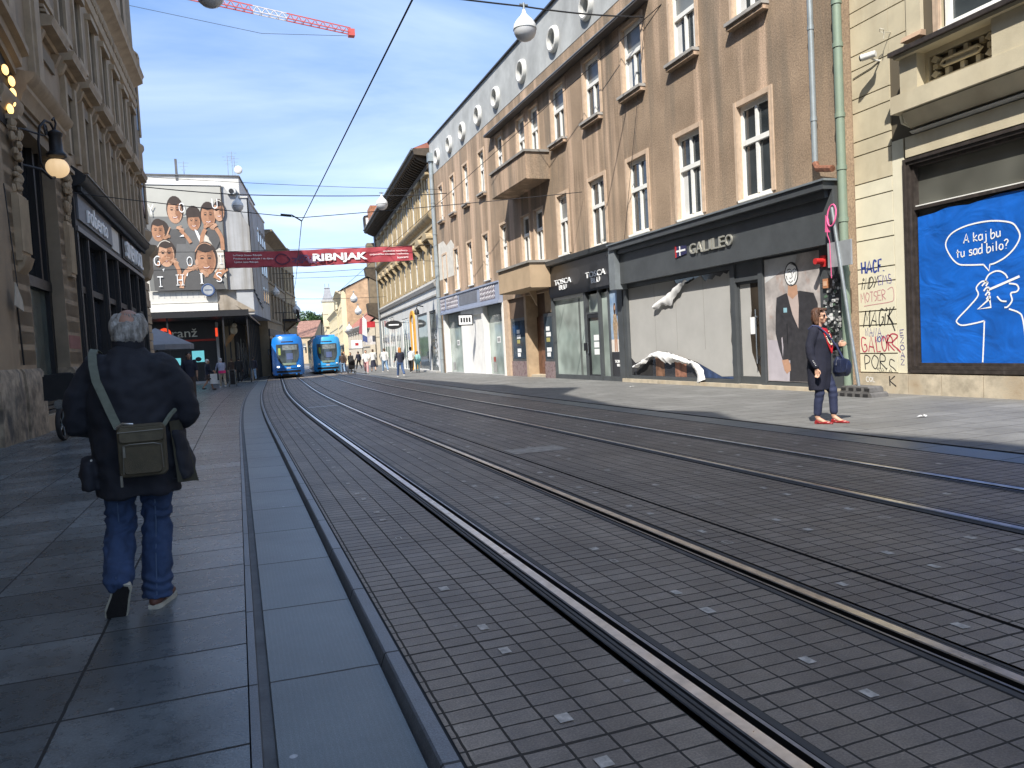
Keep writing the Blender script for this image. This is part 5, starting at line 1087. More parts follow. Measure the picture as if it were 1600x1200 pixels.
sfo=obj('shopfront',sf,PV); sf=MB(); sf.box(-1.9,6.5,-17,-16.8,-.4,4.28,DKM); obj('back_wall',sf,PV); l=MB(); RO=emis('red_letter',(.75,.06,.02),.7)
l.lathe((4.6,yb+.12,3.42),[(.20,0),(.22,.02),(.40,.02),(.42,0)],RO,22,'y',False); l.text('ranž',4.14,2.5,3.14,3.72,yb+.1,.03,GOLDL); obj('lettering',l,sfo); l=MB(); l.box(1.15,1.3,yb+.2,yb+.22,3.1,3.7,RO); obj('red_light_box',l,sfo)
TEAL=emis('glowing_teal_print',(.16,.55,.60),.45)  # teal posters, given an added glow of their own
for a,b,z0,z1 in ((2.15,2.95,1.35,2.15),(3.7,4.5,1.2,1.7)):
    w_=MB(); w_.box(a,b,yb+.02,yb+.06,z0,z1,TEAL); w_.disc(((a+b)/2,z0+.2),.2,.16,yb+.065,DKM); obj('window_poster',w_,PV,recalc=False)
w_=MB()
rr=random.Random(9)
for k in range(16):
    y=yb-1-k*1.3; x=-.1-.095*k; w_.box(x,x+.1,y-.7,y,-.3,4.2,DKM); 
    w_.box(x-.02,x,y-.55,y-.18,.1,2.3+rr.random()*.8,M('pale_door_pane',(.40,.40,.38),.3,var=.4,vs=1.2) if k%2==0 else LPANE)  # every other pane is pale grey, the rest dark
obj('glazed_side',w_,PV)
w_=MB(); w_.tube([(.55,-4.2,2.6),(.35,-4.1,2.9),(.1,-4.0,3.2)],[.10,.17,.12],M('toy_tan',(.35,.20,.09),.8),8); w_.ell((.05,-4.0,3.45),(.24,.2,.3),M('toy_cream',(.45,.40,.30),.8),10,8); w_.ell((.0,-3.95,3.8),(.17,.15,.16),M('toy_cream',(.45,.40,.30)),10,8); w_.tube([(.55,-4.2,2.6),(.7,-4.3,2.35)],.07,M('toy_tan',(.35,.20,.09)),8); w_.tube([(.0,-4,3.9),(.0,-4,4.26)],.01,DKM,4)
tag(obj('hanging_figure',w_,None,(0,54,0),PI),'tan and cream stuffed figure hanging under the black canopy by the shop corner','decoration')
um=thing('cafe_umbrella','grey cafe umbrella with scalloped edge between the stone building and dark shop','umbrella',(-4.4,50,gz(50)))
GU=M('umbrella_grey',(.20,.205,.22),.8,var=.08,vs=2)
u=MB(); n=8; apex=(0,0,3.65); R_=2.1
v=[apex]+[(R_*math.cos(2*PI*k/n+.3),R_*math.sin(2*PI*k/n+.3),2.62) for k in range(n)]+[(R_*math.cos(2*PI*k/n+.3),R_*math.sin(2*PI*k/n+.3),2.32) for k in range(n)]
u.add(v,[(0,1+k,1+(k+1)%n) for k in range(n)]+[(1+k,1+n+k,1+n+(k+1)%n,1+(k+1)%n) for k in range(n)],GU); obj('canopy',u,um,recalc=False)
u=MB(); u.tube([(0,0,0),(0,0,3.7)],.04,IRON,8); obj('pole',u,um); u=MB(); [u.tube([(0,0,3.2),(R_*.95*math.cos(2*PI*k/n+.3),R_*.95*math.sin(2*PI*k/n+.3),2.64)],.015,IRON,5) for k in range(n)]; obj('rib',u,um)
# ---------------------------------------------------------------- far left brown house, facade line bends right
def line_house(name,label,p0,p1,z0,z1,wallm,depth,side,rows,winm=None,roofm=None,ridge=2.5,trim=None,ncol=None,ww=.9,cornice=.5,shop=None,group=None):
    """house whose street front runs p0->p1 (plan points); side=+1: body lies to the right of that direction"""
    dx,dy=p1[0]-p0[0],p1[1]-p0[1]; L=math.hypot(dx,dy); ang=math.atan2(dy,dx)
    # local x along p0->p1, local y outward
    t=thing(name,label,'building',(p0[0],p0[1],0),ang,group)
    o=1 if side>0 else -1   # outward = left of direction when the body is on the right
    mb=MB(); holes=[]
    n=ncol or max(1,int(L/2.6)); 
    for (rz,rh) in rows:
        for k in range(n):
            x=(k+.5)*L/n; holes.append((x-ww/2,x+ww/2,rz,rz+rh))
    def Y(v): return v*o
    mm=MB()
    mm.wall(0,L,z0,z1,holes,0,wallm,.2)
    mm.quad((0,0,z0),(0,-depth,z0),(0,-depth,z1),(0,0,z1),wallm); mm.quad((L,0,z0),(L,-depth,z0),(L,-depth,z1),(L,0,z1),wallm); mm.quad((0,-depth,z0),(L,-depth,z0),(L,-depth,z1),(0,-depth,z1),wallm)
    if roofm is None: mm.quad((0,0,z1),(L,0,z1),(L,-depth,z1),(0,-depth,z1),wallm)
    if roofm is not None and ridge>0:
        mm.add([(0,0,z1),(0,-depth,z1),(0,-depth/2,z1+ridge)],[(0,1,2)],wallm); mm.add([(L,0,z1),(L,-depth,z1),(L,-depth/2,z1+ridge)],[(0,1,2)],wallm)
    mm.v=[(a,b*o,c) for a,b,c in mm.v]; obj('wall',mm,t,recalc=False)
    if trim is not None:
        c=MB(); c.prism_x([(0,z1-.5),(.1,z1-.45),(cornice*.6,z1-.15),(cornice,z1),(cornice,z1+.15),(0,z1+.15)],-.1,L+.1,trim)
        c.v=[(a,b*o,cc) for a,b,cc in c.v]; obj('cornice',c,t)
        for (rz,rh) in rows:
            c=MB(); c.box(0,L,0,.08,rz-.3,rz-.18,trim); c.v=[(a,b*o,cc) for a,b,cc in c.v]; obj('string_course',c,t)
    if roofm is not None:
        r=MB(); r.add([(-.2,.45,z1-.05),(L+.2,.45,z1-.05),(L+.2,-depth/2,z1+ridge),(-.2,-depth/2,z1+ridge),(-.2,-depth-.45,z1-.05),(L+.2,-depth-.45,z1-.05)],[(0,1,2,3),(3,2,5,4)],roofm); r.v=[(a,b*o,cc+.05) for a,b,cc in r.v]; obj('roof',r,t,recalc=False)
    w=0
    for h in holes:
        f=MB(); f.box(h[0],h[0]+.1,-.16,-.1,h[2],h[3],winm or WHITE); f.box(h[1]-.1,h[1],-.16,-.1,h[2],h[3],winm or WHITE); f.box(h[0]+.1,h[1]-.1,-.16,-.1,h[3]-.1,h[3],winm or WHITE); f.box(h[0]+.1,h[1]-.1,-.16,-.1,(h[2]+h[3])/2,(h[2]+h[3])/2+.1,winm or WHITE); f.box((h[0]+h[1])/2-.04,(h[0]+h[1])/2+.04,-.16,-.11,h[2],h[3]-.1,winm or WHITE)
        if trim is not None: f.box(h[0]-.15,h[1]+.15,0,.18,h[3]+.1,h[3]+.25,trim); f.box(h[0]-.12,h[0],0,.06,h[2],h[3]+.1,trim); f.box(h[1],h[1]+.12,0,.06,h[2],h[3]+.1,trim)
        f.v=[(a,b*o,c) for a,b,c in f.v]; ob=obj('window',f,t); p=MB(); p.box(h[0],h[1],-.15,-.14,h[2],h[3],PANE); p.v=[(a,b*o,c) for a,b,c in p.v]; obj('pane',p,ob)
    if shop:
        s=MB(); k=max(1,int(L/3.2))
        for i in range(k): s.box((i+.12)*L/k,(i+.88)*L/k,.0,.05,-.3,shop-.6,PANE if i%2 else LPANE)
        s.box(0,L,0,.14,shop-.6,shop,M('far_fascia',(.07,.065,.06),.6,var=.4,vs=.5)); s.v=[(a,b*o,c) for a,b,c in s.v]; obj('shopfront',s,t)
    return t
OLD=M('old_brown_house',(.30,.24,.16),.9,var=.15,vs=.7,streak=((.20,.155,.10),1.2,.2,.5,.74)); OLDT=M('old_brown_trim',(.22,.175,.12),.9,var=.15,vs=2); REDT=M('red_roof_tile',(.33,.13,.09),.9,var=.22,vs=1.5,bmp=.6,bs=14)
ob=line_house('old_brown_house','old grey brown house with cornice and balcony beyond the white house',(2.75,70.2),(5.35,86.5),-.5,12.3,OLD,9,-1,[(4.9,2.1),(8.4,2.1)],trim=OLDT,ncol=6,cornice=.9,shop=3.9,winm=M('old_window',(.25,.22,.18),.6))
bal=MB(); bal.box(12.0,15.5,0,-1.5 if False else 1.5,5.0,5.25,IRON); bal.box(12.0,15.5,1.42,1.5,6.15,6.22,IRON)
for k in range(15): bal.tube([(12.05+k*.245,1.46,5.25),(12.05+k*.245,1.46,6.15)],.025,IRON,5)
bal.prism_x([(0,4.0),(.3,4.2),(1.3,5.0),(0,5.0)],12.3,12.6,OLDT); bal.prism_x([(0,4.0),(.3,4.2),(1.3,5.0),(0,5.0)],14.9,15.2,OLDT)
bal.v=[(a,-b,c) for a,b,c in bal.v]; obj('balcony',bal,ob)
line_house('ochre_house','narrow ochre house past the old brown house at the street bend',(5.5,87.2),(7.0,95),-.5,13.0,M('ochre_render',(.36,.28,.16),.9,var=.15),8,-1,[(5,2),(8.6,2)],trim=OLDT,ncol=3,shop=3.9)
# ---------------------------------------------------------------- yellow ornate house
A=math.atan(.062)
YH=thing('yellow_house','ornate ochre yellow house with heavy dark eaves beside the brown house','building',(12,46.75,0),PI/2-A)
YL=M('ochre_yellow',(.43,.325,.175),.85,var=.14,vs=.8,bmp=.3,bs=30,streak=((.34,.235,.10),1.4,.3,.52,.75)); YT=M('ochre_trim',(.40,.315,.19),.85,var=.15,vs=3,streak=((.20,.14,.07),3.,.8,.5,.75)); EAVE=M('dark_eaves',(.085,.065,.045),.8,var=.2,vs=3); GREYF=M('grey_ground_floor',(.58,.58,.56),.8,var=.05,vs=1,streak=((.50,.49,.46),.9,.4,.5,.75))
YW=[1.25+2.92*k for k in range(10)]; LY=31.2
yh=[(x-.47,x+.47,5.95,8.0) for x in YW]+[(x-.47,x+.47,10.15,12.15) for x in YW]
shops=[(.75,3.2,-.1,3.85),(4.0,8.3,.0,3.85),(9.4,10.8,-.3,3.4),(12.2,15.9,-.1,3.9),(17.2,20.0,-.3,3.6),(20.8,24.2,-.1,4.4),(25,30.4,-.1,4.5)]
m_=MB(); m_.wall(0,LY,5.25,13.4,yh,0,YL,.13,YT); m_.wall(0,LY,-.7,5.25,shops,.03,GREYF,.14)
m_.quad((LY,.03,-.7),(LY,-12,-.7),(LY,-12,13.4),(LY,.03,13.4),OLD); m_.quad((0,-.02,-.7),(0,-12,-.7),(0,-12,13.4),(0,-.02,13.4),YL); m_.quad((0,-12,-.7),(LY,-12,-.7),(LY,-12,13.4),(0,-12,13.4),YL)
obj('wall',m_,YH)
m_=MB()
m_.prism_x([(0,13.0),(.08,13.0),(.14,13.2),(.95,13.3),(1.0,13.5),(1.08,13.56),(1.08,13.62),(0,13.7)],-.15,LY+.3,EAVE); m_.prism_x([(0,12.45),(.12,12.5),(.16,12.75),(0,12.8)],0,LY,EAVE); m_.tube([(-.15,1.08,13.6),(LY+.3,1.08,13.6)],.07,METAL,8)
for k in range(54): m_.prism_x([(0,12.8),(.12,12.82),(.75,13.1),(.85,13.28),(0,13.28)],.15+k*.575,.33+k*.575,EAVE)
obj('eaves',m_,YH)
m_=MB(); m_.add([(-.15,1.0,13.66),(LY+.3,1.0,13.66),(LY+.3,-5.5,16.3),(-.15,-5.5,16.3),(-.15,-12,13.7),(LY+.3,-12,13.7)],[(0,1,2,3),(3,2,5,4)],REDT); m_.add([(-.15,1,13.65),(-.15,-5.5,16.3),(-.15,-12,13.7)],[(0,1,2)],REDT); m_.add([(LY+.3,1,13.65),(LY+.3,-5.5,16.3),(LY+.3,-12,13.7)],[(0,1,2)],REDT); m_.box(LY-2.5,LY+.2,-1.5,.6,13.6,15.6,M('brick_dormer',(.36,.16,.085),.9,var=.3,vs=8)); obj('roof',m_,YH,recalc=False)
m_=MB(); m_.prism_x([(0,9.35),(.1,9.4),(.25,9.55),(.3,9.75),(.12,9.8),(.12,9.95),(0,10.0)],0,LY,YT); m_.prism_x([(.0,5.2),(.14,5.25),(.22,5.5),(.10,5.6),(0,5.75)],0,LY,M('grey_moulding',(.33,.32,.30),.8)); m_.prism_x([(.03,4.62),(.13,4.66),(.13,4.76),(.03,4.8)],0,LY,M('grey_moulding',(.33,.32,.30))); m_.box(0,LY,0,.06,8.95,9.1,YT); obj('string_course',m_,YH)
BALU=M('ochre_dark',(.16,.11,.05),.9)
for x in YW:
    f=MB(); 
    for z,h in ((5.95,2.05),(10.15,2.0)):
        f=MB(); f.box(x-.47,x-.39,-.11,-.04,z,z+h,WHITE); f.box(x+.39,x+.47,-.11,-.04,z,z+h,WHITE); f.box(x-.39,x+.39,-.11,-.04,z,z+.08,WHITE); f.box(x-.39,x+.39,-.11,-.04,z+h-.1,z+h,WHITE); f.box(x-.39,x+.39,-.11,-.02,z+h*.6,z+h*.6+.1,WHITE); f.box(x-.04,x+.04,-.11,-.03,z+.08,z+h*.6,WHITE); o=obj('window',f,YH)
        p=MB(); p.box(x-.45,x+.45,-.09,-.08,z,z+h,PANE); obj('pane',p,o)
        c=MB()
        for e in (-1,1): c.box(x+e*.6-.11,x+e*.6+.11,0,.05,z-.15,z+h+.05,YT)
        if z<8: 
            c.prism([(x-.95,z+h+.25),(x+.95,z+h+.25),(x+.95,z+h+.36),(x+.55,z+h+.62),(x,z+h+.72),(x-.55,z+h+.62),(x-.95,z+h+.36)],0,.42,YT); c.prism([(x-.75,z+h+.02),(x+.75,z+h+.02),(x+.75,z+h+.25),(x-.75,z+h+.25)],0,.14,BALU)
            for e in (-.8,.8): c.prism_x([(0,z+h-.25),(.2,z+h-.05),(.38,z+h+.25),(0,z+h+.25)],x+e-.09,x+e+.09,YT)
        else: c.box(x-.85,x+.85,0,.25,z+h+.06,z+h+.2,YT); c.box(x-.7,x+.7,0,.10,z+h+.2,z+h+.38,BALU)
        obj('casing',c,o)
for k in range(9):
    x=YW[k]+1.46; c=MB(); c.box(x-.2,x+.2,0,.06,10.0,12.5,YT); c.box(x-.26,x+.26,0,.09,12.2,12.45,YT); obj('pilaster',c,YH)
# ground floor shops
for i,(a,b,z0,z1) in enumerate(shops):
    s=MB(); fm=SLATE if i in (0,1) else WHITE
    s.box(a,a+.12,-.1,-.0,z0,z1,fm); s.box(b-.12,b,-.1,-.0,z0,z1,fm); s.box(a+.12,b-.12,-.1,-.0,z1-.15,z1,fm)
    if i>=3:
        for k in range(1,3): s.box(a+(b-a)*k/3-.06,a+(b-a)*k/3+.06,-.1,.0,z0,z1-.15,fm)
        s.box(a+.12,b-.12,-.08,-.02,2.2,2.7,M('blue_grey_transom',(.36,.40,.47),.6))
    o=obj('shop_window' if i!=2 else 'door',s,YH); p=MB(); p.box(a+.1,b-.1,-.03,-.02,z0,z1,glass('mirror_pane',(.10,.115,.115),.05,.9) if i<3 else glass('pale_pane',(.24,.26,.26),.1,.8))
    if i==0: 
        for k in range(60): q=random.Random(k); p.disc((a+.3+q.random()*.8,.3+q.random()*2.3*q.random()),.06+.06*q.random(),.06+.06*q.random(),-.018+.0002*k,LETTER if k%2 else METAL,10)
    obj('pane',p,o)
ar=MB(); OR=M('orange_surround',(.62,.30,.04),.6,var=.08,vs=2); ar.box(9.05,9.35,.03,.16,-.5,3.6,OR); ar.box(10.85,11.1,.03,.14,-.5,3.6,OR); ar.prism([(9.05,3.6)]+[(10.07-1.02*math.cos(PI*k/10),3.6+.7*math.sin(PI*k/10)) for k in range(11)]+[(11.1,3.6),(10.8,3.6)]+[(10.07+.7*math.cos(PI*k/10),3.6+.4*math.sin(PI*k/10)) for k in range(11)]+[(9.42,3.6)],.03,.14,OR); obj('door_surround',ar,YH)
dp=MB(); dp.box(.2,9,-.2,.35,-.6,-.05,M('stone_step',(.36,.35,.33),.8)); obj('step',dp,YH)
ov=MB(); ov.lathe((14.2,.95,3.45),[(.02,-.06),(.5,-.06),(.5,.06),(.02,.06)],FB,22,'x'); ov.v=[(a,(b-.95)*1.35+.95,(c-3.45)*.7+3.45) for a,b,c in ov.v]; ov.tube([(14.2,0,3.6),(14.2,.4,3.6)],.03,IRON,5); o=obj('oval_sign',ov,YH); l=MB(); l.box(14.12,14.135,.55,1.35,3.4,3.5,LETTER); obj('lettering',l,o)
lm=MB(); lm.tube([(5.2,0,4.3),(5.2,.45,4.4),(5.2,.5,4.15)],.04,IRON,6); lm.lathe((5.2,.5,3.75),[(.05,.42),(.16,.3),(.18,.05),(.06,0)],IRON,10); obj('wall_lantern',lm,YH)
dn=MB(); dn.tube([(30.6,.16,-.4),(30.6,.16,13.2)],.09,METAL,8); obj('down_pipe',dn,YH)
# dark oriel with balconies at the far corner
orl=MB()
for z0,z1 in ((5.2,6.3),(9.0,9.9)): orl.prism_x([(0,z0-.6),(.7,z0-.2),(1.1,z0),(1.2,z1-.2),(1.2,z1),(0,z1)],LY-.3,LY+1.5,EAVE)
orl.prism_x([(0,13.2),(.95,13.5),(1.0,15.0),(0,15.2)],LY-.2,LY+1.2,M('oriel_black',(.02,.018,.017),.7)); orl.prism_x([(0,9.9),(.9,9.9),(.9,12.3),(0,12.3)],LY-.2,LY+1.3,OLDT); orl.prism_x([(0,6.3),(.9,6.3),(.9,8.8),(0,8.8)],LY-.2,LY+1.3,OLDT); orl.box(LY-.21,LY-.2,.1,.85,13.7,14.8,WHITE)
obj('oriel',orl,YH)
# cluster of signs sticking out past the corner
for (X,Y,z,w,h,m,lab) in ((13.05,82,4.0,1.0,.62,M('sign_red2',(.55,.04,.05),.5),'red sign on the low house past the yellow house'),(12.9,83,2.2,1.25,.95,M('sign_pale',(.66,.62,.60),.5,var=.2),'pale picture sign under the red sign past the yellow house'),(12.0,86,1.9,1.2,.9,LETTER,'small white sign with a red mark lowest of the signs past the yellow house')):
    s=MB(); s.box(0,w,-.04,.04,z,z+h,m); s.tube([(w,0,z+h*.8),(w+1.2,0,z+h*.8)],.03,IRON,5); s.tube([(w,0,-.4),(w,0,z+h)],.03,IRON,5)
    if m is LETTER: s.box(w*.35,w*.65,-.05,-.041,z+.3,z+.6,RED)
    tag(obj('projecting_sign',s,None,(X,Y,0)),lab,'sign')
fg=MB(); fg.add([(0,0,3.3),(.5,0,3.0),(.55,.05,4.6),(.1,0,5.0)],[(0,1,2,3)],WHITE); fg.add([(-.35,0,3.4),(0,0,3.3),(.1,0,5.0),(-.15,0,4.9)],[(0,1,2,3)],M('flag_red',(.40,.10,.12),.8)); fg.add([(0,0,2.6),(.5,0,2.4),(.5,0,3.0),(0,0,3.3)],[(0,1,2,3)],M('flag_blue',(.07,.10,.25),.8)); fg.tube([(.1,0,5.0),(1.4,0,5.9)],.03,IRON,5)
tag(obj('flag',fg,None,(12.5,81,0),recalc=False),'hanging white, red and blue flag left of the red sign','flag')
# ---------------------------------------------------------------- houses at the bend
line_house('low_cream_house','low cream house with a red tiled roof beyond the yellow house',(16.2,99),(17.2,126.5),-.7,4.9,M('low_cream',(.55,.47,.35),.9,var=.08),9,1,[(2.4,1.7)],roofm=REDT,ridge=3.9,trim=M('low_trim',(.40,.36,.31),.9),ncol=8)
BRK=M('bare_brick_gable',(.46,.31,.185),.95,var=.2,vs=1.1,bmp=.8,bs=12,streak=((.36,.24,.15),.25,2.2,.5,.7))
line_house('gabled_house','tall house with a bare brick gable rising over the red roof',(17.5,128),(18.4,142),-.7,12.0,BRK,9,1,[(5,1.8),(8.6,1.6)],roofm=M('slate_roof',(.16,.14,.14),.8),ridge=2.3,ncol=6)
CRM=M('pale_cream_render',(.64,.55,.37),.9,var=.08,vs=.6)
line_house('cream_pilaster_house','pale cream house with a dark roof edge left of the brick gable',(16.75,128.6),(18.7,149),-.7,11.6,CRM,3,1,[(3.2,1.9),(6.4,2.1),(9.3,1.3)],roofm=M('slate_roof',(.16,.14,.14)),ridge=1.0,trim=M('cream_trim',(.52,.45,.31),.9),ncol=7,cornice=.9,shop=2.8)
line_house('pale_house','pale yellow house with a sloping grey roof behind the farther tram',(18.6,150),(21,185),-.7,9.6,M('lemon_render',(.62,.53,.33),.9,var=.08),6,1,[(3.4,1.8),(6.6,1.8)],roofm=M('pale_roof',(.45,.43,.40),.7),ridge=2.4,trim=M('cream_trim',(.52,.45,.31)),ncol=9,shop=2.9)
tw=line_house('turret_house','house with a pointed white turret and red mansard roof at the far bend',(20.6,187),(23,215),-.8,12.2,CRM,8,1,[(3.4,1.8),(7.6,1.8)],roofm=REDT,ridge=3.6,trim=M('cream_trim',(.52,.45,.31)),ncol=7)
t_=MB(); t_.box(-.4,2.1,-2.0,.7,8,14.0,CRM); t_.box(-.6,2.3,-2.2,.9,13.9,14.3,M('turret_trim',(.42,.40,.36),.8)); t_.rings([[(.85+a*s_,-.65+b*s_,z) for a,b in ((-1,-1),(1,-1),(1,1),(-1,1))] for s_,z in ((1.3,14.3),(.95,15.4),(.62,16.9),(.56,17.0),(.7,17.1),(.56,17.3))],M('turret_roof',(.27,.27,.28),.7)); [t_.tube([(.85+a,-.65+b,17.3),(.85+a,-.65+b,18.2)],.06,METAL,5) for a in(-.45,.45) for b in (-.45,.45)]
t_.v=[(a,b,c) for a,b,c in t_.v]; obj('turret',t_,tw)
line_house('small_tan_house','small tan house with brown tiled roof low behind the nearer tram',(15.2,222),(20.5,219),-.8,6.6,M('tan_render',(.45,.36,.24),.9,var=.1),10,-1,[(3,1.8)],roofm=M('brown_tile',(.24,.13,.10),.9,var=.2,vs=2),ridge=4.6,ncol=3)
line_house('red_roof_house','low house with a bright red roof under the green hill',(17.5,252),(24,250),-.8,6.2,CRM,10,-1,[(2.6,1.8)],roofm=REDT,ridge=4.4,ncol=4)
line_house('red_roof_house','farthest red roofed house below the hill beside the old brown house',(12.5,262),(17,262),-.8,6.4,CRM,10,-1,[(3.2,1.6)],roofm=REDT,ridge=4.6,ncol=4)
# ---------------------------------------------------------------- hill and trees
hl=MB(); n=24; vs=[];fs=[]
for i in range(n+1):
    for j in range(9):
        x=-60+200*i/n; y=300+25*j; z=-3+18*math.sin(min(1,j/6)*PI/2)*(.6+.4*math.exp(-((x-35)/45)**2))+noise.noise((x*.03,y*.03,0))*2; vs.append((x,y,z))
for i in range(n):
    for j in range(8): a=i*9+j; fs.append((a,a+1,a+10,a+9))
hl.add(vs,fs,M('hill_grass',(.05,.09,.03),.95,var=.3,vs=.05)); struct(obj('hill',hl,recalc=False))
LEAF=[M('leaf_dark',(.035,.075,.022),.7,var=.3,vs=.4),M('leaf_mid',(.055,.115,.03),.7,var=.3,vs=.4),M('leaf_light',(.09,.15,.04),.7,var=.25,vs=.4)]; BARK=M('bark',(.10,.075,.05),.9)
def tree(x,y,z,h,seed,label):
    r=random.Random(seed); t=thing('leafy_tree',label,'tree',(x,y,z),0,'trees on the green hill')
    tr=MB(); tr.tube([(0,0,0),(.1,0,h*.3),(0,.1,h*.6)],[h*.03,h*.022,h*.01],BARK,7)
    for k in range(4): a=r.random()*6.28; tr.tube([(0,0,h*.3),(math.cos(a)*h*.12,math.sin(a)*h*.12,h*.5),(math.cos(a)*h*.2,math.sin(a)*h*.2,h*.66)],[h*.014,h*.01,h*.004],BARK,5)
    obj('trunk',tr,t)
    cr=MB(); cl=[(r.gauss(0,.17)*h,r.gauss(0,.17)*h,h*(.45+.45*r.random()),h*(.10+.09*r.random())) for k in range(13)]
    for (cx_,cy_,cz,R_) in cl:
        for q in range(52):
            d=Vector((r.gauss(0,1),r.gauss(0,1),r.gauss(0,1))).normalized()*R_*(.6+.45*r.random()); c=Vector((cx_,cy_,cz))+d
            a=Vector((r.gauss(0,1),r.gauss(0,1),r.gauss(0,1))).normalized()*h*.035; b=a.cross(Vector((r.random(),r.random(),1))).normalized()*h*.03
            cr.add([tuple(c-a-b*.4),tuple(c+b),tuple(c+a-b*.4),tuple(c-b)],[(0,1,2,3)],LEAF[0 if r.random()<.3 else (1 if r.random()<.65 else 2)])
    obj('crown',cr,t,recalc=False)
TL=['big dark tree topmost on the green hill','tree on the hill just left of the pale turret','round tree low on the hill above the red roofs','pale green tree at the left end of the hill']
k=0
for y in (330,345,362,385,410):
    for q in range(7):
        x=y*(.052+.0115*q)+((k*37)%7-3); z=-3+18*math.sin(min(1,(y-300)/150)*PI/2)*.98; tree(x,y,z,8+((k*13)%5),k+20,'leafy green tree on the hill at the end of the street'); k+=1
# ---------------------------------------------------------------- trams
def tram(loc,rz,label,col,segs,lights):
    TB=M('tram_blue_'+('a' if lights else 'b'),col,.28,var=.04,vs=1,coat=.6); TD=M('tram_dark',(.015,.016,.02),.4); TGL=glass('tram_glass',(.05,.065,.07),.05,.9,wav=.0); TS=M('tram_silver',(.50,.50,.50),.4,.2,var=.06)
    t=thing('tram',label,'tram',loc,rz,'blue trams coming up the street')
    W_,H_=1.13,3.05
    def half(z):
        if z<.5: return W_*(.93+.07*z/.5)
        if z<2.2: return W_
        q=(z-2.2)/(H_-2.2); return W_*(1-.13*q*q)
    def nose(x,z):
        u=abs(x)/W_; b=.55*u**3
        if z>1.15: b+=(z-1.15)*.16+.16*max(0,(z-2.5))**2*2
        else: b+=.12*max(0,(.75-z))
        return b
    zs=[.22,.34,.5,.75,1.0,1.3,1.6,1.9,2.2,2.5,2.75,2.92,3.0,3.05]; us=[-1,-.97,-.9,-.75,-.5,-.25,0,.25,.5,.75,.9,.97,1]
    f=MB(); vs=[];fs=[]
    for z in zs:
        for u in us: x=u*half(z)*(1 if z<2.98 else .9); vs.append((x,nose(x,z),z))
    n=len(us)
    for i in range(len(zs)-1):
        for j in range(n-1): fs.append((i*n+j,i*n+j+1,(i+1)*n+j+1,(i+1)*n+j))
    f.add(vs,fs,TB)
    # cab sides and roof back to the first joint
    rings_=[]
    for y in (.0,4.6):
        pass
    for s in (-1,1):
        vs=[]
        for z in zs: x=s*half(z)*(1 if z<2.98 else .9); vs+= [(x,nose(x,z),z),(x,5.0,z)]
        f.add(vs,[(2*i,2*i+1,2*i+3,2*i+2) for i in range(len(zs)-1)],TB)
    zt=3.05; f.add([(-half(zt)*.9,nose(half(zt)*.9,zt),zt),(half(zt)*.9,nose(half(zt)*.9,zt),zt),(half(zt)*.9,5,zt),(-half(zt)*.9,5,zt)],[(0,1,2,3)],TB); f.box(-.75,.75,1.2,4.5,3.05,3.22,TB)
    f.add([(-half(.22),nose(half(.22),.22),.22),(half(.22),nose(half(.22),.22),.22),(half(.22),5,.22),(-half(.22),5,.22)],[(0,1,2,3)],TD)
    obj('cab_body',f,t)
    b=MB()
    y=5.3
    for k in range(segs):
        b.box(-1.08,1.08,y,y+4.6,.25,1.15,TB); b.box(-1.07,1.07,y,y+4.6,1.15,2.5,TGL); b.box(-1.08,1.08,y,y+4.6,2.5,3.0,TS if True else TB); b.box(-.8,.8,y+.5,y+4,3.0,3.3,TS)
        for q in range(4): 
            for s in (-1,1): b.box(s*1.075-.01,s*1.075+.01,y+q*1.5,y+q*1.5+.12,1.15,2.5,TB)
        b.box(-.98,.98,y-.32,y,.4,2.9,TD); y+=4.9
    obj('passenger_body',b,t)
    # windscreen: U shaped dark pane following the nose
    w_=MB(); rows=[]
    zz=[.86+1.62*i/14 for i in range(15)]
    vs=[];fs=[]
    for z in zz:
        q=(z-.86)/1.62; hw=(.80*math.sqrt(max(0,1-(1-min(1,q/.62))**2.2)))*(1-.04*max(0,q-.62)) if q<.62 else .80*(1-.03*(q-.62))
        hw=max(hw,.06)
        for j in range(9): x=hw*(j/4-1); vs.append((x,nose(x,z)-.015,z))
    for i in range(14):
        for j in range(8): fs.append((i*9+j,i*9+j+1,(i+1)*9+j+1,(i+1)*9+j))
    w_.add(vs,fs,TGL); o=obj('windscreen',w_,t,recalc=False)
    p=MB(); dsp=M('destination_panel',(.17,.19,.19),.5,var=.3,vs=9)
    def patch(mb,x0,x1,z0,z1,m,off=.03):
        nn=6; vs=[]; 
        for i in range(nn+1):
            x=x0+(x1-x0)*i/nn; vs+= [(x,nose(x,z0)-off,z0),(x,nose(x,z1)-off,z1)]
        mb.add(vs,[(2*i,2*i+1,2*i+3,2*i+2) for i in range(nn)],m)
    patch(p,-.35,.68,2.05,2.40,dsp); patch(p,-.45,.55,.95,1.10,M('dash_green',(.20,.26,.19),.6)); patch(p,-.1,.35,1.35,1.8,M('seat_blue',(.06,.09,.2),.6)); patch(p,-.66,-.5,1.7,2.2,M('driver_vest',(.25,.3,.05),.6),.025); obj('cab_interior',p,o,recalc=False)
    p=MB(); patch(p,-.85,.85,.40,.56,TD,.02); patch(p,-.95,.95,.66,.70,TD,.012); patch(p,-.42,.42,2.62,2.70,TD,.012); patch(p,-.15,.15,.68,.8,M('tram_badge',(.4,.45,.5),.4),.018); patch(p,-1.05,1.05,.22,.32,TD,.01); obj('front_grille',p,t,recalc=False)
    hm=emis('headlight_on',(1.,.93,.75),2.2) if lights else M('headlight_off',(.55,.6,.62),.2)
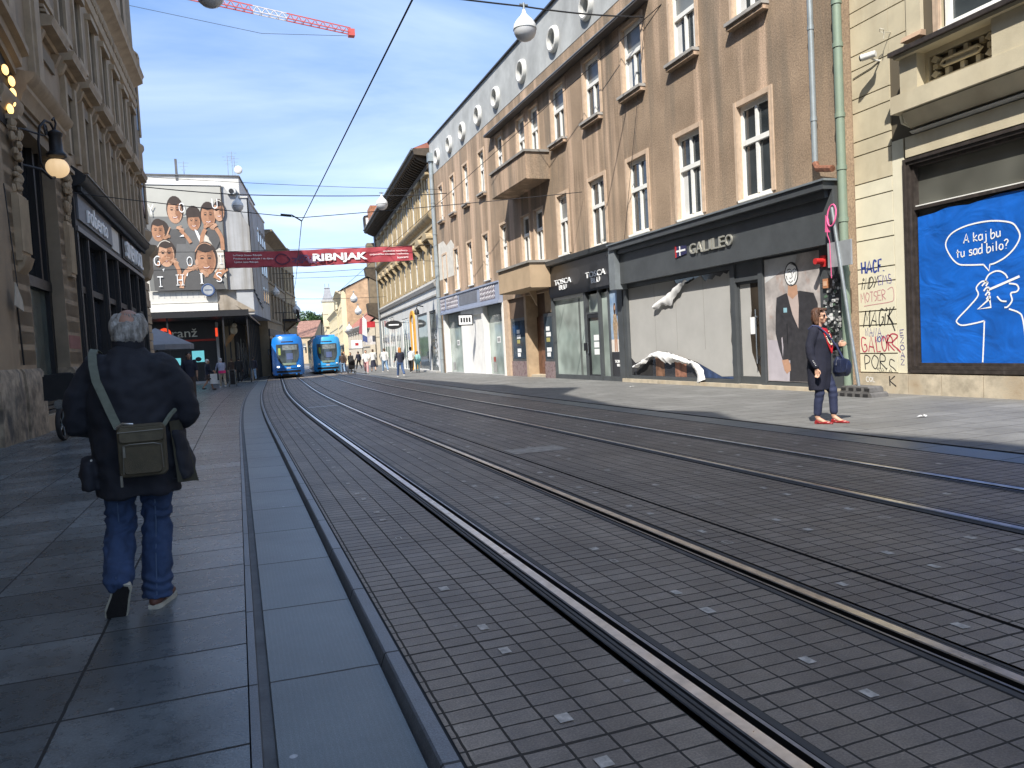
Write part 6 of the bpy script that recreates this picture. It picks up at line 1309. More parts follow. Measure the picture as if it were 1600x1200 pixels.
    for s in (-1,1):
        p=MB(); c=(s*.72,nose(.72,.84)-.03,.84); p.ell(c,(.10,.05,.055),hm,12,8); obj('headlight',p,t)
        p=MB(); p.tube([(s*1.1,.9,2.2),(s*1.32,.75,2.15)],.025,TD,6); p.box(s*1.33-.05,s*1.33+.05,.70,.78,1.75,2.2,TD); obj('mirror',p,t)
        p=MB(); vs=[]
        for i in range(16): a=2*PI*i/16; vs.append((s*1.14,1.55+.62*math.cos(a),1.72+.72*math.sin(a)))
        p.add(vs,[tuple(range(16))],TGL); obj('side_window',p,t,recalc=False)
    p=MB(); 
    for yy in (1.8,3.2,7.5,9.0):
        for s in (-1,1): p.tube([(s*.5-.05,yy,.3),(s*.5+.05,yy,.3)],.29,TD,16)
    p.box(-.95,.95,1,10,.1,.3,TD); obj('bogie',p,t)
    p=MB(); p.tube([(0,7.5,3.3),(0,6.6,4.2),(0,7.4,5.2)],.03,IRON,6); p.tube([(-.7,7.4,5.2),(.7,7.4,5.2)],.025,IRON,6); obj('pantograph',p,t)
    return t
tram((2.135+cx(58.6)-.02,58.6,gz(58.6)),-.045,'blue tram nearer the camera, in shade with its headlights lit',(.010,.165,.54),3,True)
tram((5.275+cx(64.5)+.05,64.5,gz(64.5)),-.055,'blue tram farther down the street on the right track, coloured lighter as sunlit',(.04,.34,.72),2,False)  # same blue paint as the nearer tram; sunlight put into the lighter colour
# ---------------------------------------------------------------- overhead wires, lamps, street banner, crane
WIRE=M('cable_black',(.02,.02,.022),.6,var=0)
def cable(name,label,pts,r,sag=0.,group=None,extra=None):
    mb=MB(); P=[]
    for i in range(len(pts)-1):
        a,b=Vector(pts[i]),Vector(pts[i+1])
        for k in range(10):
            t=k/10; p=a+(b-a)*t; p.z-=sag*4*t*(1-t); P.append(tuple(p))
    P.append(pts[-1]); o0=P[0]
    mb.tube([(p[0]-o0[0],p[1]-o0[1],p[2]-o0[2]) for p in P],r,WIRE,6)
    if extra: extra(mb,o0)
    tag(obj(name,mb,None,o0),label,'cable',group)
cable('contact_wire','contact wire over the nearer track, running overhead and bending far down the street',[(2.35,-6,5.65),(2.30,9,5.6),(2.22,25.2,5.6),(3.44,45.3,5.6),(4.43,64.5,5.6)],.012)
cable('span_cable','thick span cable high across the street carrying the two nearest globe lamps',[(-4.2,18.3,10.35),(0,18.7,10.25),(8.08,20.1,10.62),(11.95,20.35,10.78)],.022,.06)
cable('span_cable','thick span cable across the street carrying the two farther globe lamps',[(-4.2,42,10.15),(.6,43,9.98),(8.2,43,10.02),(12.0,43.2,10.25)],.024,.04)
cable('span_cable','thin span cable above the farther lamp cable',[(-3.9,43.4,10.9),(12.0,44,10.62)],.012,.1)
cable('span_cable','thin span wire holding the contact wire at its first bend',[(-4.1,24.6,6.3),(2.22,25.2,5.72),(11.9,25,6.62)],.012,.03)
cable('pull_wire','slanting wire from the brown wall hook down towards the farther tram',[(12,19.4,10.75),(7.1,60,5.65)],.013,.0)
cable('pull_wire','short thin guy wire hanging down the brown wall below the lamp hook',[(11.93,20.2,10.7),(11.93,22.3,3.9)],.008)
cable('span_cable','span wire across the street just beyond the red banner',[(3.2,66,8.2),(14,66,8.7)],.02,.1)
cable('span_cable','far thin span wire above the pale turret',[(4,80,9.2),(14.5,80,9.4)],.02,.1)
cable('span_cable','lowest far span wire above the trams',[(4,72,6.6),(13.8,72,6.5)],.018,.1)
def arm_(mb,o0): pass
sa=MB(); sa.tube([(0,0,0),(-.28,.02,.18),(-.62,.05,.2)],.022,WIRE,6); sa.tube([(-.62,.05,.2),(-.30,.04,.17)],.035,WIRE,6); tag(obj('steady_arm',sa,None,(2.22,25.2,5.62)),'black steady arm at the first bend of the contact wire','wire fitting')
LAMPW=M('lamp_white',(.72,.72,.70),.35,var=.03); LAMPG=M('lamp_diffuser',(.60,.61,.62),.3,var=.03)
def globe(loc,r,label,stem=.45):
    t=thing('globe_lamp',label,'street lamp',loc,0,'white globe lamps hung over the street')
    u=MB(); u.lathe((0,0,0),[(r,-.02*r),(r*1.0,.12*r),(r*.93,.42*r),(r*.74,.72*r),(r*.45,1.02*r),(r*.22,1.3*r),(r*.12,1.65*r),(.03,1.7*r)],LAMPW,24); obj('cap',u,t)
    u=MB(); u.lathe((0,0,0),[(r*.985,-.02*r),(r*.95,-.3*r),(r*.8,-.62*r),(r*.55,-.85*r),(r*.25,-.98*r),(.01,-1.0*r)],LAMPG,24); obj('diffuser',u,t)
    u=MB(); u.lathe((0,0,0),[(r*1.015,-.045*r),(r*1.015,.0)],METAL,24); u.tube([(0,0,1.6*r),(0,0,1.6*r+stem)],.035,METAL,8); u.tube([(-.12,0,1.6*r+stem*.75),(.12,0,1.6*r+stem*.75)],.03,METAL,6); obj('hanger',u,t)
globe((0,18.7,9.56),.31,'white globe lamp cut off by the top edge, left of centre',.3)
globe((8.08,20.1,10.0),.32,'white globe lamp against the grey attic of the brown house',.2)
globe((.59,43,9.38),.30,'grey white globe lamp in front of the white house by the banner top',.25)
globe((8.19,43,9.55),.32,'white globe lamp in front of the eaves of the yellow house',.15)
globe((3.82,74.5,7.37),.33,'small globe lamp in front of the old brown house',.3)
for i,(u,v,y,lab) in enumerate(((.0745,.0575,85,'small globe lamp above the balcony of the old brown house'),(.1465,.069,90,'small globe lamp at the top of the brick gable'),(.151,.053,95,'small globe lamp halfway up the cream pilaster house'),(.157,.0395,95,'small globe lamp in front of the brick gable'),(.1385,.031,105,'small globe lamp low before the pale cream house'))): globe((u*y,y,1.37+v*y),.42,lab,.3)
# red banner over the street
RBN=thing('street_banner','long red cloth banner reading RIBNJAK stretched across the street','banner',(0,46,0),PI)
REDC=M('banner_red',(.36,.035,.05),.75,var=.1,vs=1.2,alt=(.46,.08,.10)); REDD=M('banner_red_dark',(.26,.03,.06),.75,var=.1)
nb=60; mb=MB(); vs=[];fs=[]
def bt_(u): return 7.40+.05*u+.20*max(0,u-.25)/.75
def bb_(u): return 6.50+.02*u+.26*max(0,u-.4)/.6
def by_(u,v): return .035*math.sin(u*23+v*2)+.02*math.sin(u*57-v*3)+.03*math.sin(v*3+u*9)
for i in range(nb+1):
    u=i/nb; x=.22-u*10.66
    for j in range(7): v=j/6; vs.append((x,by_(u,v),bb_(u)+(bt_(u)-bb_(u))*v+.012*math.sin(u*40)))
for i in range(nb):
    for j in range(6): fs.append((i*7+j,(i+1)*7+j,(i+1)*7+j+1,i*7+j+1))
mb.add(vs,fs,REDC); obj('cloth',mb,RBN,recalc=False)
mb=MB()
def onb(mb2):
    mb2.v=[(x,by_((.22-x)/10.66,.5)*.6+y+.055,z) for x,y,z in mb2.v]
def btext(s,u0,u1,z0,dz_,h,bold=.0): mb.text(s,.22-u0*10.66,.22-u1*10.66,z0,z0+h,0,.006,LETTER,bold=bold,dz=dz_)
btext('RIBNJAK',.446,.742,6.68,.07,.56,.04)
for k,(s,a,b) in enumerate((('Loftanje Scene Ribnjak',.04,.185),('Predstave za odrasle i za djecu',.04,.24),('Ljetno kino Ribnjak',.045,.165))): btext(s,a,b,7.12-k*.19,.0,.125,.012)
for k,(s,a,b) in enumerate((('umjetnička istraživanja',.83,.97),('umjetnička svestana i radionice',.755,.975),('koncerti',.91,.972))): btext(s,a,b,7.27-k*.19,.04,.13,.012)
onb(mb); obj('lettering',mb,RBN)
mb=MB()
INK=M('banner_ink',(.10,.03,.06),.8,var=0); INK2=M('banner_ink_blue',(.13,.07,.14),.8,var=.1)
X=lambda u:.22-u*10.66
mb.ribbon(smooth_path([(X(.31),7.15),(X(.285),7.24),(X(.265),7.18),(X(.25),6.95),(X(.262),6.75),(X(.285),6.66),(X(.31),6.74),(X(.325),6.9),(X(.312),7.1)],n=8),.07,0,INK)
r=random.Random(4)
for k in range(16): 
    u=.33+r.random()*.12; mb.ribbon(smooth_path([(X(u),6.65+r.random()*.55),(X(u+.02+r.random()*.03),6.7+r.random()*.5),(X(u+.03+r.random()*.04),6.65+r.random()*.55)]),.05,0,INK2)
onb(mb); obj('emblem',mb,RBN,recalc=False)
mb=MB(); mb.tube([(4.0,0,7.42),(.2,0,7.41),(-10.5,0,7.68),(-11.9,0,7.75)],.014,WIRE,5); mb.tube([(4.0,0,6.45),(.2,0,6.49),(-10.4,0,6.76),(-11.9,0,6.7)],.014,WIRE,5); mb.tube([(.25,0,6.4),(.25,0,7.5)],.03,WIRE,6); obj('rope',mb,RBN)
# crane jib
CRN=thing('tower_crane','red and white lattice jib of a tower crane against the sky','crane',(0,170,0),0)
CRED=M('crane_red',(.55,.09,.07),.5,var=.1,vs=.3); CWH=M('crane_white',(.62,.56,.54),.5)
def jp(t): return Vector((-62+91.6*t*1.0,0+10*t,82.3-8.1*t+.0))
mb=MB(); N=52
for k in range(N):
    a,b=jp(k/N),jp((k+1)/N); hh=1.9*(1-.35*k/N); m=CRED if (k//4)%3!=1 else CWH
    up=Vector((0,0,hh)); sd=Vector((0,.7,0))
    for off in (sd,-sd,up): mb.tube([tuple(a+off),tuple(b+off)],.13,m,4)
    mb.tube([tuple(a+sd),tuple((a+b)/2+up)],.06,m,4); mb.tube([tuple((a+b)/2+up),tuple(b+sd)],.06,m,4); mb.tube([tuple(a-sd),tuple((a+b)/2+up)],.06,m,4); mb.tube([tuple((a+b)/2+up),tuple(b-sd)],.06,m,4); mb.tube([tuple(a+sd),tuple(a-sd)],.06,m,4)
e=jp(1); mb.box(e.x-.6,e.x+.8,e.y-.8,e.y+.8,e.z-.7,e.z+.8,CRED); obj('jib',mb,CRN)
mb=MB(); 
for k in range(28):
    z=3*k
    for sx in (-1,1):
        for sy in (-1,1): mb.tube([(-64+sx,0+sy,z),(-64+sx,sy,z+3)],.13,CRED,4)
    for a,b in (((-1,-1),(1,-1)),((1,-1),(1,1)),((1,1),(-1,1)),((-1,1),(-1,-1))): mb.tube([(-64+a[0],a[1],z),(-64+b[0],b[1],z+3)],.07,CRED,4)
obj('mast',mb,CRN)
mb=MB(); mb.tube([(-62,0,78.5),(10,8,71.8),(29.2,10,73.6)],.05,WIRE,4); obj('trolley_rope',mb,CRN)
# ---------------------------------------------------------------- people
def wrink(sc_,amp,sq=1.):
    def f(co):
        n=noise.noise((co.x*sc_,co.y*sc_,co.z*sc_*sq)); m=noise.noise((co.x*sc_*2.3+7,co.y*sc_*2.3,co.z*sc_*2.3*sq)); return amp*(n+.5*m)
    return f
SKINW=M('skin_fair',(.52,.30,.20),.55,var=.08,vs=14); SKINO=M('skin_old',(.40,.22,.155),.6,var=.14,vs=18); SKINT=M('skin_tan',(.34,.19,.12),.6,var=.08,vs=14)
def hand_limbs(mb,w,dirv,across,curl,m,s=1.,thumb=1):
    """palm, four unequal bent fingers and a thumb leaving the side of the palm; w wrist, dirv along the hand, across to the index side, curl palm-ward"""
    w=Vector(w); d=Vector(dirv).normalized(); a=Vector(across); a=(a-d*a.dot(d)).normalized(); c=d.cross(a)*curl[1]
    k=curl[0]
    for q in (-1,0,1): mb.limb([tuple(w+d*.0+a*q*.012*s)+(.016*s,),tuple(w+d*.075*s+a*q*.026*s)+(.0145*s,)],m,8)
    for i,(off,l) in enumerate(((.033,.068),(.011,.078),(-.011,.072),(-.032,.056))):
        b=w+d*.082*s+a*off*s; p=[b]; dd=d.copy()
        for j,f in enumerate((.45,.32,.26)):
            ang=k*(.35+.45*j); dd=(d*math.cos(ang)+c*math.sin(ang)).normalized(); p.append(p[-1]+dd*l*f*s)
        mb.limb([tuple(v)+((.0092-.0008*j)*s,) for j,v in enumerate(p)],m,7)
    t0=w+d*.025*s+a*.026*s; t1=t0+(d*.55+a*.75+c*.25)*.034*s; t2=t1+(d*.85+a*.25+c*.4*k)*.030*s; t3=t2+(d*.95+c*.35*k)*.024*s
    mb.limb([tuple(t0)+(.013*s,),tuple(t1)+(.011*s,),tuple(t2)+(.0098*s,),tuple(t3)+(.0085*s,)],m,7)
def head_blob(mb,c,f,m,s=1.,up=Vector((0,0,1))):
    """skull, jaw, nose, lips, ears, brow facing f"""
    f=Vector(f).normalized(); r=f.cross(up).normalized(); u=r.cross(f); C=Vector(c)
    R=Matrix((r,f,u)).transposed()
    def P(x,y,z): return tuple(C+(r*x+f*y+u*z)*s)
    mb.ell(P(0,-.012,.022),(.076*s,.094*s,.098*s),m,16,12,R); mb.ell(P(0,.024,-.040),(.058*s,.064*s,.078*s),m,14,10,R); mb.ell(P(0,.060,-.088),(.030*s,.028*s,.026*s),m,10,8,R)
    mb.ell(P(0,.088,-.020),(.012*s,.020*s,.030*s),m,10,8,R); mb.ell(P(0,.102,-.036),(.015*s,.014*s,.011*s),m,10,8,R); mb.ell(P(0,.078,-.066),(.024*s,.014*s,.010*s),m,10,8,R); mb.ell(P(0,.074,.020),(.052*s,.018*s,.012*s),m,10,8,R)
    for e in (-1,1): mb.ell(P(e*.079,-.008,-.010),(.012*s,.022*s,.034*s),m,10,8,R); mb.ell(P(e*.045,.050,-.035),(.024*s,.026*s,.028*s),m,10,8,R)
    return P,R
def cloth_obj(name,mb,parent,voxel=.012,smooth=4,folds=None): return link(name,remesh(mb,voxel,smooth,.5,folds),parent)
# ---- the old man walking away (faces +y); x to his right
MR=(-.575,4.83,gz(4.83)); tilt=Vector((0,.06,0))
sk=MB()
hc=(.005,.075,1.585); P,RM=head_blob(sk,hc,(0.05,1,-.18),SKINO,.98)
sk.limb([(0,.05,1.50,.056),(0,.0,1.40,.062)],SKINO,12)
sk.loft([(0,0,.86,.15,.11),(0,0,1.0,.16,.12),(0,-.01,1.2,.17,.12),(0,0,1.36,.18,.11),(0,.01,1.43,.10,.08)],SKINO)
for s,el,wr in ((-1,(-.27,.03,1.10),(-.10,.27,1.06)),(1,(.27,.03,1.12),(.12,.27,1.08))):
    sk.limb([(s*.17,0,1.39,.055),el+(.045,),wr+(.030,)],SKINO,10); d=Vector(wr)-Vector(el); hand_limbs(sk,wr,d,(0,0,1),(.9,s),SKINO,1.)
LEGL=[(-.10,0,.90,.085),(-.105,.06,.48,.058),(-.117,-.180,.215,.040)]; LEGR=[(.09,0,.90,.085),(.075,.06,.48,.056),(.055,.0,.09,.042)]
for L in (LEGL,LEGR): sk.limb(L,SKINO,10)
sk.limb([(-.100,-.185,.215,.034),(-.112,-.150,.140,.024),(-.140,-.115,.055,.016)],SKINO,8); sk.limb([(.055,.0,.06,.04),(.10,.13,.04,.03)],SKINO,8)
man=link('person',remesh(sk,.0085,3,.5),None,MR); tag(man,'grey haired man in a dark jacket and blue jeans walking away on the left pavement','person')
COAT=M('navy_coat',(.013,.0145,.022),.78,var=.18,vs=5,bmp=.35,bs=220); DENIM=M('blue_denim',(.030,.058,.135),.85,var=.22,vs=7,bmp=.5,bs=260,streak=((.042,.075,.16),7.,2.2,.5,.74)); OLIVE=M('olive_canvas',(.090,.074,.044),.8,var=.15,vs=14,bmp=.5,bs=240); STRAP=M('strap_grey_green',(.135,.15,.115),.8,var=.1,vs=30,bmp=.4,bs=300)
ct=MB()
ct.loft([(0,.0,.655,.215,.18),(0,.0,.70,.218,.178),(.0,-.005,.80,.225,.18),(-.005,-.01,.95,.225,.175),(-.005,-.015,1.10,.222,.165),(-.005,-.02,1.25,.228,.155),(0,-.012,1.34,.215,.135),(0,.0,1.41,.165,.11),(0,.02,1.455,.105,.088),(0,.04,1.49,.08,.08)],COAT,26)
ct.limb([(-.165,.0,1.375,.088),(-.255,-.005,1.22,.080),(-.285,.03,1.08,.078),(-.20,.20,1.04,.062),(-.11,.27,1.055,.05)],COAT,14); ct.limb([(.165,.0,1.365,.088),(.25,.0,1.23,.082),(.275,.035,1.10,.080),(.21,.20,1.06,.062),(.12,.27,1.075,.05)],COAT,14)
ct.ell((-.12,-.06,1.34),(.10,.07,.07),COAT,12,8); ct.ell((.12,-.06,1.34),(.10,.07,.07),COAT,12,8); ct.ell((0,-.10,1.28),(.14,.06,.12),COAT,12,8)
ct.loft([(-.23,.0,.71,.055,.12),(-.235,0,.80,.06,.13),(-.225,0,.88,.045,.12)],COAT,16)
ct.loft([(.245,.02,.72,.055,.15),(.235,.02,.82,.06,.15),(.21,.01,1.0,.05,.13)],COAT,16)
def man_folds(co):
    n=.010*noise.noise((co.x*9,co.y*8,co.z*6)); 
    if co.z<1.0: n+=.010*math.sin(math.atan2(co.x,co.y)*5+1.3)*min(1,(1.0-co.z)/.3)
    n+=.009*noise.noise((co.x*16+co.z*10,co.y*12,co.z*17-co.x*9)); n+=.006*(1-abs(noise.noise((co.x*7+co.z*5,co.y*6,co.z*8-co.x*6)))*3); return n
coat=cloth_obj('jacket',ct,man,.010,5,man_folds)
cl=MB(); cl.rings([[(.086*math.cos(a)+.0,.045+.083*math.sin(a),z+.012*math.sin(a)) for a in [2*PI*k/24 for k in range(24)]] for z in (1.455,1.535)],COAT,False); cl.rings([[(.080*math.cos(a)+.0,.045+.077*math.sin(a),z+.012*math.sin(a)) for a in [2*PI*k/24 for k in range(24)]] for z in (1.535,1.455)],COAT,False); obj('collar',cl,coat)
lin=MB(); vs=[];fs=[]   # olive lining of the open flap blowing out to the right
for i in range(9):
    t=i/8
    for j in range(7):
        q=j/6; vs.append((.195+.05*q+.055*t*q+.02*t,-.135+.12*q+.012*math.sin(q*7+t*3),1.06-.345*t-.02*q*t))
for i in range(8):
    for j in range(6): fs.append((i*7+j,i*7+j+1,(i+1)*7+j+1,(i+1)*7+j))
lin.add(vs,fs,M('olive_lining',(.045,.042,.026),.85,var=.15,vs=12)); obj('coat_flap',lin,coat,recalc=False)
pk=MB(); pk.tube([(-.20,-.165,.885),(-.20,-.178,.885)],.006,STEEL,8); obj('pocket',pk,coat)
jn=MB()
jn.loft([(0,0,.74,.165,.13),(0,0,.86,.175,.13),(0,0,.95,.165,.12)],DENIM,20)
jn.limb([(-.095,.0,.84,.098),(-.108,.035,.66,.086),(-.112,.05,.50,.078),(-.118,-.04,.36,.084),(-.12,-.165,.215,.076)],DENIM,14); jn.limb([(.085,0,.84,.098),(.085,.03,.66,.088),(.075,.04,.48,.076),(.065,.01,.28,.083),(.058,-.01,.11,.080)],DENIM,14)
jn.loft([(-.12,-.145,.20,.078,.082),(-.12,-.12,.30,.076,.08)],DENIM,16); jn.loft([(.056,-.012,.055,.083,.085),(.058,-.005,.18,.078,.08)],DENIM,16)
def jean_folds(co):
    z=co.z; n=.006*noise.noise((co.x*20,co.y*10,z*11)); k=math.exp(-((z-.50)/.13)**2)+.8*math.exp(-((z-.14)/.09)**2)+.5*math.exp(-((z-.72)/.09)**2)
    return n+.0085*k*math.sin(z*70+co.x*38*math.sin(z*9)+7*noise.noise((co.x*11,co.y*11,z*7)))+.004*noise.noise((co.x*45,co.y*30,z*38))
jeans=cloth_obj('jeans',jn,man,.0085,4,jean_folds)
se=MB(); se.tube([(-.11,-.045,.62),(-.113,-.03,.50),(-.118,-.118,.36),(-.12,-.235,.24)],.0035,M('seam',(.075,.12,.21),.8),5); se.tube([(.085,-.058,.70),(.077,-.038,.48),(.066,-.070,.28),(.058,-.094,.08)],.0035,M('seam',(.075,.12,.21)),5); obj('seam',se,jeans)
def shoe(name,parent,heel,toe,up,body,solem,k_=1.,l=.285):
    h=Vector(heel); d=(Vector(toe)-h).normalized(); u=Vector(up); u=(u-d*u.dot(d)).normalized(); r=d.cross(u)
    prof=[(0,.028),(.03,.040),(.09,.041),(.15,.045),(.20,.050),(.245,.043),(.272,.026),(.285,.008)]
    m=MB(); b=[];t=[]
    L=[(x,wd*k_) for x,wd in prof]
    ring=[(x,wd) for x,wd in L]+[(x,-wd) for x,wd in reversed(L)]
    k=l/.285
    m.rings([[tuple(h+d*x*k+r*wd+u*z) for x,wd in ring] for z in (0,.006,.026)],solem); sole=m
    ub=MB()
    for (x,wd,z) in ((.045,.036,.055),(.10,.036,.058),(.15,.040,.048),(.20,.044,.038),(.24,.036,.032)): 
        RM_=Matrix((r,d,u)).transposed(); ub.ell(tuple(h+d*x*k+u*(.026+z*.28)),(wd*k_,.055,z*.72),body,14,8,RM_)
    ub.limb([tuple(h+d*.055*k+u*.05)+(.038,),tuple(h+d*.055*k+u*.085)+(.036,)],body,10)
    o=link(name,remesh(ub,.007,3),parent); obj('sole',sole,o); return o
SOLE=M('pale_sole',(.50,.47,.38),.7,var=.12,vs=20); SHB=M('brown_shoe',(.11,.045,.03),.6,var=.15,vs=12); TRE=M('tread',(.015,.013,.013),.85,var=.2,vs=30,bmp=.5,bs=200)
o=shoe('shoe',man,(-.088,-.235,.205),(-.160,-.115,-.02),(.10,.75,.55),SHB,SOLE,k_=1.22)
h=Vector((-.088,-.235,.205)); d=(Vector((-.160,-.115,-.02))-h).normalized(); u=Vector((.10,.75,.55)); u=(u-d*u.dot(d)).normalized(); r_=d.cross(u)
tm=MB(); prof=[(.012,.027),(.04,.040),(.10,.041),(.16,.047),(.21,.051),(.25,.042),(.275,.016)]; ring=[(x,w) for x,w in prof]+[(x,-w) for x,w in reversed(prof)]
tm.rings([[tuple(h+d*x+r_*w+u*z) for x,w in ring] for z in (-.004,.001)],TRE); obj('tread',tm,o)
shoe('shoe',man,(.035,-.085,.0),(.115,.19,.0),(0,0,1),SHB,SOLE)
# hair: grey fringe with a bald crown
GH=M('grey_hair',(.25,.23,.20),.7,var=.35,vs=25,bmp=.9,bs=90,streak=((.50,.475,.44),40.,9.,.42,.68))
hb=MB(); S_=.98
for (x,y,z,a,b,c) in ((0,-.062,-.012,.080,.060,.062),(-.062,-.03,.010,.036,.07,.072),(.062,-.03,.010,.036,.07,.072),(0,-.075,-.055,.07,.038,.045),(-.05,-.05,-.045,.035,.05,.05),(.05,-.05,-.045,.035,.05,.05),(-.058,.0,.062,.030,.07,.040),(.058,.0,.062,.030,.07,.038),(-.03,-.06,.055,.03,.03,.04),(.04,-.05,.05,.03,.03,.035),(-.078,.02,.02,.022,.05,.045),(.078,.02,.02,.022,.05,.045)): hb.ell(P(x*1.03,y,z),(a*S_,b*S_,c*S_),GH,14,10,RM)
def hairf(co): return .006*noise.noise((co.x*60,co.y*60,co.z*14))+.004*noise.noise((co.x*130,co.y*130,co.z*30))
hair=link('hair',remesh(hb,.007,3,.5,hairf),man)
tf=MB(); rr=random.Random(11)
for k in range(240):     # loose strands falling over the nape and ears
    a=rr.uniform(-PI*.98,-.02*PI); x=.080*math.cos(a); y=.015+.100*math.sin(a)*.95; z0=rr.uniform(.0,.085); z1=z0-rr.uniform(.04,.085)
    fl=rr.uniform(.98,1.10); tf.tube([P(x*.97,y*.97-.01,z0),P(x*1.03*fl,y*1.03-.012,(z0+z1)/2),P(x*fl*.98+rr.uniform(-.012,.012),y*.98-.014+rr.uniform(-.008,.008),z1)],[.0030,.0032,.0008],GH,4)
obj('strand',tf,hair)
# shoulder bag, carried by the man: a thing of its own
bag=thing('shoulder_bag','olive canvas shoulder bag with front zip pocket hanging on the back of the walking man','bag',MR)
b=MB(); bx0,bx1=-.055,.180
def rbox(mb,x0,x1,y0,y1,z0,z1,m,r=.02):
    pts=[]
    for (cx_,cz_,a0) in ((x1-r,z1-r,0),(x0+r,z1-r,PI/2),(x0+r,z0+r,PI),(x1-r,z0+r,1.5*PI)):
        for k in range(5): a=a0+PI/2*k/4; pts.append((cx_+r*math.cos(a),cz_+r*math.sin(a)))
    mb.rings([[(p[0]*(1-e)+e*(x0+x1)/2,y,p[1]*(1-e)+e*(z0+z1)/2) for p in pts] for y,e in ((y1,.06),(y1-.012,0),(y0+.012,0),(y0,.05))],m)
rbox(b,bx0,bx1,-.285,-.19,.785,1.065,OLIVE,.025); 
for k in range(3): pass
obj('body',b,bag)
b=MB(); rbox(b,-.030,.160,-.315,-.28,.805,.955,OLIVE,.02); obj('front_pocket',b,bag); b=MB(); rbox(b,-.045,.175,-.300,-.28,.975,1.055,M('olive_flap',(.115,.098,.062),.75,var=.2,vs=12,bmp=.5,bs=240),.015); obj('flap',b,bag)
b=MB(); ZP=M('zip',(.19,.18,.15),.4,.6,var=.1); b.tube([(-.05,-.318,.958),(-.02,-.320,.966),(.10,-.320,.966),(.135,-.316,.955),(.139,-.316,.83)],.003,ZP,5); b.tube([(-.05,-.318,.958),(-.056,-.316,.81)],.003,ZP,5); b.tube([(-.075,-.303,1.03),(.15,-.303,1.035)],.003,ZP,5); b.box(-.052,-.040,-.325,-.316,.90,.955,ZP); b.box(-.078,-.066,-.297,-.288,.74,.80,ZP); b.tube([(-.09,-.25,1.05),(-.05,-.262,1.075),(.0,-.262,1.068)],.007,STEEL,6); [b.v.__setitem__(i,(p[0]+.027,p[1],p[2])) for i,p in enumerate(b.v)]; obj('zip',b,bag)
b=MB()
sp_=[(-.155,.05,1.462),(-.165,-.02,1.478),(-.168,-.085,1.452),(-.160,-.145,1.395),(-.145,-.185,1.31),(-.112,-.205,1.22),(-.080,-.222,1.13),(-.048,-.245,1.05)]
vs=[]
for i,p in enumerate(sp_):
    a=Vector(sp_[max(0,i-1)]); c=Vector(sp_[min(len(sp_)-1,i+1)]); t=(c-a).normalized(); n_=Vector((.15,-1,.35 if i>2 else 1.2)).normalized(); s=t.cross(n_).normalized()*.021
    for e in (-1,1): vs.append(tuple(Vector(p)+s*e+n_*.010))
    for e in (-1,1): vs.append(tuple(Vector(p)+s*e+n_*.004))
fs=[]
for i in range(len(sp_)-1): o=4*i; fs+=[(o,o+1,o+5,o+4),(o+2,o+6,o+7,o+3),(o,o+4,o+6,o+2),(o+1,o+3,o+7,o+5)]
b.add(vs,fs,STRAP); b.tube([(.17,-.22,1.045),(.205,-.15,1.10),(.225,-.09,1.12)],.013,STRAP,6); obj('strap',b,bag)
# ---- woman in navy, facing right and a little towards the camera
WR=(7.93,9.0,gz(9.0)-.0); FA=-1.12      # facing angle from +x
wf2=thing  # alias kept short
sw=MB()     # built facing +y, x to her right, then turned
Ph,RW=head_blob(sw,(0,.03,1.565),(.0,1,-.02),SKINW,.96)
sw.limb([(0,.01,1.49,.050),(0,-.005,1.38,.058)],SKINW,12)
sw.loft([(0,0,.85,.165,.125),(0,0,.98,.15,.115),(0,.01,1.15,.15,.115),(0,.01,1.28,.165,.115),(0,0,1.38,.13,.09)],SKINW)
WA=[(.165,0,1.345,.05),(.235,-.04,1.06,.042),(.245,.06,.82,.028)]; sw.limb(WA,SKINW,10); hand_limbs(sw,(.245,.06,.815),(.0,.12,-1),(0,1,0),(.9,1),SKINW,.9)
WB_=[(-.165,0,1.345,.05),(-.24,.03,1.10,.042),(-.15,.22,1.13,.028)]; sw.limb(WB_,SKINW,10); hand_limbs(sw,(-.15,.22,1.13),(.35,.8,.15),(0,0,1),(1.5,-1),SKINW,.9)
WL1=[(.09,0,.86,.085),(.09,.02,.47,.055),(.085,-.02,.11,.036)]; WL2=[(-.09,0,.86,.085),(-.095,.14,.48,.055),(-.10,.14,.12,.036)]
for L in (WL1,WL2): sw.limb(L,SKINW,10)
sw.limb([(.085,-.01,.085,.034),(.085,.09,.035,.028),(.085,.15,.028,.022)],SKINW,8); sw.limb([(-.10,.15,.095,.034),(-.10,.25,.035,.028),(-.10,.31,.028,.022)],SKINW,8)
RZW=-PI/2+FA
wom=link('person',remesh(sw,.008,3),None,WR,RZW); tag(wom,'woman in a long navy cardigan, red top and red shoes standing on the sunlit pavement','person')
NAVYK=M('navy_knit',(.011,.012,.026),.85,var=.15,vs=8,bmp=.5,bs=300); NAVT=M('navy_trousers',(.018,.024,.060),.8,var=.12,vs=7,bmp=.3,bs=240); REDT_=M('red_top',(.52,.012,.02),.7,var=.06,vs=9,bmp=.3,bs=280); REDS=M('red_leather',(.24,.018,.02),.3,var=.1,vs=20); BRH=M('brown_hair',(.085,.036,.018),.55,var=.3,vs=22,bmp=.8,bs=80,streak=((.16,.075,.035),30.,6.,.5,.75))
cg=MB()
cg.loft([(0,-.01,.50,.20,.135),(0,-.01,.62,.20,.15),(0,-.005,.80,.200,.165),(0,0,.95,.185,.155),(0,.01,1.10,.178,.150),(0,.015,1.24,.185,.148),(0,.0,1.34,.165,.115),(0,-.015,1.41,.10,.075)],NAVYK,24)
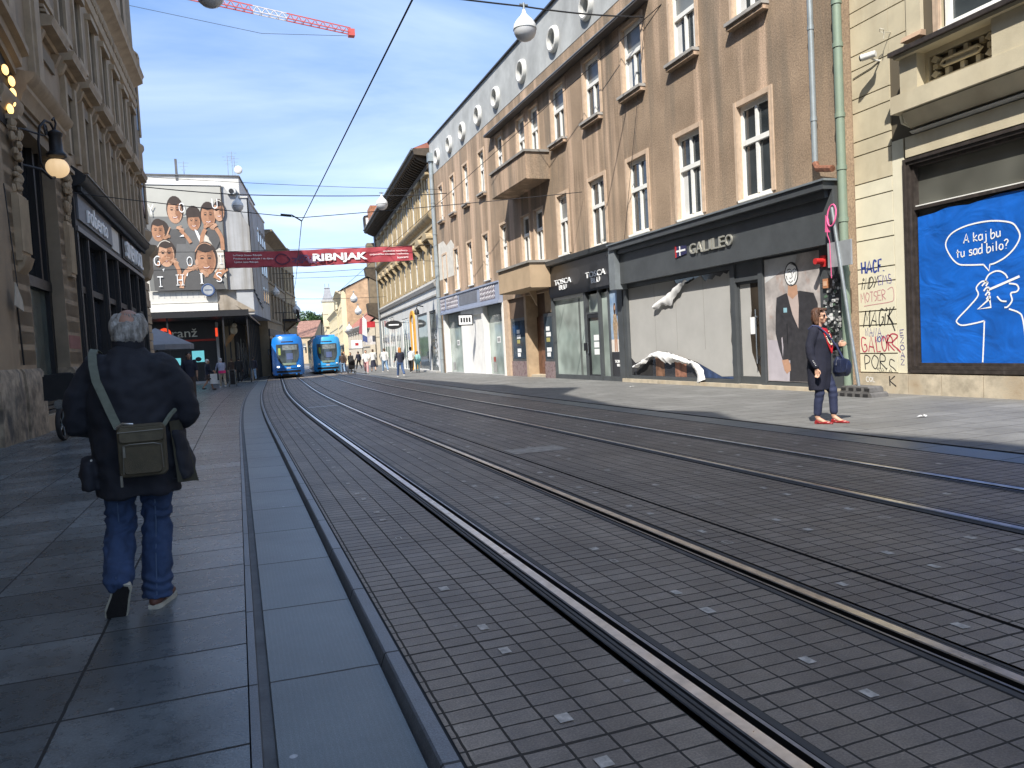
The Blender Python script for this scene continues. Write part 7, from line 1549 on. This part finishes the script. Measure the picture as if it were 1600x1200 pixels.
cg.limb([(.155,-.0,1.345,.072),(.225,-.035,1.14,.066),(.238,-.02,.98,.058),(.246,.055,.85,.048)],NAVYK,12); cg.limb([(-.155,0,1.345,.072),(-.228,.02,1.14,.066),(-.20,.13,1.10,.056),(-.155,.205,1.125,.046)],NAVYK,12)
card=cloth_obj('cardigan',cg,wom,.009,4,lambda co:.005*noise.noise((co.x*14,co.y*12,co.z*8))+.006*math.sin(math.atan2(co.x,co.y)*6+co.z*3)*max(0,min(1,(.95-co.z)/.4)))
bt_n=MB(); [bt_n.ell((.292,.035+.012*k,.93-.022*k),(.006,.006,.006),LETTER,8,6) for k in range(4)]; obj('cuff_buttons',bt_n,card)
rt=MB(); 
rt.prism([(-.075,1.385),(.070,1.395),(.098,1.30),(.066,1.12),(.005,1.02),(-.05,1.1),(-.098,1.28)],.0,.012,REDT_)
rt.v=[(x,.152+.034*(1-(x/.115)**2)-.10*max(0,(z-1.22)/.18)**1.4+(y-.006),z) for x,y,z in rt.v]
obj('red_top',rt,wom)
rt=MB(); rt.loft([(0,.035,1.20,.115,.115),(0,.025,1.30,.12,.110),(0,.012,1.385,.085,.085)],REDT_,20); obj('red_top_front',rt,wom)
nk=MB()
for k in range(22):
    a=PI*(k/21); x=.068*math.cos(a); z=1.335-.19*math.sin(a)**.8; y=.125+.058*math.sin(a); nk.ell((x,y,z),(.0095,.0095,.0095),M('bead_cream',(.72,.68,.50),.35,var=.1,vs=30),8,6)
obj('necklace',nk,wom)
tr=MB(); tr.loft([(0,0,.74,.165,.13),(0,0,.9,.165,.125)],NAVT,20); tr.limb([(.09,0,.80,.098),(.095,.02,.62,.082),(.09,.03,.46,.068),(.087,.0,.30,.060),(.085,-.015,.165,.056)],NAVT,14); tr.limb([(-.09,.0,.80,.098),(-.095,.08,.62,.082),(-.097,.14,.47,.068),(-.10,.145,.32,.060),(-.10,.145,.18,.056)],NAVT,14)
cloth_obj('trousers',tr,wom,.0085,4,lambda co:.004*noise.noise((co.x*18,co.y*12,co.z*9))+.004*math.exp(-((co.z-.5)/.14)**2)*math.sin(co.z*70+co.x*20))
def flat_shoe(x,y,parent):
    m=MB(); m.ell((x,y+.10,.028),(.036,.075,.026),REDS,14,8); m.ell((x,y+.165,.022),(.026,.045,.019),REDS,12,8); m.ell((x,y-.015,.042),(.032,.045,.036),REDS,12,8); m.box(x-.026,x+.026,y-.055,y-.02,.0,.045,REDS); m.ell((x,y+.04,.022),(.029,.07,.016),REDS,12,6)
    return link('shoe',remesh(m,.006,2),parent)
flat_shoe(.085,0,wom); flat_shoe(-.10,.16,wom)
hb=MB()
for (x,y,z,a,b_,c) in ((0,-.035,.045,.088,.095,.080),(0,-.068,-.02,.085,.058,.10),(-.078,-.035,-.02,.024,.055,.10),(.078,-.035,-.02,.024,.055,.10),(.045,.040,.092,.045,.042,.026),(-.045,.040,.092,.045,.042,.026),(0,-.07,-.095,.07,.042,.045),(-.072,-.02,-.095,.024,.04,.045),(.072,-.02,-.095,.024,.04,.045),(.078,.012,.045,.014,.035,.04),(-.078,.012,.045,.014,.035,.04)): hb.ell(Ph(x,y,z),(a,b_,c),BRH,14,10,RW)
link('hair',remesh(hb,.007,3,.5,lambda co:.006*noise.noise((co.x*45,co.y*45,co.z*11))+.003*noise.noise((co.x*110,co.y*110,co.z*25))),wom)
gl=MB(); GLS=M('sunglass_lens',(.012,.008,.008),.12,var=0)
for e in (-1,1): 
    gl.ell(Ph(e*.034,.083,.0),(.030,.010,.022),GLS,14,8,RW); gl.tube([Ph(e*.062,.075,.008),Ph(e*.083,.03,.012),Ph(e*.085,-.02,.004)],.004,GLS,6)
gl.tube([Ph(-.01,.098,.006),Ph(.01,.098,.006)],.004,GLS,6); obj('sunglasses',gl,wom)
lp=MB(); lp.ell(Ph(0,.092,-.066),(.022,.006,.006),M('lips',(.36,.09,.08),.5,var=0),10,6,RW); obj('lips',lp,wom)
hbag=thing('handbag','slouchy navy shoulder bag on a long strap held by the woman in navy','bag',WR,RZW)
BAGN=M('navy_leather',(.014,.020,.050),.45,var=.2,vs=9,bmp=.3,bs=120)
b=MB(); b.loft([(-.235,.20,.68,.11,.07),(-.24,.20,.74,.15,.09),(-.245,.20,.84,.165,.085),(-.24,.20,.92,.14,.06),(-.235,.20,.97,.09,.035)],BAGN,18); b.ell((-.30,.26,.80),(.13,.07,.13),BAGN,14,10); link('body',remesh(b,.010,4,.5,wrink(14,.009)),hbag)
b=MB(); b.box(-.235,-.02,.235,.30,.74,.93,BAGN); link('side_pouch',remesh(b,.010,4,.5,wrink(12,.004)),hbag)
b=MB(); b.tube([(-.17,.27,.95),(-.1,.215,1.12),(.0,.185,1.22),(.085,.14,1.32),(.125,.06,1.415),(.13,-.02,1.43),(.1,-.1,1.38)],.0125,M('strap_blue',(.05,.06,.14),.6),6); b.tube([(-.24,.2,.96),(-.23,.21,1.06),(-.19,.21,1.13)],.012,BAGN,6); obj('strap',b,hbag)
# ---- passers-by in the distance
def passer(label,loc,head,H,top,bottom,hairc,shoec,skin=SKINW,stride=.3,arms=(.25,-.25),elb=.3,skirt=None,longhair=False,bald=False,sleeve=True,group=None,hatc=None,shorts=False,lean=0.,puff=1.):
    k=H/1.72; s=MB()
    def J(x,y,z,r): return (x*k,(y+lean*max(0,z-.9))*k,z*k,r*k)
    P_,R_=head_blob(s,J(0,.03,1.58,0)[:3],(0,1,0),skin,k)
    s.limb([J(0,.01,1.50,.05),J(0,0,1.38,.058)],skin,10); s.loft([J(0,0,.86,.14)[:3]+(.15*k,.11*k),J(0,0,1.05,0)[:3]+(.14*k,.105*k),J(0,0,1.28,0)[:3]+(.165*k,.11*k),J(0,0,1.41,0)[:3]+(.10*k,.07*k)],skin,16)
    T=MB(); T.loft([J(0,0,.84,0)[:3]+(.175*k*puff,.13*k*puff),J(0,0,1.05,0)[:3]+(.165*k*puff,.125*k*puff),J(0,0,1.28,0)[:3]+(.19*k*puff,.125*k*puff),J(0,0,1.38,0)[:3]+(.165*k,.10*k),J(0,0,1.45,0)[:3]+(.075*k,.065*k)],top,18)
    for e,a in ((-1,arms[0]),(1,arms[1])):
        sh=(e*.18,0,1.38); el=(e*.235,.29*math.sin(a),1.38-.29*math.cos(a)); a2=a+elb; wr=(e*.22,el[1]+.25*math.sin(a2),el[2]-.25*math.cos(a2))
        s.limb([J(*sh,.05),J(*el,.042),J(*wr,.03)],skin,8); hand_limbs(s,J(*wr,0)[:3],(0,math.sin(a2),-math.cos(a2)),(0,1,.1),(.6,e),skin,k*1.05)
        T.limb([J(*sh,.068*puff),J(*el,.058*puff)]+([J(*[wr[i]*.85+el[i]*.15 for i in range(3)],.047*puff)] if sleeve else []),top,10)
    Bm=MB(); Bm.loft([J(0,0,.78,0)[:3]+(.165*k,.125*k),J(0,0,.93,0)[:3]+(.16*k,.12*k)],bottom,18)
    for e,f in ((-1,stride),(1,-stride)):
        hip=(e*.09,0,.88); kn=(e*.095,.40*math.sin(f)+.03,.88-.40*math.cos(f)); f2=f-(.35 if f<0 else .05); an=(e*.095,kn[1]+.40*math.sin(f2),max(.08,kn[2]-.40*math.cos(f2)))
        s.limb([J(*hip,.085),J(*kn,.056),J(*an,.036)],skin,8); s.limb([J(*an,.034),J(an[0],an[1]+.13,max(.03,an[2]-.05),.026)],skin,8)
        if not skirt: Bm.limb([J(*hip,.098),J(*kn,.075)]+([] if shorts else [J(*[an[0],an[1],an[2]+.05],.062)]),bottom,10)
        else: pass
        an_k=J(*an,0)
        S=MB(); S.ell((an_k[0],an_k[1]+.07*k,max(.035*k,an_k[2]-.045*k)),(.042*k,.13*k,.042*k),shoec,10,8); 
        if 'shoes' not in locals(): shoes=[]
        shoes.append(S)
    o=link('person',remesh(s,.012*k,2),None,loc,head); tag(o,label,'person',group)
    link('top',remesh(T,.014*k,3,.5,wrink(13,.006)),o)
    if skirt: Bm.loft([J(0,0,skirt,0)[:3]+(.24*k,.2*k),J(0,0,.75,0)[:3]+(.19*k,.15*k),J(0,0,.95,0)[:3]+(.155*k,.12*k)],bottom,20)
    link('skirt' if skirt else ('shorts' if shorts else 'trousers'),remesh(Bm,.014*k,3,.5,wrink(13,.006)),o)
    for S in shoes: obj('shoe',S,o)
    Hm=MB(); hm=hatc or hairc
    if not bald:
        for (x,y,z,a,b_,c) in ((0,-.025,.05,.088,.10,.078),(0,-.06,-.01,.082,.06,.085)): Hm.ell(P_(x,y,z),(a*k,b_*k,c*k),hm,12,8,R_)
        if longhair: Hm.ell(P_(0,-.075,-.12),(.085*k,.05*k,.13*k),hm,12,8,R_); Hm.ell(P_(.07,-.02,-.08),(.03*k,.05*k,.11*k),hm,10,8,R_); Hm.ell(P_(-.07,-.02,-.08),(.03*k,.05*k,.11*k),hm,10,8,R_)
        link('hat' if hatc else 'hair',remesh(Hm,.012*k,2,.5,wrink(40,.004)),o)
    return o
c_=lambda n,v,r=.8: M('cl_'+n,v,r,var=.12,vs=6)
NV=c_('navy',(.016,.018,.035)); BLK=c_('black',(.012,.012,.013)); JN=c_('jeans',(.05,.09,.19)); JNL=c_('pale_jeans',(.17,.26,.38)); WHT=c_('white',(.66,.65,.62)); PNK=c_('pink',(.55,.28,.27)); GRYL=c_('grey',(.30,.32,.40)); BEI=c_('beige',(.36,.30,.22)); MAG=c_('magenta',(.62,.03,.15)); BRN=c_('brown',(.05,.032,.025)); TEALC=c_('teal',(.22,.42,.40)); REDC_=c_('red',(.40,.03,.04)); HB=c_('hair_black',(.018,.014,.012),.6); HG=c_('hair_ginger',(.42,.17,.035),.6); HBR=c_('hair_brown',(.07,.04,.02),.6); HGR=c_('hair_grey',(.45,.44,.43),.7); SHW=c_('shoe_white',(.6,.6,.58)); SHK_=c_('shoe_black',(.015,.015,.015))
def at(x,y): return (x,y,gz(y))
passer('man in a dark short sleeved shirt and black trousers by the dark arcade shop',at(-1.70,31.3),PI+.15,1.86,NV,BRN,HB,SHK_,SKINT,.22,(.12,-.1),.15,sleeve=False,puff=1.05)
w1=passer('small woman in a pale beret and dark jacket crossing before the arcade',at(-1.42,41.5),.2-PI/2+.2,1.62,NV,BRN,HGR,SHK_,SKINT,.32,(.4,.1),.9,hatc=WHT,skirt=.62)
b=MB(); b.box(-.05,.28,-.1,.1,.35,.85,WHT); tag(obj('shopping_bag',b,None,(-1.28,41.45,gz(41.5)),.2),'white cloth shopping bag carried by the woman in the beret','bag')
passer('woman in a lilac jacket over a magenta shirt bending to her shopping trolley',at(-.82,46),.3,1.66,GRYL,BEI,HGR,SHW,SKINW,.12,(.7,.7),.3,lean=.25)
t=thing('shopping_trolley','black shopping trolley pushed by the woman in the lilac jacket','trolley',(-.30,46.3,gz(46.3)))
b=MB(); b.box(-.18,.18,-.12,.12,.12,.72,BLK); b.prism_x([(-.12,.72),(.12,.72),(.06,.80),(-.1,.80)],-.18,.18,BLK); obj('bag',b,t); b=MB(); b.tube([(-.15,-.14,.1),(-.15,-.16,.95),(.15,-.16,.95),(.15,-.14,.1)],.014,METAL,6); obj('handle',b,t)
for s in (-1,1): b=MB(); b.tube([(s*.2-.02,0,.07),(s*.2+.02,0,.07)],.07,BLK,12); obj('wheel',b,t)
ms=MB(); ms.loft([(0,0,.80,.20,.155),(0,.0,.95,.19,.145)],MAG,18); mo=obj('shirt_hem',ms,None); mo.parent=[o for o in COL.objects if o.get('label','').startswith('woman in a lilac')][0]
passer('dark figure with a rucksack standing among the canopy posts',at(.10,54.5),.1,1.72,BLK,BLK,HB,SHK_,SKINT,.12)
passer('person in pale jeans among the canopy posts near the kerb',at(1.05,57.0),.1,1.72,NV,JNL,HB,SHK_,SKINT,.15)
passer('dark clothed person behind the canopy posts, leftmost of that group',at(-.35,56.5),.3,1.68,BRN,BLK,HBR,SHK_,SKINW,.15)
passer('woman with long ginger hair in a navy top and jeans on the far pavement',at(8.55,42.5),.1,1.70,NV,JN,HG,SHW,SKINW,.30,(.3,.2),.7,longhair=True)
passer('man in a white tee shirt and black trousers looking into the grey shopfront',at(10.7,49.6),-.5,1.75,WHT,BLK,HB,SHW,SKINT,.2,(.3,.2),.5,sleeve=False)
passer('child in a red and teal top beside the man in the white tee shirt',at(11.35,50.6),-.3,1.45,TEALC,TEALC,HBR,SHK_,SKINW,.1)
passer('woman in a white top and pale jeans walking along the white shopfronts',at(10.15,56.0),.1,1.80,WHT,JNL,HBR,SHW,SKINW,.30,(.2,-.2),.5)
passer('woman in a cropped white top and pink trousers in the far street',at(8.85,56.4),PI-.2,1.74,WHT,PNK,HBR,SHW,SKINW,.25,(.3,.2),1.1)
passer('person in a white top and long navy skirt walking behind the pink trousers',at(10.3,62),.1,1.82,WHT,NV,HBR,SHK_,SKINW,.2,(.2,.1),.4,skirt=.35)
t=thing('pushchair','black pushchair seen from the front beside the woman in pink trousers','pushchair',at(8.2,59.5))
b=MB(); b.prism_x([(-.2,.45),(.3,.35),(.35,.5),(-.1,.62),(-.3,1.0),(-.36,.98)],-.22,.22,BLK); b.ell((0,-.15,.95),(.25,.28,.22),BLK,12,8); obj('seat',b,t); b=MB(); [b.tube([(s*.24,.35,.1),(s*.24,-.1,.55),(s*.24,-.5,1.05)],.02,METAL,6) for s in (-1,1)]; b.tube([(-.24,-.5,1.05),(.24,-.5,1.05)],.02,BLK,6); obj('frame',b,t)
for sx in (-1,1):
    for y in (-.3,.35): b=MB(); b.tube([(sx*.26-.02,y,.11),(sx*.26+.02,y,.11)],.11,BLK,12); obj('wheel',b,t)
FAR=[('person in black behind the pushchair',8.35,60.8,BLK,BLK,HBR),('person in a dark jacket and pale jeans left of the pushchair',7.75,61,BRN,JNL,HBR),('person in a red top farther down the far pavement',8.5,70,REDC_,BLK,HB),('person in beige farther down the far pavement',9.3,72,BEI,JN,HG),('person in grey at the back of the crowd in the far street',9.0,80,GRYL,BLK,HBR),('person in white at the back of the crowd in the far street',10.2,79,WHT,JN,HB),('person in pink at the back of the crowd in the far street',9.7,84,PNK,BLK,HBR),('person in navy at the back of the crowd under the signs',11.2,76,NV,BLK,HB),('person in teal farthest down the street right of the trams',10.9,92,TEALC,BEI,HBR)]
for k,(lab,x,y,tp_,bt2,hr) in enumerate(FAR): passer(lab,at(x,y),.3*((k*7)%5-2)+(PI if k%3==0 else 0),1.66+.04*(k%4),tp_,bt2,hr,SHK_,SKINW,.25,group='passers-by in the far street')
